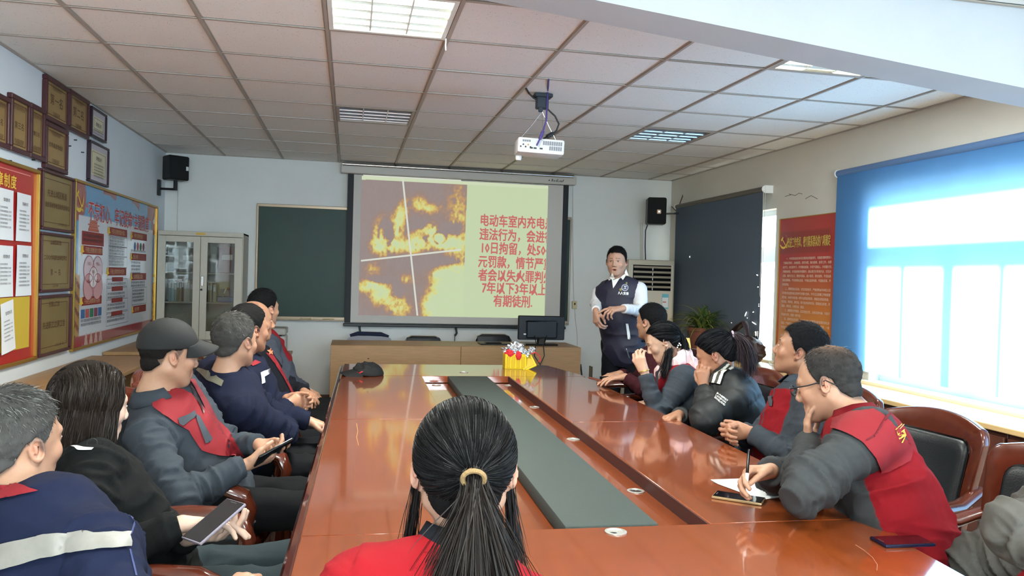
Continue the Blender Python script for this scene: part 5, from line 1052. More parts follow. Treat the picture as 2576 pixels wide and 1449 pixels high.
    inh = (np.abs(q).max(1) < .16)
    def blob(cx, cy, cz, rx, ry, rz): return inh*np.exp(-(((np.abs(q[:, 0])-cx)/rx)**2+((q[:, 1]-cy)/ry)**2+((q[:, 2]-cz)/rz)**2))
    def mixc(C, c, k): k = np.clip(k, 0, 1)[:, None]; return C*(1-k)+arr(c)*k
    C = mixc(C, (176, 96, 84), blob(0, .092, -.069, .022, .03, .0085)*.8); C = mixc(C, (206, 120, 98), blob(.045, .06, -.025, .03, .03, .025)*.12); C = mixc(C, (190, 100, 84), blob(.088, -.015, 0, .014, .022, .030)*.30)
    ic = blob(.031, .09, .0062, .0135, .02, .0022); C = mixc(C, (40, 26, 22), ic*1.2)
    br = inh & (np.abs(q[:, 2]-(.0265-.10*(np.abs(q[:, 0])-.03)*(np.abs(q[:, 0]) > .03))) < .0034) & (np.abs(q[:, 0]) > .011) & (np.abs(q[:, 0]) < .046) & (q[:, 1] > .05); C = mixc(C, hcol, br*.8)
    if hair != 'none' and tab is not None and not fem:          # shaved stubble shade next to the hairline
        ph = np.degrees(np.arctan2(np.abs(q[:, 0]), q[:, 1]+.012)); hl = hairline(ph, tab); k = np.clip((q[:, 2]-hl+.012)/.012, 0, 1)*inh*(ph > 60); C = mixc(C, hcol, k*.75)
    if not fem: C = mixc(C, (130, 104, 92), blob(.02, .075, -.085, .045, .04, .022)*.28)
    for g_ in (-1, 1):
        u_, v_ = np.meshgrid(np.linspace(0, 2*math.pi, 16, endpoint=False), np.linspace(.05, math.pi/2, 8)); ex, ez, ey = .0118*np.sin(v_)*np.cos(u_), .0047*np.sin(v_)*np.sin(u_), .0140*np.cos(v_)
        EV = to_world(p, np.stack([g_*.031+ex, .0778+ey, .0022+ez-.0012*g_*0], -1).reshape(-1, 3)); EQ = np.array([(j*16+i, j*16+(i+1) % 16, (j+1)*16+(i+1) % 16, (j+1)*16+i) for j in range(7) for i in range(16)])
        EC = np.tile(arr((214, 208, 204)), (len(EV), 1)); EC[(np.abs(ex) < .0052).reshape(-1)] = arr((30, 20, 18)); fastmesh('eye', EV-off, EQ, M_eye, root, EC)
    hk = np.zeros(len(V))
    for sg, (S0, E, Wp, q_) in A.items(): dd = np.linalg.norm(V-Wp, axis=1); hk = np.maximum(hk, np.clip(1-dd/.2, 0, 1))
    C = mixc(C, (190, 128, 106), (hk > 0)*.10)
    if mouth: C = mixc(C, (60, 20, 20), blob(0, .075, -.070, .016, .014, .0055)*1.5)
    p.body = fastmesh('body', V-off, Q, M_skin, root, C)
    # ---- hair
    if hair in ('short', 'thin', 'long', 'pony', 'loose'):
        ht = thick[0]; hsd = V3(thick[1], thick[1], ht)
        hb = SDF(Hc-.20*hs_, Hc+.20*hs_, vox if vox < .005 else .0045)
        def hfn(P):
            l = (P-Hc)@HR.T/hs_; ph = np.degrees(np.arctan2(np.abs(l[..., 0]), l[..., 1]+.012)); r1 = V3(.076, .096, .084)+V3(thick[1], thick[1], thick[0])
            def e(c, r): qq = l-np.array(c); k0 = np.sqrt(((qq/r)**2).sum(-1)); k1 = np.sqrt(((qq/(r*r))**2).sum(-1))+1e-9; return k0*(k0-1)/k1
            d = np.minimum(e((0, -.014, .034), r1), e((0, .012, -.010), V3(.069, .078, .086)+thick[1]*.9))
            if hair == 'long': d = np.minimum(d, e((0, -.028, -.055), V3(.092, .088, .125)))
            d = np.minimum(d, e((0, -.045, -.03), V3(.055, .05, .05)+thick[1]*.8))
            inner = e((0, -.014, .034), V3(.076, .096, .084)-.012)
            m = (hairline(ph, tab)-l[..., 2])*.85
            if hair == 'thin': pass
            return np.maximum(np.maximum(d, m), -inner*0-9)*hs_
        hb.put(Hc-.19*hs_, Hc+.19*hs_, hfn, .001)
        hv, hq = hb.mesh(); hn_ = vnormals(hv, hq); nn = fbm((hv-Hc)@HR.T*V3(60, 60, 90), 5, 3); hv = hv+hn_*((nn-.45)*.006*hs_)[:, None]*(1 if hair == 'short' else .5)
        lc = (hv-Hc)@HR.T/hs_; g0 = np.clip(grey*(1.3-.8*np.clip(lc[:, 2]*8, 0, 1))+ (nn-.5)*.3*(grey > 0), 0, 1)[:, None]; hc = arr(hcol)*.55*(1-g0)+arr((96, 94, 92))*g0
        if bald: kb = (bald*np.exp(-((lc[:, 0]/.045)**2+((lc[:, 1]+.045)/.05)**2+((lc[:, 2]-.12)/.05)**2))*(.5+nn))[:, None]; hc = hc*(1-np.clip(kb, 0, 1))+arr((150, 116, 96))*.7*np.clip(kb, 0, 1)
        ho = fastmesh('hair', hv-off, hq, M_hairbase, root, hc); p.hair = ho
        if strands: short_strands(p, hv, hn_, strands[0], strands[1]*hs_, hcol, grey, off, ho, tab)
    # ---- jacket
    if jcol is not None:
        bk = bulk; sj = s
        lo, hi = np.min([Pv-.26*bk, Nb-.2, Sh[1]-.12, Sh[-1]-.12]+[A[g_][i]-.10 for g_ in A for i in (1, 2)], 0), np.max([Pv+.26*bk, Nb+.14, Sh[1]+.12, Sh[-1]+.12]+[A[g_][i]+.10 for g_ in A for i in (1, 2)], 0)
        jd = SDF(lo, hi, cvox)
        jd.cap(Pv+w*.02, Pv+(Nb-Pv)*.42, .172*bk*sj, .166*bk*sj, k=.06, flat=.80, fax=cf); jd.cap(Pv+(Nb-Pv)*.42, Cc+w*.03, .166*bk*sj, .165*bk*sj, k=.06, flat=.76, fax=cf)
        jd.cap(Sh[-1]*.9+Sh[1]*.1-w*.01, Sh[1]*.9+Sh[-1]*.1-w*.01, .062*bk*sj, k=.06); jd.ell(Nb-w*shd*sj-cf*.01, V3(.125, .088, .062)*bk*sj, R=np.stack([cr, cf, w]), k=.06)
        if stand: jd.cap(Pv+w*.04, Pv+w*.1, .14*sj, .15*sj, k=.05, flat=.78, fax=cf)
        for sg, (S0, E, Wp, q_) in A.items():
            if not sleeves: continue
            We = Wp-nrm(Wp-E)*q_.get('cuff', .012); jd.cap(S0, E, .068*bk*sj, .056*bk*sj, k=.045); jd.cap(E, We, .055*bk*sj, .040*bk*sj*q_.get('cr', 1.0), k=.02, cut=True)
        jd.cap(Nb-w*.01, Nb+w*.16, nk+.004, nk+.022, k=.012, mode='s')
        if not sleeves:
            for sg in (-1, 1): jd.cap(Sh[sg]+cr*sg*.045, Sh[sg]+cr*sg*.2-w*.05, .085, .10, k=.01, mode='s')
        jv, jq = jd.mesh(); jn = vnormals(jv, jq)
        # folds: around the sleeves, tightest at the elbow; across the waist; creases radiating from the armpit
        dsp = np.zeros(len(jv)); lab = np.zeros(len(jv), int); best = np.full(len(jv), 9.); armd = np.full(len(jv), 9.); tt = np.zeros(len(jv))
        for sg, (S0, E, Wp, q_) in A.items():
            for i, (a0, b0) in enumerate(((S0, E), (E, Wp))):
                ab = b0-a0; t = np.clip(((jv-a0)@ab)/(ab@ab), 0, 1); e = np.linalg.norm(jv-a0-t[:, None]*ab, axis=1)-(.068 if i == 0 else .05)*bk; armd = np.minimum(armd, e+.068*bk) if i == 0 else armd; m = e < best; best[m] = e[m]; lab[m] = sg*(i+1); tt[m] = t[m]
        tl = (jv-Pv)@w/TL; ctr = Pv+np.clip(tl, 0, .8)[:, None]*(Nb-Pv); et = np.linalg.norm((jv-ctr)*1.0, axis=1)-.165*bk; tor = (et < best+.02); lab[tor & (best > .0)] = 0
        for sg in (-1, 1):
            S0, E, Wp, q_ = A[sg]
            for i, (a0, b0) in enumerate(((S0, E), (E, Wp))):
                m = lab == sg*(i+1)
                if not m.any(): continue
                ax = nrm(b0-a0); x_ = (jv[m]-a0)@ax; side = jv[m]-a0-x_[:, None]*ax; pp = np.stack([x_*(26 if not puff else 9), side[:, 0]*9+side[:, 1]*7, side[:, 2]*9+sg], 1)
                nz = (1-np.abs(2*vnoise(pp, 11+i)/1.0-1))**1.8; nz2 = (1-np.abs(2*vnoise(pp*V3(2.1, 1.6, 1.6)+7, 31+i)-1))**2; wgt = np.exp(-((tt[m]-(1 if i == 0 else 0))/.38)**2)*.85+.4; dsp[m] += (nz-.42)*.019*wgt+(nz2-.4)*.006*wgt
                if puff: dsp[m] += .0065*np.abs(np.sin(x_*math.pi/.085))**.7-.004
        m = lab == 0; hcz = (jv[m]-Pv)@w; pp = np.stack([(jv[m]-Pv)@cr*5, hcz*(15 if not puff else 6)+((jv[m]-Pv)@cr)*4, (jv[m]-Pv)@cf*5], 1); nz = (1-np.abs(2*vnoise(pp, 21)-1))**1.8; nz2 = (1-np.abs(2*vnoise(pp*V3(2, 1.3, 2)+3, 22)-1))**2; dsp[m] += ((nz-.42)*.020+(nz2-.4)*.006)*(1.15-np.clip(hcz/TL, 0, 1)*.7)
        if puff: dsp[m] += .0065*np.abs(np.sin(hcz*math.pi/.10))**.7-.003
        dsp += (fbm(jv*12, 4, 3)-.45)*.014
        jv = jv+jn*(dsp*wr)[:, None]
        X = dict(u=(jv-Pv)@cr, v=(jv-Pv)@cf, t=(jv-Pv)@w/TL, lab=lab, tt=tt, armd=armd, V=jv, n=jn, p=p); C = (jcol(X) if callable(jcol) else np.tile(arr(jcol), (len(jv), 1)))*(CK if np.mean(arr(jcol) if not callable(jcol) else .1) < .5 else .8)
        p.jacket = fastmesh(jname, jv-off, jq, jmat or M_cloth, root, C); p.jX = X
    # ---- trousers and shoes
    ly = math.radians(cyaw if legyaw is None else legyaw); lf = V3(math.cos(ly), math.sin(ly), 0); lr = V3(math.sin(ly), -math.cos(ly), 0)
    if legs:
        H0 = Pv-V3(0, 0, .03)
        if stand: K = {g_: V3(Pv[0], Pv[1], .50)+lr*g_*.10+lf*.02 for g_ in (-1, 1)}; F_ = {g_: V3(Pv[0], Pv[1], .09)+lr*g_*.12 for g_ in (-1, 1)}
        else: K = {g_: Pv+lf*.40*s+lr*g_*.10+V3(0, 0, -.015) for g_ in (-1, 1)}; F_ = {g_: K[g_]*V3(1, 1, 0)+lf*-.03+V3(0, 0, .09) for g_ in (-1, 1)}
        p.K = K
        lo = np.min([H0-.2]+[K[g_]-.12 for g_ in K]+[F_[g_]-.1 for g_ in K], 0); hi = np.max([H0+.16]+[K[g_]+.12 for g_ in K]+[F_[g_]+.1 for g_ in K], 0); td = SDF(lo, hi, .0115)
        td.cap(H0-lr*.06, H0+lr*.06, .125*s if not stand else .115, k=.05)
        for g_ in (-1, 1): td.cap(H0+lr*g_*.085, K[g_], .092*s, .068*s, k=.04); td.cap(K[g_], F_[g_], .066*s, .052*s, k=.03, cut=True)
        tv, tq = td.mesh(); tn = vnormals(tv, tq); tv = tv+tn*((1-np.abs(2*vnoise(tv*V3(14, 14, 22), 6)-1)-.5)*.012)[:, None]; p.trousers = fastmesh('trousers', tv-off, tq, M_cloth, root, np.tile(arc(tcol), (len(tv), 1)))
        for g_ in (-1, 1):
            a0 = F_[g_]*V3(1, 1, 0)+V3(0, 0, .045); sh = SDF(a0-.22, a0+.24, .009); sh.cap(a0-lf*.03, a0+lf*.14, .038, .036, k=.02, flat=.9, fax=V3(0, 0, 1)); sh.cap(a0-lf*.02, a0+V3(0, 0, .06), .04, .042, k=.02)
            sh.put(a0-.3, a0+.3, lambda P: .004-P[..., 2], .002, mode='x') if False else None
            sv, sq = sh.mesh(); sv[:, 2] = np.maximum(sv[:, 2], .003); fastmesh('shoe', sv-off, sq, M_leather if shoe[0] < 60 else M_white, root, None)
    p.off = off; p.hf, p.hr, p.hu = hf, hr, hu; return p

def ribbons(name, paths, width, cols, parent, off, seed=0):
    """paths (n,k,3) -> flat tapering ribbons"""
    n, k, _ = paths.shape; T = np.gradient(paths, axis=1); rg = np.random.default_rng(seed); rnd = rg.normal(size=(n, 1, 3)); S = np.cross(T, rnd); S /= np.linalg.norm(S, axis=2, keepdims=True)+1e-9
    wv = (np.asarray(width).reshape(-1, 1, 1))*np.interp(np.linspace(0, 1, k), [0, .15, .7, 1], [.8, 1, .8, .15])[None, :, None]
    V = np.stack([paths-S*wv, paths+S*wv], 2).reshape(n*k*2, 3); b = (np.arange(n)*k*2)[:, None]+np.arange(k-1)[None]*2; Q = np.stack([b, b+1, b+3, b+2], -1).reshape(-1, 4)
    C = np.repeat(cols, k*2, 0); return fastmesh(name, V-off, Q, M_hair, parent, C)
def strand_cols(n, hcol, grey, rg):
    c = np.tile(arr(hcol), (n, 1))*rg.uniform(.3, 1.15, (n, 1)); m = rg.random(n) < grey; c[m] = arr((128, 126, 122))*rg.uniform(.35, 1.15, (m.sum(), 1)); return c
def short_strands(p, hv, hn, n, length, hcol, grey, off, parent, tab):
    rg = np.random.default_rng(len(hv)); l = (hv-p.Hc)@p.HR.T/p.hs; ok = np.where((l[:, 2] > -.07) & (((hv-p.Hc)*hn).sum(1) > 0))[0]; idx = rg.choice(ok, n); P0 = hv[idx]; N0 = hn[idx]; ll = l[idx]
    crown = p.L(0, -.055, .115); away = P0-crown; away += p.hf*.02-p.hu*.03; away -= N0*(away*N0).sum(1, keepdims=True); away /= np.linalg.norm(away, axis=1, keepdims=True)+1e-9
    away += rg.normal(scale=.20, size=away.shape); top = np.clip(ll[:, 2]*9, 0, 1)[:, None]; L_ = length*(.45+.75*top)*rg.uniform(.6, 1.25, (n, 1)); k = 6; out = []
    for i in range(k):
        t = i/(k-1); out.append(P0-N0*.0035+away*L_*t+N0*L_*(.20*math.sin(t*2.4))*(0.30+.70*top))
    ribbons('hair_strands', np.stack(out, 1), np.full(n, .00052), strand_cols(n, hcol, grey, rg), parent, off).__setitem__('kind', 'stuff')

# ---- things laid on garments: pieces of cloth, print and pockets set on the real surface
def bvh_of(*obs):
    V = []; F = []
    for o in obs:
        me = o.data; n = len(V); mw = np.array(o.parent.matrix_world if o.parent else o.matrix_world) if False else None
        co = np.zeros(len(me.vertices)*3, np.float32); me.vertices.foreach_get('co', co); co = co.reshape(-1, 3)+np.array(o.parent.location if o.parent else o.location); V += [tuple(c) for c in co]; F += [[i+n for i in pl.vertices] for pl in me.polygons]
    return BVHTree.FromPolygons(V, F)
def drape(name, tree, bm, m, parent, off, lift=.0025, solid=0.0):
    """bm holds photograph pixel positions; every vertex is laid on the garment along its line of sight"""
    last = None; vs = list(bm.verts); hits = {}
    for v in vs:
        d = Vector(_ray(v.co.x, v.co.y)).normalized(); h = tree.ray_cast(Vector(CC), d)
        if h[0] is not None: hits[v] = (h[0], h[1], h[3])
    if not hits: return None
    md = sorted(h[2] for h in hits.values())[len(hits)//2]
    for v in vs:
        h = hits.get(v)
        if h is None or abs(h[2]-md) > .28:
            d = Vector(_ray(v.co.x, v.co.y)).normalized(); q = tree.find_nearest(Vector(CC)+d*md); h = (q[0], q[1], md)
        nn = h[1] if h[1].dot(Vector(_ray(1288, 724))) < .3 else -h[1]; z = v.co.z; v.co = h[0]+nn*(lift+z)-Vector(off)
    me = bpy.data.meshes.new(name); bm.to_mesh(me); bm.free(); me.materials.append(m); me.polygons.foreach_set('use_smooth', [True]*len(me.polygons)); return link(name, me, parent)
def pxpatch(name, p, poly_, m, step=14, lift=.003, tree=None, parent=None, obs=None):
    bm = bmesh.new(); f = bm.faces.new([bm.verts.new((x, y, 0)) for x, y in poly_]); xs = [q[0] for q in poly_]; ys_ = [q[1] for q in poly_]
    for a in np.arange(min(xs)+step, max(xs), step): bmesh.ops.bisect_plane(bm, geom=bm.verts[:]+bm.edges[:]+bm.faces[:], plane_co=(a, 0, 0), plane_no=(1, 0, 0))
    for a in np.arange(min(ys_)+step, max(ys_), step): bmesh.ops.bisect_plane(bm, geom=bm.verts[:]+bm.edges[:]+bm.faces[:], plane_co=(0, a, 0), plane_no=(0, 1, 0))
    bmesh.ops.triangulate(bm, faces=[f for f in bm.faces if len(f.verts) > 4])
    return drape(name, tree or bvh_of(*(obs or [p.jacket])), bm, m, parent or p.root, p.off, lift)
def pxtext(p, s, corners, m, size=1.0, name='lettering', lift=.004, lines=1, tree=None, bold=.04):
    """corners: photograph pixels of the text block: top-left, top-right, bottom-left"""
    o = text(s, 1.0, m, None, 0, 0, 0, name='tmp', bold=bold, res=1); me = o.data; xs = [v.co.x for v in me.vertices]; ys_ = [v.co.y for v in me.vertices]; x0, x1, y0, y1 = min(xs), max(xs), min(ys_), max(ys_)
    bm = bmesh.new(); bm.from_mesh(me); tl, tr, bl = [np.array(c, float) for c in corners]
    for v in bm.verts: a, b = (v.co.x-x0)/(x1-x0), (y1-v.co.y)/(y1-y0); q = tl+(tr-tl)*a+(bl-tl)*b; v.co = Vector((q[0], q[1], 0))
    bpy.data.objects.remove(o, do_unlink=True); return drape(name, tree or bvh_of(p.jacket), bm, m, p.root, p.off, lift)
def collar_band(p, col, ry=.062, rx=.066, h=.045, flare=.018, gap=35, tilt=.15, m=None, zoff=-.015, name='collar', th=.004, fold=True, cm=None):
    """upright folded collar around the neck, open at the throat"""
    Nb, w, cf, cr = p.Nb, nrm(p.w*.8+V3(0, 0, .35)), p.cf, p.cr; cf = nrm(cf-w*(cf@w)); cr = np.cross(cf, w); a = np.radians(np.linspace(90+gap, 450-gap, 40)); V = []
    prof = [(0, -.01), (.1, h*.5), (.0, h)] if not fold else [(-.1, -.01), (.02, h*.55), (.10, h), (.30, h*1.02), (.80, h*.62), (1.35, h*.10)]
    base = []; bo = []
    if not hasattr(p, 'jtree'): p.jtree = bvh_of(p.jacket)
    for q in a:
        st = Nb+w*.16+cr*math.cos(q)*(rx+.008)+cf*(math.sin(q)*(ry+.008)+.006); hit = p.jtree.ray_cast(Vector(st), Vector(-w))
        base.append(.16-hit[2] if hit[0] is not None and hit[2] < .30 else np.nan)
        st = Nb+w*.16+cr*math.cos(q)*(rx+flare*1.35)+cf*(math.sin(q)*(ry+flare*1.35)+.006); hit = p.jtree.ray_cast(Vector(st), Vector(-w)); bo.append(.16-hit[2] if hit[0] is not None and hit[2] < .30 else (bo[-1] if bo else -.02))
    base = np.array(base); ok = ~np.isnan(base); base = np.interp(np.arange(len(a)), np.where(ok)[0], base[ok]) if ok.any() else np.zeros(len(a)); base = np.clip(base, -.09, .07); bo = np.array(bo)
    for _ in range(4): base[1:-1] = (base[:-2]+base[1:-1]*2+base[2:])/4
    for rr_, z in prof:
        for i_, q in enumerate(a):
            k = .62+.38*math.sin(q)**2 if fold else 1; hz = base[i_]+zoff*.3+z*(1-.25*max(0, math.sin(q))); hz = max(hz, bo[i_]+.006) if rr_ > 1 and fold else hz; V.append(Nb+w*hz+cr*math.cos(q)*(rx+flare*rr_)+cf*math.sin(q)*(ry+flare*rr_)+cf*.006)
    n = len(a); V = np.array(V); Q = np.array([(j*n+i, j*n+i+1, (j+1)*n+i+1, (j+1)*n+i) for j in range(len(prof)-1) for i in range(n-1)])
    o = fastmesh(name, V-p.off, Q, cm or M_cloth, p.root, np.tile(arr(col)*(CK if max(col) < 215 else .8), (len(V), 1))); md = o.modifiers.new('thickness', 'SOLIDIFY'); md.thickness = th; md.offset = 0; return o

def ell_push(P, c, r):
    q = (P-c)/r; k0 = np.sqrt((q*q).sum(-1, keepdims=True)); return np.where(k0 < 1, c+(P-c)/np.maximum(k0, 1e-6), P), k0
def to_world(p, A): return p.Hc+p.hs*(A@p.HR)
def long_hair(p, n, drop, hcol, tabmin=50, seed=1, off=.012, width=.0011, part=0.0, zend=-.19, front=.05, flareout=.0):
    rg = np.random.default_rng(seed); c = np.array([0, -.014, .030]); r = np.array([.078, .098, .086])+off
    th = rg.uniform(0, math.pi*2, n*3); z = rg.uniform(.0, 1, n*3); D = np.stack([np.cos(th)*np.sqrt(1-z*z), np.sin(th)*np.sqrt(1-z*z), z], 1); D = D[~((D[:, 1] > .62) & (D[:, 2] < .75))][:n]; n = len(D)
    P = c+D*r*rg.uniform(.93, 1.06, (n, 1)); R = r*rg.uniform(.95, 1.07, (n, 1)); k = 26; out = [P]; sx = np.sign(P[:, 0]-part+1e-6); ph_ = rg.uniform(0, 6.28, (n, 2)); am_ = rg.uniform(.0, .0022, (n, 1))
    end = zend+rg.normal(scale=.012, size=n); fr_ = rg.uniform(-.5, .5, n)
    for i in range(k-1):
        top = np.clip((P[:, 2]-.05)/.06, 0, 1); d = np.stack([sx*top*1.2+flareout*(1-top)*sx*.1, -.25*top+fr_*.10*(1-top), -(1-top)-.15], 1); d /= np.linalg.norm(d, axis=1, keepdims=True)
        Pn = P+d*drop/k*np.where(P[:, 2] > end, 1, 0)[:, None]; qq = (Pn-c)/R; k0 = np.sqrt((qq*qq).sum(1, keepdims=True)); up = (Pn[:, 2:3] > -.02); Pn = np.where(up | (k0 < 1), c+(Pn-c)/np.maximum(k0, 1e-5), Pn) if False else np.where(up, c+(Pn-c)/np.maximum(k0, 1e-5), Pn)
        Pn = Pn+am_*np.stack([np.sin(i*.5+ph_[:, 0]), np.cos(i*.4+ph_[:, 1]), 0*ph_[:, 0]], 1); fm = (Pn[:, 1] > front) & (Pn[:, 2] < .03); Pn[fm, 1] = Pn[fm, 1]*.8+front*.2; out.append(Pn); P = Pn
    A = np.stack(out, 1); W_ = to_world(p, A.reshape(-1, 3)).reshape(A.shape); return ribbons('hair_strands', W_, np.full(n, width), strand_cols(n, hcol, 0, rg), p.hair, p.off, seed).__setitem__('kind', 'stuff')
def pony_hair(p, n, tie, hcol, tail_n, tail_len, tail_dir, seed=2, off=.012, spread=.22, width=.0010, tabf=None, grey=0.0, loose=0, gravity=1.0, tcol=None):
    rg = np.random.default_rng(seed); c = np.array([0, -.014, .030]); r = np.array([.078, .098, .086])+off; T = (np.array(tie)-c)/r; T /= np.linalg.norm(T)
    D = rg.normal(size=(n*3, 3)); D /= np.linalg.norm(D, axis=1, keepdims=True); l = c+D*r; ph = np.degrees(np.arctan2(np.abs(l[:, 0]), l[:, 1]+.012)); D = D[l[:, 2] > hairline(ph, tabf)+.0][:n]; n = len(D)
    k = 14; ang = np.arccos(np.clip(D@T, -1, 1)); sn = np.sin(ang)+1e-6; rad = rg.uniform(.99, 1.035, (n, 1)); out = []; wob = rg.normal(scale=.03, size=(n, 3))
    for i in range(k):
        t = (i/(k-1))**.9; d = (np.sin((1-t)*ang)/sn)[:, None]*D+(np.sin(t*ang)/sn)[:, None]*T+wob*math.sin(t*math.pi)*.5; d /= np.linalg.norm(d, axis=1, keepdims=True); out.append(c+d*r*(rad*(1-t)+1.02*t))
    A = np.stack(out, 1); W_ = to_world(p, A.reshape(-1, 3)).reshape(A.shape); ribbons('hair_strands', W_, np.full(n, width), strand_cols(n, hcol, grey, rg), p.hair, p.off, seed).__setitem__('kind', 'stuff')
    m = tail_n; k = 22; P = to_world(p, np.tile(c+T*r*1.05, (m, 1)))+rg.normal(scale=.006, size=(m, 3)); d0 = nrm(np.asarray(tail_dir, float)); L_ = tail_len*rg.uniform(.55, 1.1, m); sp = rg.normal(scale=1, size=(m, 3)); out = [P]; d = d0+sp*.10
    for i in range(k-1):
        t = i/(k-1); d = d+V3(0, 0, -1)*gravity*.16+sp*spread*.10*(1-.5*t); d /= np.linalg.norm(d, axis=1, keepdims=True); P = P+d*(L_/k)[:, None]; out.append(P)
    A = np.stack(out, 1); o = ribbons('ponytail', A, np.full(m, width*1.25), strand_cols(m, tcol or hcol, grey, rg), p.root, p.off, seed+1); o['kind'] = 'stuff'; return to_world(p, (c+T*r*1.06)[None])[0]

def clasp(c, yaw, tilt=-.1, sp=1.0):
    a = math.radians(yaw); f = V3(math.cos(a), math.sin(a), tilt); r = V3(math.sin(a), -math.cos(a), 0); c = np.asarray(c, float); hh = dict(curl=(.62, .6, .6, .58), c2=1.15, thumb=(.35, .85, .35), spread=.05, tb=.12)
    return {-1: dict(w=c-f*.075-r*.042*sp, hd=f*.85+r*.42, hn=r*.9-f*.35+V3(0, 0, -.1), side=1, h=hh, pole=-r*.7-UP_), 1: dict(w=c-f*.080+r*.042*sp+V3(0, 0, -.008), hd=f*.85-r*.42, hn=-r*.9-f*.35+V3(0, 0, -.1), side=-1, h=hh, pole=r*.7-UP_)}
UP_ = V3(0, 0, 1)
# ================================================================ PEOPLE
UP = V3(0, 0, 1)
def hpt(Hc, yaw, pitch, x, y, z):
    a, b = math.radians(yaw), math.radians(pitch); f0 = V3(math.cos(a), math.sin(a), 0); r0 = V3(math.sin(a), -math.cos(a), 0); hf = f0*math.cos(b)-V3(0, 0, 1)*math.sin(b); hu = np.cross(r0, hf); return Hc+x*r0+y*hf+z*hu
def zones(base, red, fn):
    def f(X):
        C = np.tile(arr(base), (len(X['V']), 1)); m = fn(X); C[m] = arr(red); return C
    return f
def xy(v): return (float(v[0]), float(v[1]))
GREY = (84, 92, 102); RED = (180, 26, 40); NAVY = (30, 36, 64); BLK = (24, 26, 28)
_dk = lambda c: tuple(max(2, int(v*.68)) for v in c)
M_gpatch = mat('grey_cotton', _dk(GREY), .85, bump=.12, bscale=420); M_rpatch = mat('red_cotton', _dk(RED), .85, bump=.12, bscale=420); M_refl = mat('reflective_tape', (128, 124, 118), .45, bump=.1, bscale=500, noise=.08, nscale=30)
M_reflb = mat('reflective_tape_bright', (186, 190, 194), .4); M_npatch = mat('navy_cotton', _dk(NAVY), .85, bump=.1, bscale=400); M_zip = mat('zip_dark', (40, 24, 28), .4); M_wpatch = mat('white_print_cloth', (226, 226, 222), .7); M_ygold = mat('gold_embroidery', (214, 160, 50), .5)
# --- A: nearest man on the left, grey hair, navy jacket with reflective stripe
A_ = person('man with grey hair in navy jacket with reflective stripe, nearest on the left', at(40, 1112, 1.80), 58, xy(at(215, 1650, 1.72)), 52, wr=1.35, hroll=2, skin='mid', hcol=(60, 58, 56), grey=.30, vox=.0038, cvox=.0065, strands=(9000, .016), thick=(.016, .010), bulk=1.12, shw=.185, shd=.145, nb=at(82, 1292, 1.80),
    arms={1: dict(w=at(560, 1500, 1.75), pole=V3(.2, -1, -.5)), -1: dict(w=at(480, 1560, 2.0), pole=V3(-.5, .8, -.6))}, jcol=(33, 42, 76), tcol=(26, 28, 40), legyaw=5)
collar_band(A_, (150, 24, 34), h=.030, flare=.012, rx=.060, ry=.058, zoff=-.002)
_tb = bvh_of(A_.jacket, A_.body); pxpatch('red_inner_collar', A_, [(-12, 1216), (30, 1217), (66, 1227), (98, 1238), (60, 1246), (20, 1256), (-12, 1262)], M_rpatch, 8, .008, _tb)
_t = bvh_of(A_.jacket); pxpatch('reflective_stripe', A_, [(-6, 1372), (100, 1350), (210, 1341), (326, 1342), (324, 1382), (240, 1386), (110, 1402), (-6, 1436)], M_refl, 12, .009, _t)
pxpatch('shoulder_seam', A_, [(372, 1250), (377, 1250), (345, 1300), (330, 1345), (326, 1345), (340, 1298)], mat('navy_seam', (52, 60, 100), .8), 10, .002, _t); pxpatch('shoulder_seam', A_, [(324, 1382), (328, 1382), (345, 1449), (340, 1449)], mat('navy_seam', (52, 60, 100), .8), 10, .002, _t)
# --- B: woman with long dark hair, black hooded coat
LONGT = [(0, .085), (35, .080), (60, .035), (72, -.10), (85, -.15), (180, -.165)]
B_ = person('woman with long dark hair in black hooded coat holding a smartphone on her lap', at(232, 1018, 2.30), 42, xy(at(372, 1466, 2.25)), 22, hpitch=8, skin='pale', fem=True, hcol=(44, 34, 28), hair='long', tab=LONGT, vox=.0042, cvox=.0075, strands=None, thick=(.016, .016), bulk=1.03, shw=.16, hs=.97, ears=(0, 0),
    arms={1: dict(w=at(458, 1318, 2.08), pole=V3(-.4, -.8, -.7), hd=V3(.8, .3, -.1), hn=V3(.1, -.4, -.9), side=-1, h=dict(curl=(.15, .25, .3, .4), thumb=(.3, .9, .2))),
          -1: dict(w=at(474, 1352, 2.16), pole=V3(-.3, .9, -.8), hd=V3(.85, -.25, .1), hn=V3(0, .1, .95), side=1, h=dict(curl=(.4, .45, .5, .55), thumb=(.7, .5, .5)))},
    jcol=(25, 27, 27), tcol=(70, 84, 90), legyaw=4, wr=1.7)
long_hair(B_, 9000, .36, (48, 39, 33), zend=-.165, front=.045, part=.01)
def hood(p, col, R=.034, rx=.098, ry=.085, dn=.030, back=.10, m=None, name='hood', seed=3):
    h_ = SDF(p.Nb-.28, p.Nb+.24, .0075)
    for q in np.linspace(0, 2*math.pi, 14):
        a_, b_ = [p.Nb+p.cr*math.cos(w_)*rx+p.cf*(math.sin(w_)*ry-.012)+p.w*(-dn+.055*(-math.sin(w_))*.6) for w_ in (q, q+.45)]; h_.cap(a_, b_, R, R, k=.02)
    h_.ell(p.Nb-p.cf*back-p.w*.05, V3(.105, .05, .09), R=np.stack([p.cr, p.cf, p.w]), k=.04)
    V, Q = h_.mesh(); N = vnormals(V, Q); V = V+N*(((1-np.abs(2*vnoise(V*20, seed)-1))**1.6-.4)*.022)[:, None]; return fastmesh(name, V-p.off, Q, m or M_cloth, p.root, np.tile(arr(col), (len(V), 1)))
hood(B_, (24, 26, 26), R=.036, rx=.098, ry=.090, dn=.030, back=.115)
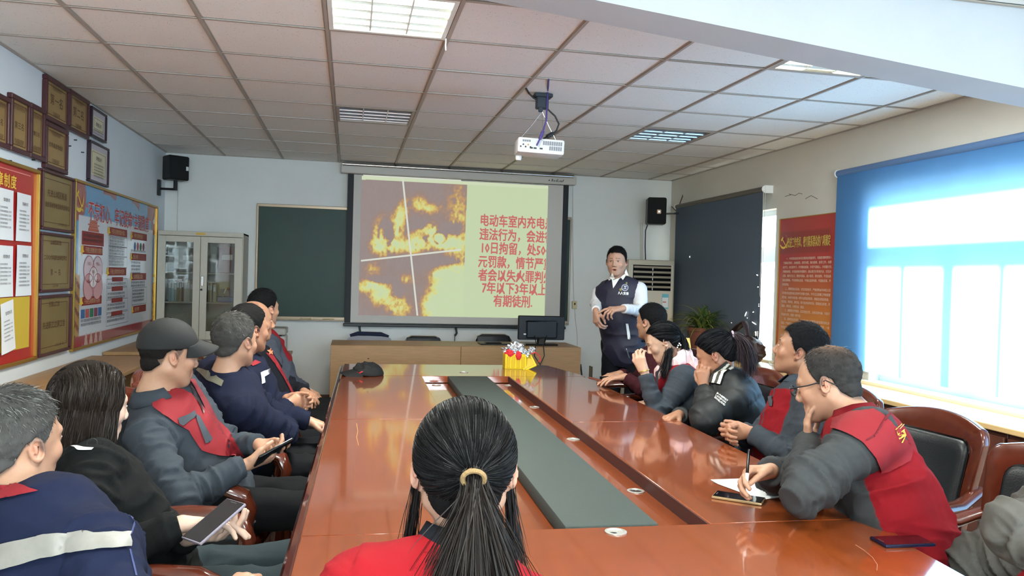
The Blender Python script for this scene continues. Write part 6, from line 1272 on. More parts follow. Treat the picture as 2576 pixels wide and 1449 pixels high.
c_ = at(541, 1314, 2.04); phone('smartphone with pale edge held on the lap of the long-haired woman', frameM(c_, V3(.046, -.0425, -.0016), V3(.097, .10, .07)), (150, 140, 150), name='smartphone', l=.155, w=.076)
_tb = bvh_of(B_.jacket, [c for c in B_.root.children if c.name.startswith('hood')][0]); pxpatch('white_inner_collar', B_, [(172, 1123), (236, 1126), (230, 1132), (200, 1132)], M_wpatch, 8, .006, _tb)
c_ = at(232, 1116, 2.14); MB().tube([tuple(c_-B_.off+V3(.013*math.cos(a), .004*math.sin(a), .013*math.sin(a))) for a in np.linspace(0, 2*math.pi, 20)], .0012, 6).build('hair_elastic', M_wire, B_.root)
collar_band(B_, (226, 226, 226), h=.03, flare=.01, rx=.05, ry=.05, gap=60, name='inner_collar')
# --- C: man in the black cap
C_ = person('man in black cap and red and grey work jacket holding a smartphone in both hands', at(425, 893, 2.95), 33, xy(at(545, 1270, 3.10)), -8, skin='mid', hcol=(30, 26, 24), vox=.0042, cvox=.0065, strands=(700, .008), thick=(.003, .004), hpitch=6,
    arms={-1: dict(w=at(652, 1118, 2.98), pole=V3(-.2, .9, -1), hd=V3(.55, -.70, -.15), hn=V3(-.1, -.4, .9), side=1, h=dict(curl=(.35, .4, .4, .45), thumb=(.3, .9, .4))),
          1: dict(w=at(618, 1170, 2.82), pole=V3(-.3, -.9, -.7), hd=V3(.85, .35, .18), hn=V3(-.15, .55, .8), side=-1, h=dict(curl=(.45, .5, .55, .6), thumb=(.3, .9, .5)))},
    jcol=GREY, wr=1.4, bulk=1.02, legyaw=-6, tcol=(28, 28, 32), shw=.18)
_t = bvh_of(C_.jacket)
pxpatch('red_panel', C_, [(383, 986), (434, 978), (460, 981), (480, 992), (494, 1010), (530, 1045), (571, 1081), (600, 1120), (616, 1145), (580, 1150), (549, 1147), (505, 1134), (486, 1105), (472, 1083), (440, 1066), (410, 1045), (385, 1024)], M_rpatch, 9, .006, _t)
pxpatch('red_panel', C_, [(338, 958), (360, 964), (349, 985), (343, 1020), (338, 1018)], M_rpatch, 9, .006, _t)
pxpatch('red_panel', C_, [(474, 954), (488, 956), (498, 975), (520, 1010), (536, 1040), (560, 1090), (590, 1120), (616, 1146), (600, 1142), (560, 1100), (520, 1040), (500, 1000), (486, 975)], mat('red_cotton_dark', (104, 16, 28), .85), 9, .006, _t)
pxpatch('pocket_flap', C_, [(444, 1055), (486, 1034), (490, 1050), (456, 1072), (446, 1068)], M_gpatch, 8, .0095, _t); pxpatch('pocket_stripe', C_, [(486, 1042), (500, 1050), (516, 1080), (530, 1104), (524, 1114), (512, 1116), (506, 1095), (492, 1062)], M_gpatch, 8, .009, _t)
pxpatch('zip', C_, [(470, 958), (474, 958), (492, 1000), (512, 1040), (510, 1044), (488, 1002)], M_zip, 8, .010, _t)
collar_band(C_, GREY, h=.050, flare=.030, rx=.064, ry=.062, zoff=-.012); 
ck = collar_band(C_, (210, 205, 196), h=.034, flare=.004, rx=.056, ry=.054, zoff=.008, name='checked_collar', fold=False, cm=None)
ca_ = ck.data.color_attributes['Col']; n_ = 40
for j in range(3):
    for i in range(n_): ca_.data[j*n_+i].color = lin((214, 210, 200) if (i//2+j) % 2 else (40, 38, 40))
def cap_hat(p, root, col=(17, 17, 17), lift=.0):
    L = p.L; hs_ = p.hs; sd = SDF(p.Hc-.2, p.Hc+.24, .0045)
    R1 = V3(.089, .110, .098)
    def fn(P):
        l = (P-p.Hc)@p.HR.T/hs_; q = l-V3(0, -.010, .042); k0 = np.sqrt(((q/R1)**2).sum(-1)); k1 = np.sqrt(((q/R1**2)**2).sum(-1))+1e-9; d = k0*(k0-1)/k1
        return np.maximum(d, .028-.25*l[..., 1]*0-l[..., 2]+.12*l[..., 1])*hs_
    sd.put(p.Hc-.19, p.Hc+.2, fn, .001)
    V, Q = sd.mesh(); t = thing('baseball_cap', 'plain black baseball cap worn by the man on the left', 'cap', tuple(p.off)); o = fastmesh('crown', V-p.off, Q, mat('cap_cloth', col, .8, bump=.15, bscale=350), t)
    nu, nv = 22, 12; VV = []
    for j in range(nv+1):
        r = j/nv
        for i in range(nu+1):
            a = math.pi*(i/nu); x = math.cos(a); y0 = .092*math.sin(a)*.9+.0; X = .076*x*(1-.0*r); ext = r*.088*math.sin(a)**.55
            VV.append(L(X*(1-.12*r*0), .035+y0*.72+ext, .046+.12*(.03)-.022*r-.030*(x*x)*(.35+.65*r)+.016*math.sin(a)))
    VV = np.array(VV); QQ = np.array([(j*(nu+1)+i, j*(nu+1)+i+1, (j+1)*(nu+1)+i+1, (j+1)*(nu+1)+i) for j in range(nv) for i in range(nu)])
    b = fastmesh('brim', VV-p.off, QQ, mat('cap_cloth', col, .8, bump=.15, bscale=350), t); md = b.modifiers.new('thickness', 'SOLIDIFY'); md.thickness = .004
    MB().tube([tuple(L(0, -.01, .138)-p.off), tuple(L(0, -.01, .143)-p.off)], .006, 8).build('button', MATS['cap_cloth'], t); return t
cap_hat(C_, C_.root)
phone('black smartphone held by the man in the cap', frameM(at(690, 1140, 2.84), V3(.02, -.042, .039), V3(.107, .092, .044)), (20, 22, 26), name='smartphone', l=.15, w=.074)
# --- D: grey haired man, navy workwear
D_ = person('man with short grey hair in navy workwear, just beyond the man in the cap', at(592, 858, 3.50), 56, xy(at(600, 1150, 3.68)), 30, wr=1.35, skin='mid', hcol=(52, 50, 46), grey=.25, vox=.0046, cvox=.0075, strands=(4500, .016), thick=(.016, .010), bulk=1.14, shw=.185,
    arms={1: dict(w=at(712, 1066, 3.86), e=at(706, 1088, 3.55)), -1: dict(w=at(780, 1060, 3.85), pole=V3(-.3, .8, -1))}, jcol=NAVY, tcol=(30, 32, 36), legyaw=0)
collar_band(D_, NAVY, h=.05, flare=.022, rx=.066, ry=.064, zoff=-.012); collar_band(D_, (130, 22, 34), h=.03, flare=.002, rx=.058, ry=.056, zoff=.012, fold=False, name='inner_collar')
_t = bvh_of(D_.jacket); pxpatch('reflective_stripe', D_, [(497, 931), (502, 926), (530, 938), (564, 960), (558, 974), (522, 956)], mat('reflective_olive', (96, 92, 78), .5), 8, .009, _t)
# --- E: man behind with clasped hands
E_ = person('dark haired man in navy workwear with grey chest stripe and clasped hands', at(626, 828, 3.95), 42, xy(at(665, 1140, 4.05)), 6, skin='tan', hcol=(24, 22, 22), vox=.005, cvox=.008, strands=(900, .018), bulk=1.05,
    arms=clasp(at(765, 1008, 3.95), 15, -.1), jcol=NAVY, tcol=(26, 28, 34), legyaw=0)
_t = bvh_of(E_.jacket); pxpatch('grey_stripe', E_, [(654, 938), (680, 926), (685, 936), (664, 948), (666, 962), (658, 966)], M_reflb, 8, .004, _t); pxpatch('red_yoke', E_, [(630, 918), (640, 906), (656, 912), (636, 922)], M_rpatch, 8, .004, _t); collar_band(E_, NAVY, h=.045, flare=.022)
# --- F: bald man
F_ = person('bald man in black jacket with red front panel and star badge', at(642, 808, 4.60), 18, xy(at(700, 1095, 4.62)), -6, skin='tan', hcol=(60, 50, 44), hair='none', vox=.005, cvox=.008, strands=None, jcol=(26, 28, 38),
    arms={1: dict(w=at(735, 1005, 4.45), pole=V3(-.2, -.8, -1)), -1: dict(w=at(765, 985, 4.62), pole=V3(.1, .9, -.6), hd=V3(.4, -.9, -.1))}, tcol=(24, 26, 30), legyaw=0)
_t = bvh_of(F_.jacket); pxpatch('red_panel', F_, [(668, 888), (684, 890), (700, 915), (722, 955), (740, 992), (733, 990), (712, 950), (690, 915)], M_rpatch, 9, .004, _t)
st_ = [(679+(9 if q % 2 == 0 else 4)*math.sin(q*math.pi/5), 886-(9 if q % 2 == 0 else 4)*math.cos(q*math.pi/5)) for q in range(10)]; pxpatch('star_badge', F_, st_, mat('badge_orange', (224, 130, 90), .5), 6, .007, _t); collar_band(F_, (26, 28, 38), h=.05, flare=.02)
# --- G: farthest man on the left
G_ = person('man with short black hair in red and grey jacket, farthest on the left', at(664, 776, 5.10), 50, xy(at(712, 1035, 5.12)), 12, skin='mid', hcol=(14, 14, 16), vox=.005, cvox=.008, strands=(2500, .018), thick=(.018, .010), bulk=1.10,
    jcol=zones((84, 90, 104), (160, 22, 36), lambda X: (X['lab'] == 0) & (X['t'] > .55) & (np.abs(X['u']) < .13)), arms={1: dict(w=at(760, 985, 5.0), pole=V3(.1, -1, -.6)), -1: dict(w=at(770, 980, 5.3), pole=V3(-.1, 1, -.8))}, tcol=(26, 28, 30), legyaw=0)
collar_band(G_, (70, 70, 80), h=.045, flare=.022)

# --- T: presenter
T_ = person('standing presenter in navy sleeveless vest over white shirt, speaking and pointing', at(1551, 658, 6.12), 240, (at(1570, 900, 6.15)[0], at(1570, 900, 6.15)[1]), 229, hpitch=2, hs=.90, skin=(196, 152, 128), hcol=(14, 13, 14), vox=.0045, cvox=.0065, strands=(2600, .018), thick=(.018, .010), stand=True, mouth=1, bulk=.84, shw=.168, s=1.02,
    arms={1: dict(w=at(1499, 782, 5.98), e=at(1502, 764, 6.22), hd=V3(-.05, -.35, -.9), hn=V3(.8, .3, .1), side=-1, h=dict(curl=(.7, .7, .8, .8), thumb=(.5, .8, .5))),
          -1: dict(w=at(1566, 776, 5.80), e=at(1612, 782, 5.98), hd=V3(-1, -.1, -.10), hn=V3(-.1, .3, -1), side=1, h=dict(curl=(.25, .6, .75, .8), thumb=(.5, .9, .1)))},
    jcol=(226, 226, 228), jname='shirt', tcol=(22, 24, 34), wr=.55)
# vest worn over the shirt
def vest(p, col, bk=1.02):
    Nb, Pv, w, cf, cr, Cc = p.Nb, p.P, p.w, p.cf, p.cr, p.Cc; Sh = {g: p.arms[g][0] for g in (-1, 1)}; s = 1.02
    lo, hi = Pv-.34, Nb+.28; lo[2] = Pv[2]-.2; vd = SDF(lo, hi, .0065)
    vd.cap(Pv-w*.06, Pv+(Nb-Pv)*.42, .176*bk*s, .170*bk*s, k=.06, flat=.82, fax=cf); vd.cap(Pv+(Nb-Pv)*.42, Cc+w*.03, .170*bk*s, .168*bk*s, k=.06, flat=.78, fax=cf)
    vd.cap(Sh[-1]*.86+Sh[1]*.14, Sh[1]*.86+Sh[-1]*.14, .070*bk, k=.06); vd.ell(Nb-w*.07-cf*.01, V3(.12, .09, .066)*bk, R=np.stack([cr, cf, w]), k=.05)
    vd.cap(Nb-w*.03, Nb+w*.16, .058, .09, k=.012, mode='s'); pass
    for g in (-1, 1): vd.cap(Sh[g]+cr*g*.075+w*.03, Sh[g]+cr*g*.10-w*.10, .072, .070, k=.012, mode='s')
    V, Q = vd.mesh(); N = vnormals(V, Q); nz = (1-np.abs(2*vnoise(V*V3(9, 9, 14), 8)-1))**1.6; V = V+N*((nz-.4)*.012)[:, None]
    hem = (V-(Pv-w*.19))@w; o = fastmesh('vest', V-p.off, Q, M_nylon, p.root, np.tile(arr(col), (len(V), 1))); p.jacket = o; return o
vest(T_, (30, 30, 48))
pxpatch('shirt_front', T_, [(1539, 700), (1563, 690), (1560, 700), (1550, 716), (1543, 726), (1541, 712)], M_wpatch, 5, .006, bvh_of(T_.jacket))
_tb = bvh_of(T_.jacket, T_.body); pxpatch('collar_leaf', T_, [(1535, 696), (1542, 686), (1548, 699), (1542, 709)], M_wpatch, 5, .012, _tb); pxpatch('collar_leaf', T_, [(1559, 697), (1581, 675), (1584, 683), (1567, 707)], M_wpatch, 5, .012, _tb)
collar_band(T_, (232, 232, 234), h=.040, flare=.022, rx=.060, ry=.056, gap=28, zoff=-.006, name='shirt_collar'); collar_band(T_, (32, 32, 50), h=.035, flare=.030, rx=.070, ry=.066, gap=40, zoff=-.022, name='vest_collar')
_t = bvh_of(T_.jacket)
pxpatch('pocket_zip', T_, [(1574, 814), (1580, 814), (1586, 850), (1584, 854), (1579, 853)], M_wpatch, 6, .006, _t)
rg_ = lambda cx, cy, r, n=20: [(cx+r*math.cos(a), cy+r*math.sin(a)) for a in np.linspace(0, 2*math.pi, n, endpoint=False)]
pxpatch('badge_ring', T_, rg_(1572, 724, 8.5), mat('badge_grey', (170, 172, 182), .6), 5, .006, _t); pxpatch('badge_field', T_, rg_(1572, 724, 6.8), mat('badge_navy', (44, 46, 70), .6), 5, .008, _t); pxpatch('badge_mark', T_, [(1568, 720), (1576, 720), (1576, 723), (1572, 723), (1576, 728), (1568, 728), (1568, 726), (1572, 726)], mat('badge_grey', (170, 172, 182), .6), 5, .010, _t)
pxpatch('badge_knot', T_, [(1574, 711), (1578, 711), (1578, 716), (1574, 716)], mat('badge_gold', (130, 124, 70), .6), 5, .008, _t); pxpatch('badge_flower', T_, rg_(1562, 729, 3.4, 10), mat('badge_gold', (130, 124, 70), .6), 5, .009, _t)
pxtext(T_, '人人安康', ((1555, 733), (1581, 735), (1555, 741)), M_wpatch, tree=_t, lift=.006)
for px in (1569, 1589): pxpatch('cuff_button', T_, rg_(px, 791 if px < 1580 else 792, 1.6, 8), M_black, 6, .004, bvh_of(T_.jX and [c for c in T_.root.children if c.name.startswith('shirt')][0]))
# --- H: man in maroon
H_ = person('man in maroon shirt holding a flat brown tablet at the far right', at(1637, 810, 5.30), 122, xy(at(1668, 1018, 5.30)), 150, hpitch=2, skin='mid', hcol=(18, 18, 20), vox=.005, cvox=.008, strands=(2200, .018), thick=(.015, .010),
    arms={-1: dict(w=at(1572, 948, 5.05), pole=V3(.3, -.7, -.8), hd=V3(-1, .1, -.1), hn=V3(0, 0, -1), side=1, h=dict(curl=(.2, .25, .3, .3))), 1: dict(w=at(1560, 940, 5.35), pole=V3(.3, .7, -.8), hd=V3(-1, -.1, -.1), hn=V3(0, 0, -1), side=-1, h=dict(curl=(.2, .25, .3, .3)))},
    jcol=(86, 32, 42), jname='shirt', tcol=(70, 90, 116), legyaw=176, bulk=1.0)
collar_band(H_, (150, 150, 156), h=.03, flare=.012)
c_ = at(1528, 953, 5.15); t = thing('tablet', 'flat brown tablet case held by the man in maroon over the table edge', 'tablet', M=Matrix.Translation(Vector(c_)) @ Matrix.Rotation(math.radians(12), 4, 'Z')); MB().box(-.10, .10, -.08, .08, -.006, .006, .003).build('case', mat('tablet_brown', (120, 66, 52), .4), t); MB().box(-.09, .09, -.07, .07, .006, .0075).build('glass_screen', MATS['phone_glass'], t)
c_ = at(1486, 940, 5.2); tag(MB().box(c_[0]-.004, c_[0]+.004, c_[1]-.03, c_[1]+.03, c_[2]-.03, c_[2]+.05, .002).build('card_stand', M_black), 'thin black upright card at the far right table corner', 'card')
# --- I: girl with pink hood
PONYT = [(0, .085), (35, .078), (58, .050), (72, .018), (84, .0), (92, .026), (108, .005), (120, -.040), (150, -.066), (180, -.072)]
I_ = person('young woman with pink hood over grey jacket, raising her hand', at(1668, 860, 4.66), 158, xy(at(1752, 1075, 4.62)), 172, hpitch=24, skin='light', fem=True, hcol=(18, 18, 22), hair='pony', tab=PONYT, vox=.0046, cvox=.0075, strands=None, thick=(.013, .010), bulk=1.02, shw=.155, hs=.95,
    arms={-1: dict(w=at(1622, 938, 4.42), pole=V3(.4, -.2, -1), hd=V3(-.35, .25, .9), hn=V3(.7, .7, .0), side=-1, h=dict(curl=(.75, .7, .65, .6), thumb=(.4, .9, .5))), 1: dict(w=at(1640, 1010, 4.9), pole=V3(.2, .8, -.8))},
    jcol=zones(GREY, (186, 28, 48), lambda X: (X['lab'] == 0) & (X['t'] > .62) & (np.abs(X['u']) > .03) & (np.abs(X['u']) < .14)), tcol=(40, 42, 50), legyaw=180)
pony_hair(I_, 3000, (0, -.10, .0), (18, 18, 22), 900, .26, V3(.15, -.5, -.6), tabf=PONYT, spread=.12)
hood(I_, (222, 190, 190), R=.036, rx=.088, ry=.082, dn=-.012, back=.11); 
_t = bvh_of(I_.jacket); MB().tube([tuple(at(1612+3*math.cos(a), 936+2*math.sin(a), 4.38)-I_.off) for a in (0, 1)], .002, 5)
w0 = I_.arms[-1][2]; ax_ = nrm(w0-I_.arms[-1][1]); o_ = np.cross(ax_, UP); o_ = nrm(o_); o2 = np.cross(ax_, o_); MB().tube([tuple(w0+ax_*.012+.029*(o_*math.cos(a)+o2*math.sin(a))-I_.off) for a in np.linspace(0, 2*math.pi, 20)], .0028, 6).build('gold_bracelet', mat('gold_metal', (220, 180, 90), .3, metal=.8), I_.root)
bead = bvh_of(I_.hair)
for px, py in ((1709, 864), (1706, 869), (1704, 874), (1712, 868)): c_ = at(px, py, 4.60); MB().lathe([(0, -.005), (.0045, -.003), (.005, 0), (.0045, .003), (0, .005)], 10, tuple(c_-I_.off)).build('hair_bead', M_white, I_.root)
c_ = at(1583, 901, 4.33); t = thing('pen', 'dark pen tip held up by the young woman with the pink hood', 'pen', tuple(c_)); MB().cyl((0, 0, 0), .004, .05, 8, (-.3, .1, .9)).build('barrel', M_black, t); MB().cyl((.045*-.3, .0045, .043), .002, .012, 8, (-.3, .1, .9)).build('nib', M_steel, t)
# --- J: woman in black puffer with ponytail
J_ = person('woman with ponytail in black puffer jacket leaning her head on her hand', at(1800, 890, 4.12), 140, xy(at(1880, 1125, 4.10)), 158, hpitch=26, hroll=-6, skin='tan', fem=True, hcol=(18, 18, 22), hair='pony', tab=PONYT, vox=.0046, cvox=.0075, strands=None, thick=(.013, .010), bulk=1.16, shw=.16, hs=1.0, puff=True, jmat=M_nylon,
    arms={-1: dict(w=hpt(at(1800, 890, 4.12), 140, 26, -.085, .105, -.140), e=at(1776, 1056, 3.84), hd=V3(-.05, .15, .98), hn=V3(.65, .75, .0), side=-1, cuff=.03, cr=1.1, hs=.92, h=dict(curl=(.7, .7, .7, .65), thumb=(.6, .6, .5))), 1: dict(w=at(1708, 1042, 4.05), pole=V3(.5, .6, -.5), hd=V3(-.9, -.4, -.15), hn=V3(.0, -.1, -1), side=-1, h=dict(curl=(.2, .25, .3, .35)))},
    jcol=(28, 32, 36), tcol=(24, 26, 30), legyaw=180)
tie_ = pony_hair(J_, 3600, (.0, -.115, .055), (18, 18, 24), 1400, .25, V3(.40, -.40, -.05), tabf=PONYT, spread=.16, tcol=(52, 40, 46))
MB().tube([tuple(tie_+.017*(V3(.3, .9, 0)*math.cos(a)+V3(-.2, .1, .95)*math.sin(a))-J_.off) for a in np.linspace(0, 2*math.pi, 16)], .0055, 8).build('hair_tie', mat('tie_mauve', (170, 150, 164), .6), J_.root)
sc = collar_band(J_, (225, 222, 214), h=.055, flare=.034, rx=.064, ry=.064, gap=15, zoff=-.004, name='checked_scarf', th=.006)
ca_ = sc.data.color_attributes['Col']
for j in range(6):
    for i in range(40): ca_.data[j*40+i].color = lin((222, 218, 206) if (i//3+j//2) % 2 else ((120, 112, 100) if i % 3 == 0 else (40, 36, 34)))
_t = bvh_of(J_.jacket); pxtext(J_, 'BURBERRY\nLONDON\nENGLAND', ((1806, 988), (1831, 1008), (1797, 1003)), M_wpatch, tree=_t, lift=.005)
pxpatch('press_stud', J_, rg_(1813, 958, 3, 10), M_steel, 5, .006, _t)
_tb = bvh_of(J_.jacket, J_.body)
for q, col_ in ((0, (44, 40, 38)), (1, (206, 202, 190)), (2, (60, 56, 52)), (3, (206, 202, 190))): pxpatch('scarf_band', J_, [(1786+q*7, 962+q*2), (1797+q*6, 930+q*3), (1824+q*4, 908+q*4), (1829+q*4, 912+q*4), (1804+q*6, 934+q*3), (1793+q*7, 964+q*2)], mat('scarf_%d' % q, col_, .8), 5, .012, _tb)
n_ = 420; k_ = 18; rg_n = np.random.default_rng(9); P = to_world(I_, np.stack([-.070+rg_n.normal(scale=.006, size=n_), -.02+rg_n.normal(scale=.012, size=n_), -.055+rg_n.normal(scale=.008, size=n_)], 1)); out = [P]; d = np.tile(V3(-.30, -.35, -.9), (n_, 1))
for i in range(k_-1): d = d+rg_n.normal(scale=.03, size=(n_, 3)); d /= np.linalg.norm(d, axis=1, keepdims=True); P = P+d*(.19*rg_n.uniform(.9, 1.05, (n_, 1))/k_); out.append(P)
ribbons('loose_strands', np.stack(out, 1), np.full(n_, .0013), strand_cols(n_, (20, 18, 20), 0, rg_n), I_.root, I_.off).__setitem__('kind', 'stuff')
# --- K: man with clasped hands, head tilted back
K_ = person('man in red and grey jacket with head tilted up and hands clasped', at(2012, 882, 3.50), 138, xy(at(1968, 1205, 3.42)), 166, hpitch=-13, skin='tan', hcol=(20, 20, 24), vox=.0042, cvox=.0068, strands=(4200, .018), thick=(.018, .010), bulk=1.10, shw=.18,
    arms=clasp(at(1838, 1088, 3.42), 172, -.15),
    jcol=zones(GREY, RED, lambda X: (np.abs(X['lab']) != 2) & (X['armd'] > .080) & (X['v'] > -.01) & (X['t'] < .90) & (X['t'] > .08) & (np.abs(X['u']) < .15) & (np.abs(X['u']) > .006)), tcol=(34, 38, 44), legyaw=180)
_t = bvh_of(K_.jacket); pxpatch('pocket_flap', K_, [(1934, 993), (1940, 990), (1946, 1010), (1944, 1024), (1937, 1022)], M_gpatch, 8, .006, _t); collar_band(K_, (88, 100, 116), h=.055, flare=.036, rx=.066, ry=.064, gap=22)
# --- L: man with glasses, writing
L_ = person('man with glasses and thinning hair, writing with one hand over his mouth', at(2082, 965, 2.62), 132, xy(at(2300, 1500, 2.36)), 150, hpitch=18, hroll=4, skin='mid', hcol=(44, 42, 42), grey=.12, bald=.9, tab=RECEDE, vox=.0038, cvox=.0058, strands=(4200, .014), thick=(.007, .009), bulk=1.14, shw=.19,
    nb=at(2150, 1058, 2.56), wr=1.4,
    arms={-1: dict(w=hpt(at(2082, 965, 2.62), 132, 18, -.045, .105, -.185), e=at(2022, 1232, 2.22), hd=V3(-.02, .10, 1.0), hn=V3(.55, -.45, .0), side=-1, cuff=.0, h=dict(curl=(.12, .15, .18, .22), spread=.02, thumb=(.75, .7, .3)), hs=.90),
          1: dict(w=at(1938, 1184, 2.46), pole=V3(.3, .7, -.4), hd=V3(-.97, -.12, -.10), hn=V3(.05, -.75, -.65), side=-1, h=dict(curl=(.55, .6, .65, .7), c2=1.1, thumb=(.25, .95, .45)))},
    jcol=zones((88, 90, 92), RED, lambda X: ((X['armd'] > .088) | ((X['t'] < .5) & (X['lab'] == 0))) & (np.abs(X['lab']) != 2) & ((X['v'] < .06) | (X['t'] > .9)) & (np.abs(X['u']) < .26)), tcol=(30, 32, 36), legyaw=176)
collar_band(L_, (160, 24, 38), h=.05, flare=.022, rx=.068, ry=.066, gap=40)
_t = bvh_of(L_.jacket); pxpatch('red_yoke', L_, [(2100, 1056), (2140, 1042), (2196, 1034), (2222, 1050), (2262, 1088), (2290, 1122), (2286, 1160), (2240, 1185), (2214, 1188), (2198, 1150), (2165, 1114), (2118, 1090), (2096, 1080)], M_rpatch, 9, .010, _t); pxtext(L_, '山水', ((2262, 1066), (2276, 1098), (2242, 1082)), M_ygold, tree=_t, lift=.014, bold=.02)
pxpatch('yoke_seam', L_, [(2238, 1036), (2242, 1038), (2196, 1100), (2176, 1112), (2174, 1108), (2194, 1096)], mat('red_seam', (90, 12, 24), .9), 8, .013, _t)
g_ = thing('spectacles', 'black framed spectacles worn by the man writing', 'glasses', tuple(L_.off)); LL = L_.L
for sx in (-1, 1):
    MB().tube([tuple(LL(sx*(.034+.025*math.cos(a)), .108, .000+.018*math.sin(a))-L_.off) for a in np.linspace(0, 2*math.pi, 20)], .0018, 6).build('lens_rim', M_black, g_)
    MB().add([tuple(LL(sx*(.034+.024*math.cos(a)), .108, .000+.017*math.sin(a))-L_.off) for a in np.linspace(0, 2*math.pi, 16, endpoint=False)], [tuple(range(16))]).build('lens', mg, g_)
    MB().tube([tuple(LL(sx*.060, .106, .006)-L_.off), tuple(LL(sx*.077, .09, .006)-L_.off), tuple(LL(sx*.082, .04, .004)-L_.off), tuple(LL(sx*.083, -.02, .008)-L_.off), tuple(LL(sx*.080, -.045, -.012)-L_.off)], .0022, 6).build('temple', M_black, g_)
MB().tube([tuple(LL(-.010, .110, .004)-L_.off), tuple(LL(0, .113, .007)-L_.off), tuple(LL(.010, .110, .004)-L_.off)], .0018, 6).build('bridge', M_black, g_)
a_, b_ = at(1884, 1130, 2.40), at(1877, 1228, 2.36); pen = thing('pen', 'black pen with white band in the writing hand', 'pen', tuple(b_)); dv = nrm(a_-b_); Lp = float(np.linalg.norm(a_-b_))
MB().tube([(0, 0, 0), tuple(dv*.008), tuple(dv*Lp*.35), tuple(dv*(Lp-.004)), tuple(dv*Lp)], [.001, .0048, .0048, .0042, .003], 10).build('barrel', M_gloss, pen); MB().tube([tuple(dv*.02), tuple(dv*.045)], .0052, 10).build('white_band', M_white, pen)
# --- M: person cut by the right edge
M_p = person('person with folded arms in grey sleeves, cut by the right edge', at(2760, 1000, 1.95), 140, xy(at(2760, 1640, 1.80)), 165, skin='mid', hcol=(30, 28, 28), vox=.0055, cvox=.0058, strands=(800, .02), bulk=1.08,
    arms={-1: dict(w=at(2640, 1400, 1.62), e=at(2552, 1330, 1.72), hd=V3(.5, -.3, -.3)), 1: dict(w=at(2660, 1390, 1.9), pole=V3(-.3, .8, -.6))}, jcol=zones((120, 116, 110), RED, lambda X: (X['lab'] == 0)), tcol=(40, 40, 44), legyaw=170, wr=1.3)
# --- N: woman with ponytail in the foreground
N_ = person('woman in red jacket with ponytail and tan hair tie in the foreground', at(1168, 1178, 1.40), 84, xy(V3(.10, 1.24, 0)), 80, skin=(204, 160, 136), fem=True, hcol=(20, 19, 20), hair='pony', tab=PONYT, vox=.0034, cvox=.0060, strands=None, thick=(.012, .012), bulk=1.02, shw=.158, hs=1.0,
    jcol=(196, 26, 40), tcol=(34, 36, 44), arms={1: dict(w=V3(.24, 1.46, .64), pole=V3(.6, -.3, -1)), -1: dict(w=V3(.08, 1.46, .64), pole=V3(-.6, -.3, -1))}, legyaw=88)
tie_ = pony_hair(N_, 13000, (.008, -.118, .020), (22, 21, 22), 9000, .25, V3(.03, -.42, -.6), tabf=PONYT, spread=.42, width=.00075, tcol=(36, 29, 26), gravity=1.3)
for j in range(4):
    MB().tube([tuple(tie_+N_.hf*(-.002-.0048*j)+0.0118*(N_.hr*math.cos(a)*1.15+(N_.hu*.9-N_.hf*.3)*math.sin(a))+N_.hr*.002*math.sin(3*a+j)-N_.off) for a in np.linspace(0, 2*math.pi, 28)], .0042, 8).build('hair_tie', mat('tie_tan', (128, 102, 66), .8, bump=.3, bscale=200), N_.root) if j == 0 else MB().tube([tuple(tie_+N_.hf*(-.002-.0048*j)+(.0118+.0012*j)*(N_.hr*math.cos(a)*1.15+(N_.hu*.9-N_.hf*.3)*math.sin(a))-N_.off) for a in np.linspace(0, 2*math.pi, 28)], .0042, 8).build('tie_fold', MATS['tie_tan'], N_.root)
collar_band(N_, (38, 42, 52), h=.060, flare=.020, rx=.066, ry=.064, zoff=.0, gap=30)
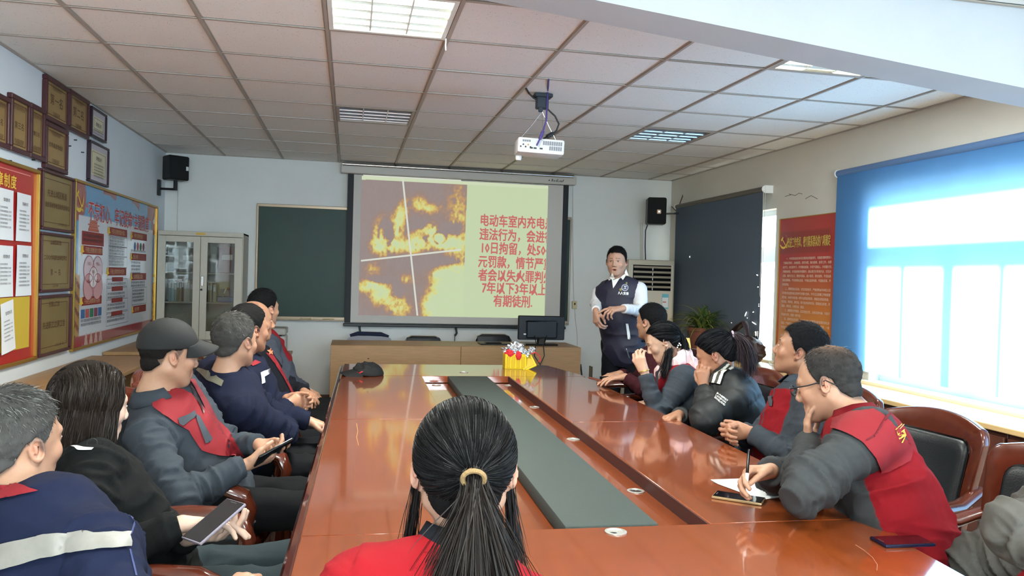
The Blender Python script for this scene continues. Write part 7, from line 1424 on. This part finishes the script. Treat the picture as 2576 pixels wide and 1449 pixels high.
# loose side strands
rg_n = np.random.default_rng(4); n_ = 260; k_ = 20; sd_ = np.where(rg_n.random(n_) < .6, -1, 1); P = to_world(N_, np.stack([sd_*(.080+rg_n.normal(scale=.004, size=n_)), .02+rg_n.normal(scale=.014, size=n_), -.01+rg_n.normal(scale=.015, size=n_)], 1)); out = [P]; d = np.tile(V3(0, -.05, -1.), (n_, 1))+(N_.hr[None]*sd_[:, None])*.12
for i in range(k_-1): d = d+rg_n.normal(scale=.02, size=(n_, 3))-N_.hf*.010; d /= np.linalg.norm(d, axis=1, keepdims=True); P = P+d*(.20*rg_n.uniform(.97, 1.03, (n_, 1))/k_); out.append(P)
ribbons('loose_strands', np.stack(out, 1), np.full(n_, .0008), strand_cols(n_, (26, 22, 22), 0, rg_n), N_.root, N_.off).__setitem__('kind', 'stuff')
# --- cap lying on the table
L0 = onz(905, 945, ZT)
class _C: pass
q_ = _C(); a_ = math.radians(188); q_.hf = V3(math.cos(a_), math.sin(a_), 0); q_.hr = V3(math.sin(a_), -math.cos(a_), 0); q_.hu = UP; q_.HR = np.stack([q_.hr, q_.hf, q_.hu]); q_.hs = .98; q_.Hc = np.array([L0[0]+.045, L0[1]+.02, ZT-.024]); q_.off = np.array([L0[0], L0[1], ZT]); q_.L = lambda x, y, z: q_.Hc+q_.hs*(x*q_.hr+y*q_.hf+z*q_.hu)
t = cap_hat(q_, None, (17, 17, 19)); t['label'] = 'black cap with small red cat mark lying on the far left corner of the table'
o = [c for c in t.children if c.name.startswith('crown')][0]; me = o.data; co = np.zeros(len(me.vertices)*3, np.float32); me.vertices.foreach_get('co', co); co = co.reshape(-1, 3); z_ = co[:, 2]; k_ = np.clip(z_/.12, 0, 1)[:, None]; nn_ = fbm(co*26, 2, 3)[:, None]-.47; co += k_*np.array([.0, 0, -.045])*(.6+nn_*2.0)+k_*nn_*np.array([.06, .03, .04]); co[:, 2] = np.maximum(co[:, 2], .002); me.vertices.foreach_set('co', co.ravel()); me.update()
cat_ = [(895, 936), (899, 935), (903, 938), (910, 934), (914, 935), (907, 939), (906, 947), (903, 946), (901, 940)]; pxpatch('red_mark', q_, cat_, mat('mark_red', (206, 50, 60), .5), 6, .003, bvh_of(o), t)
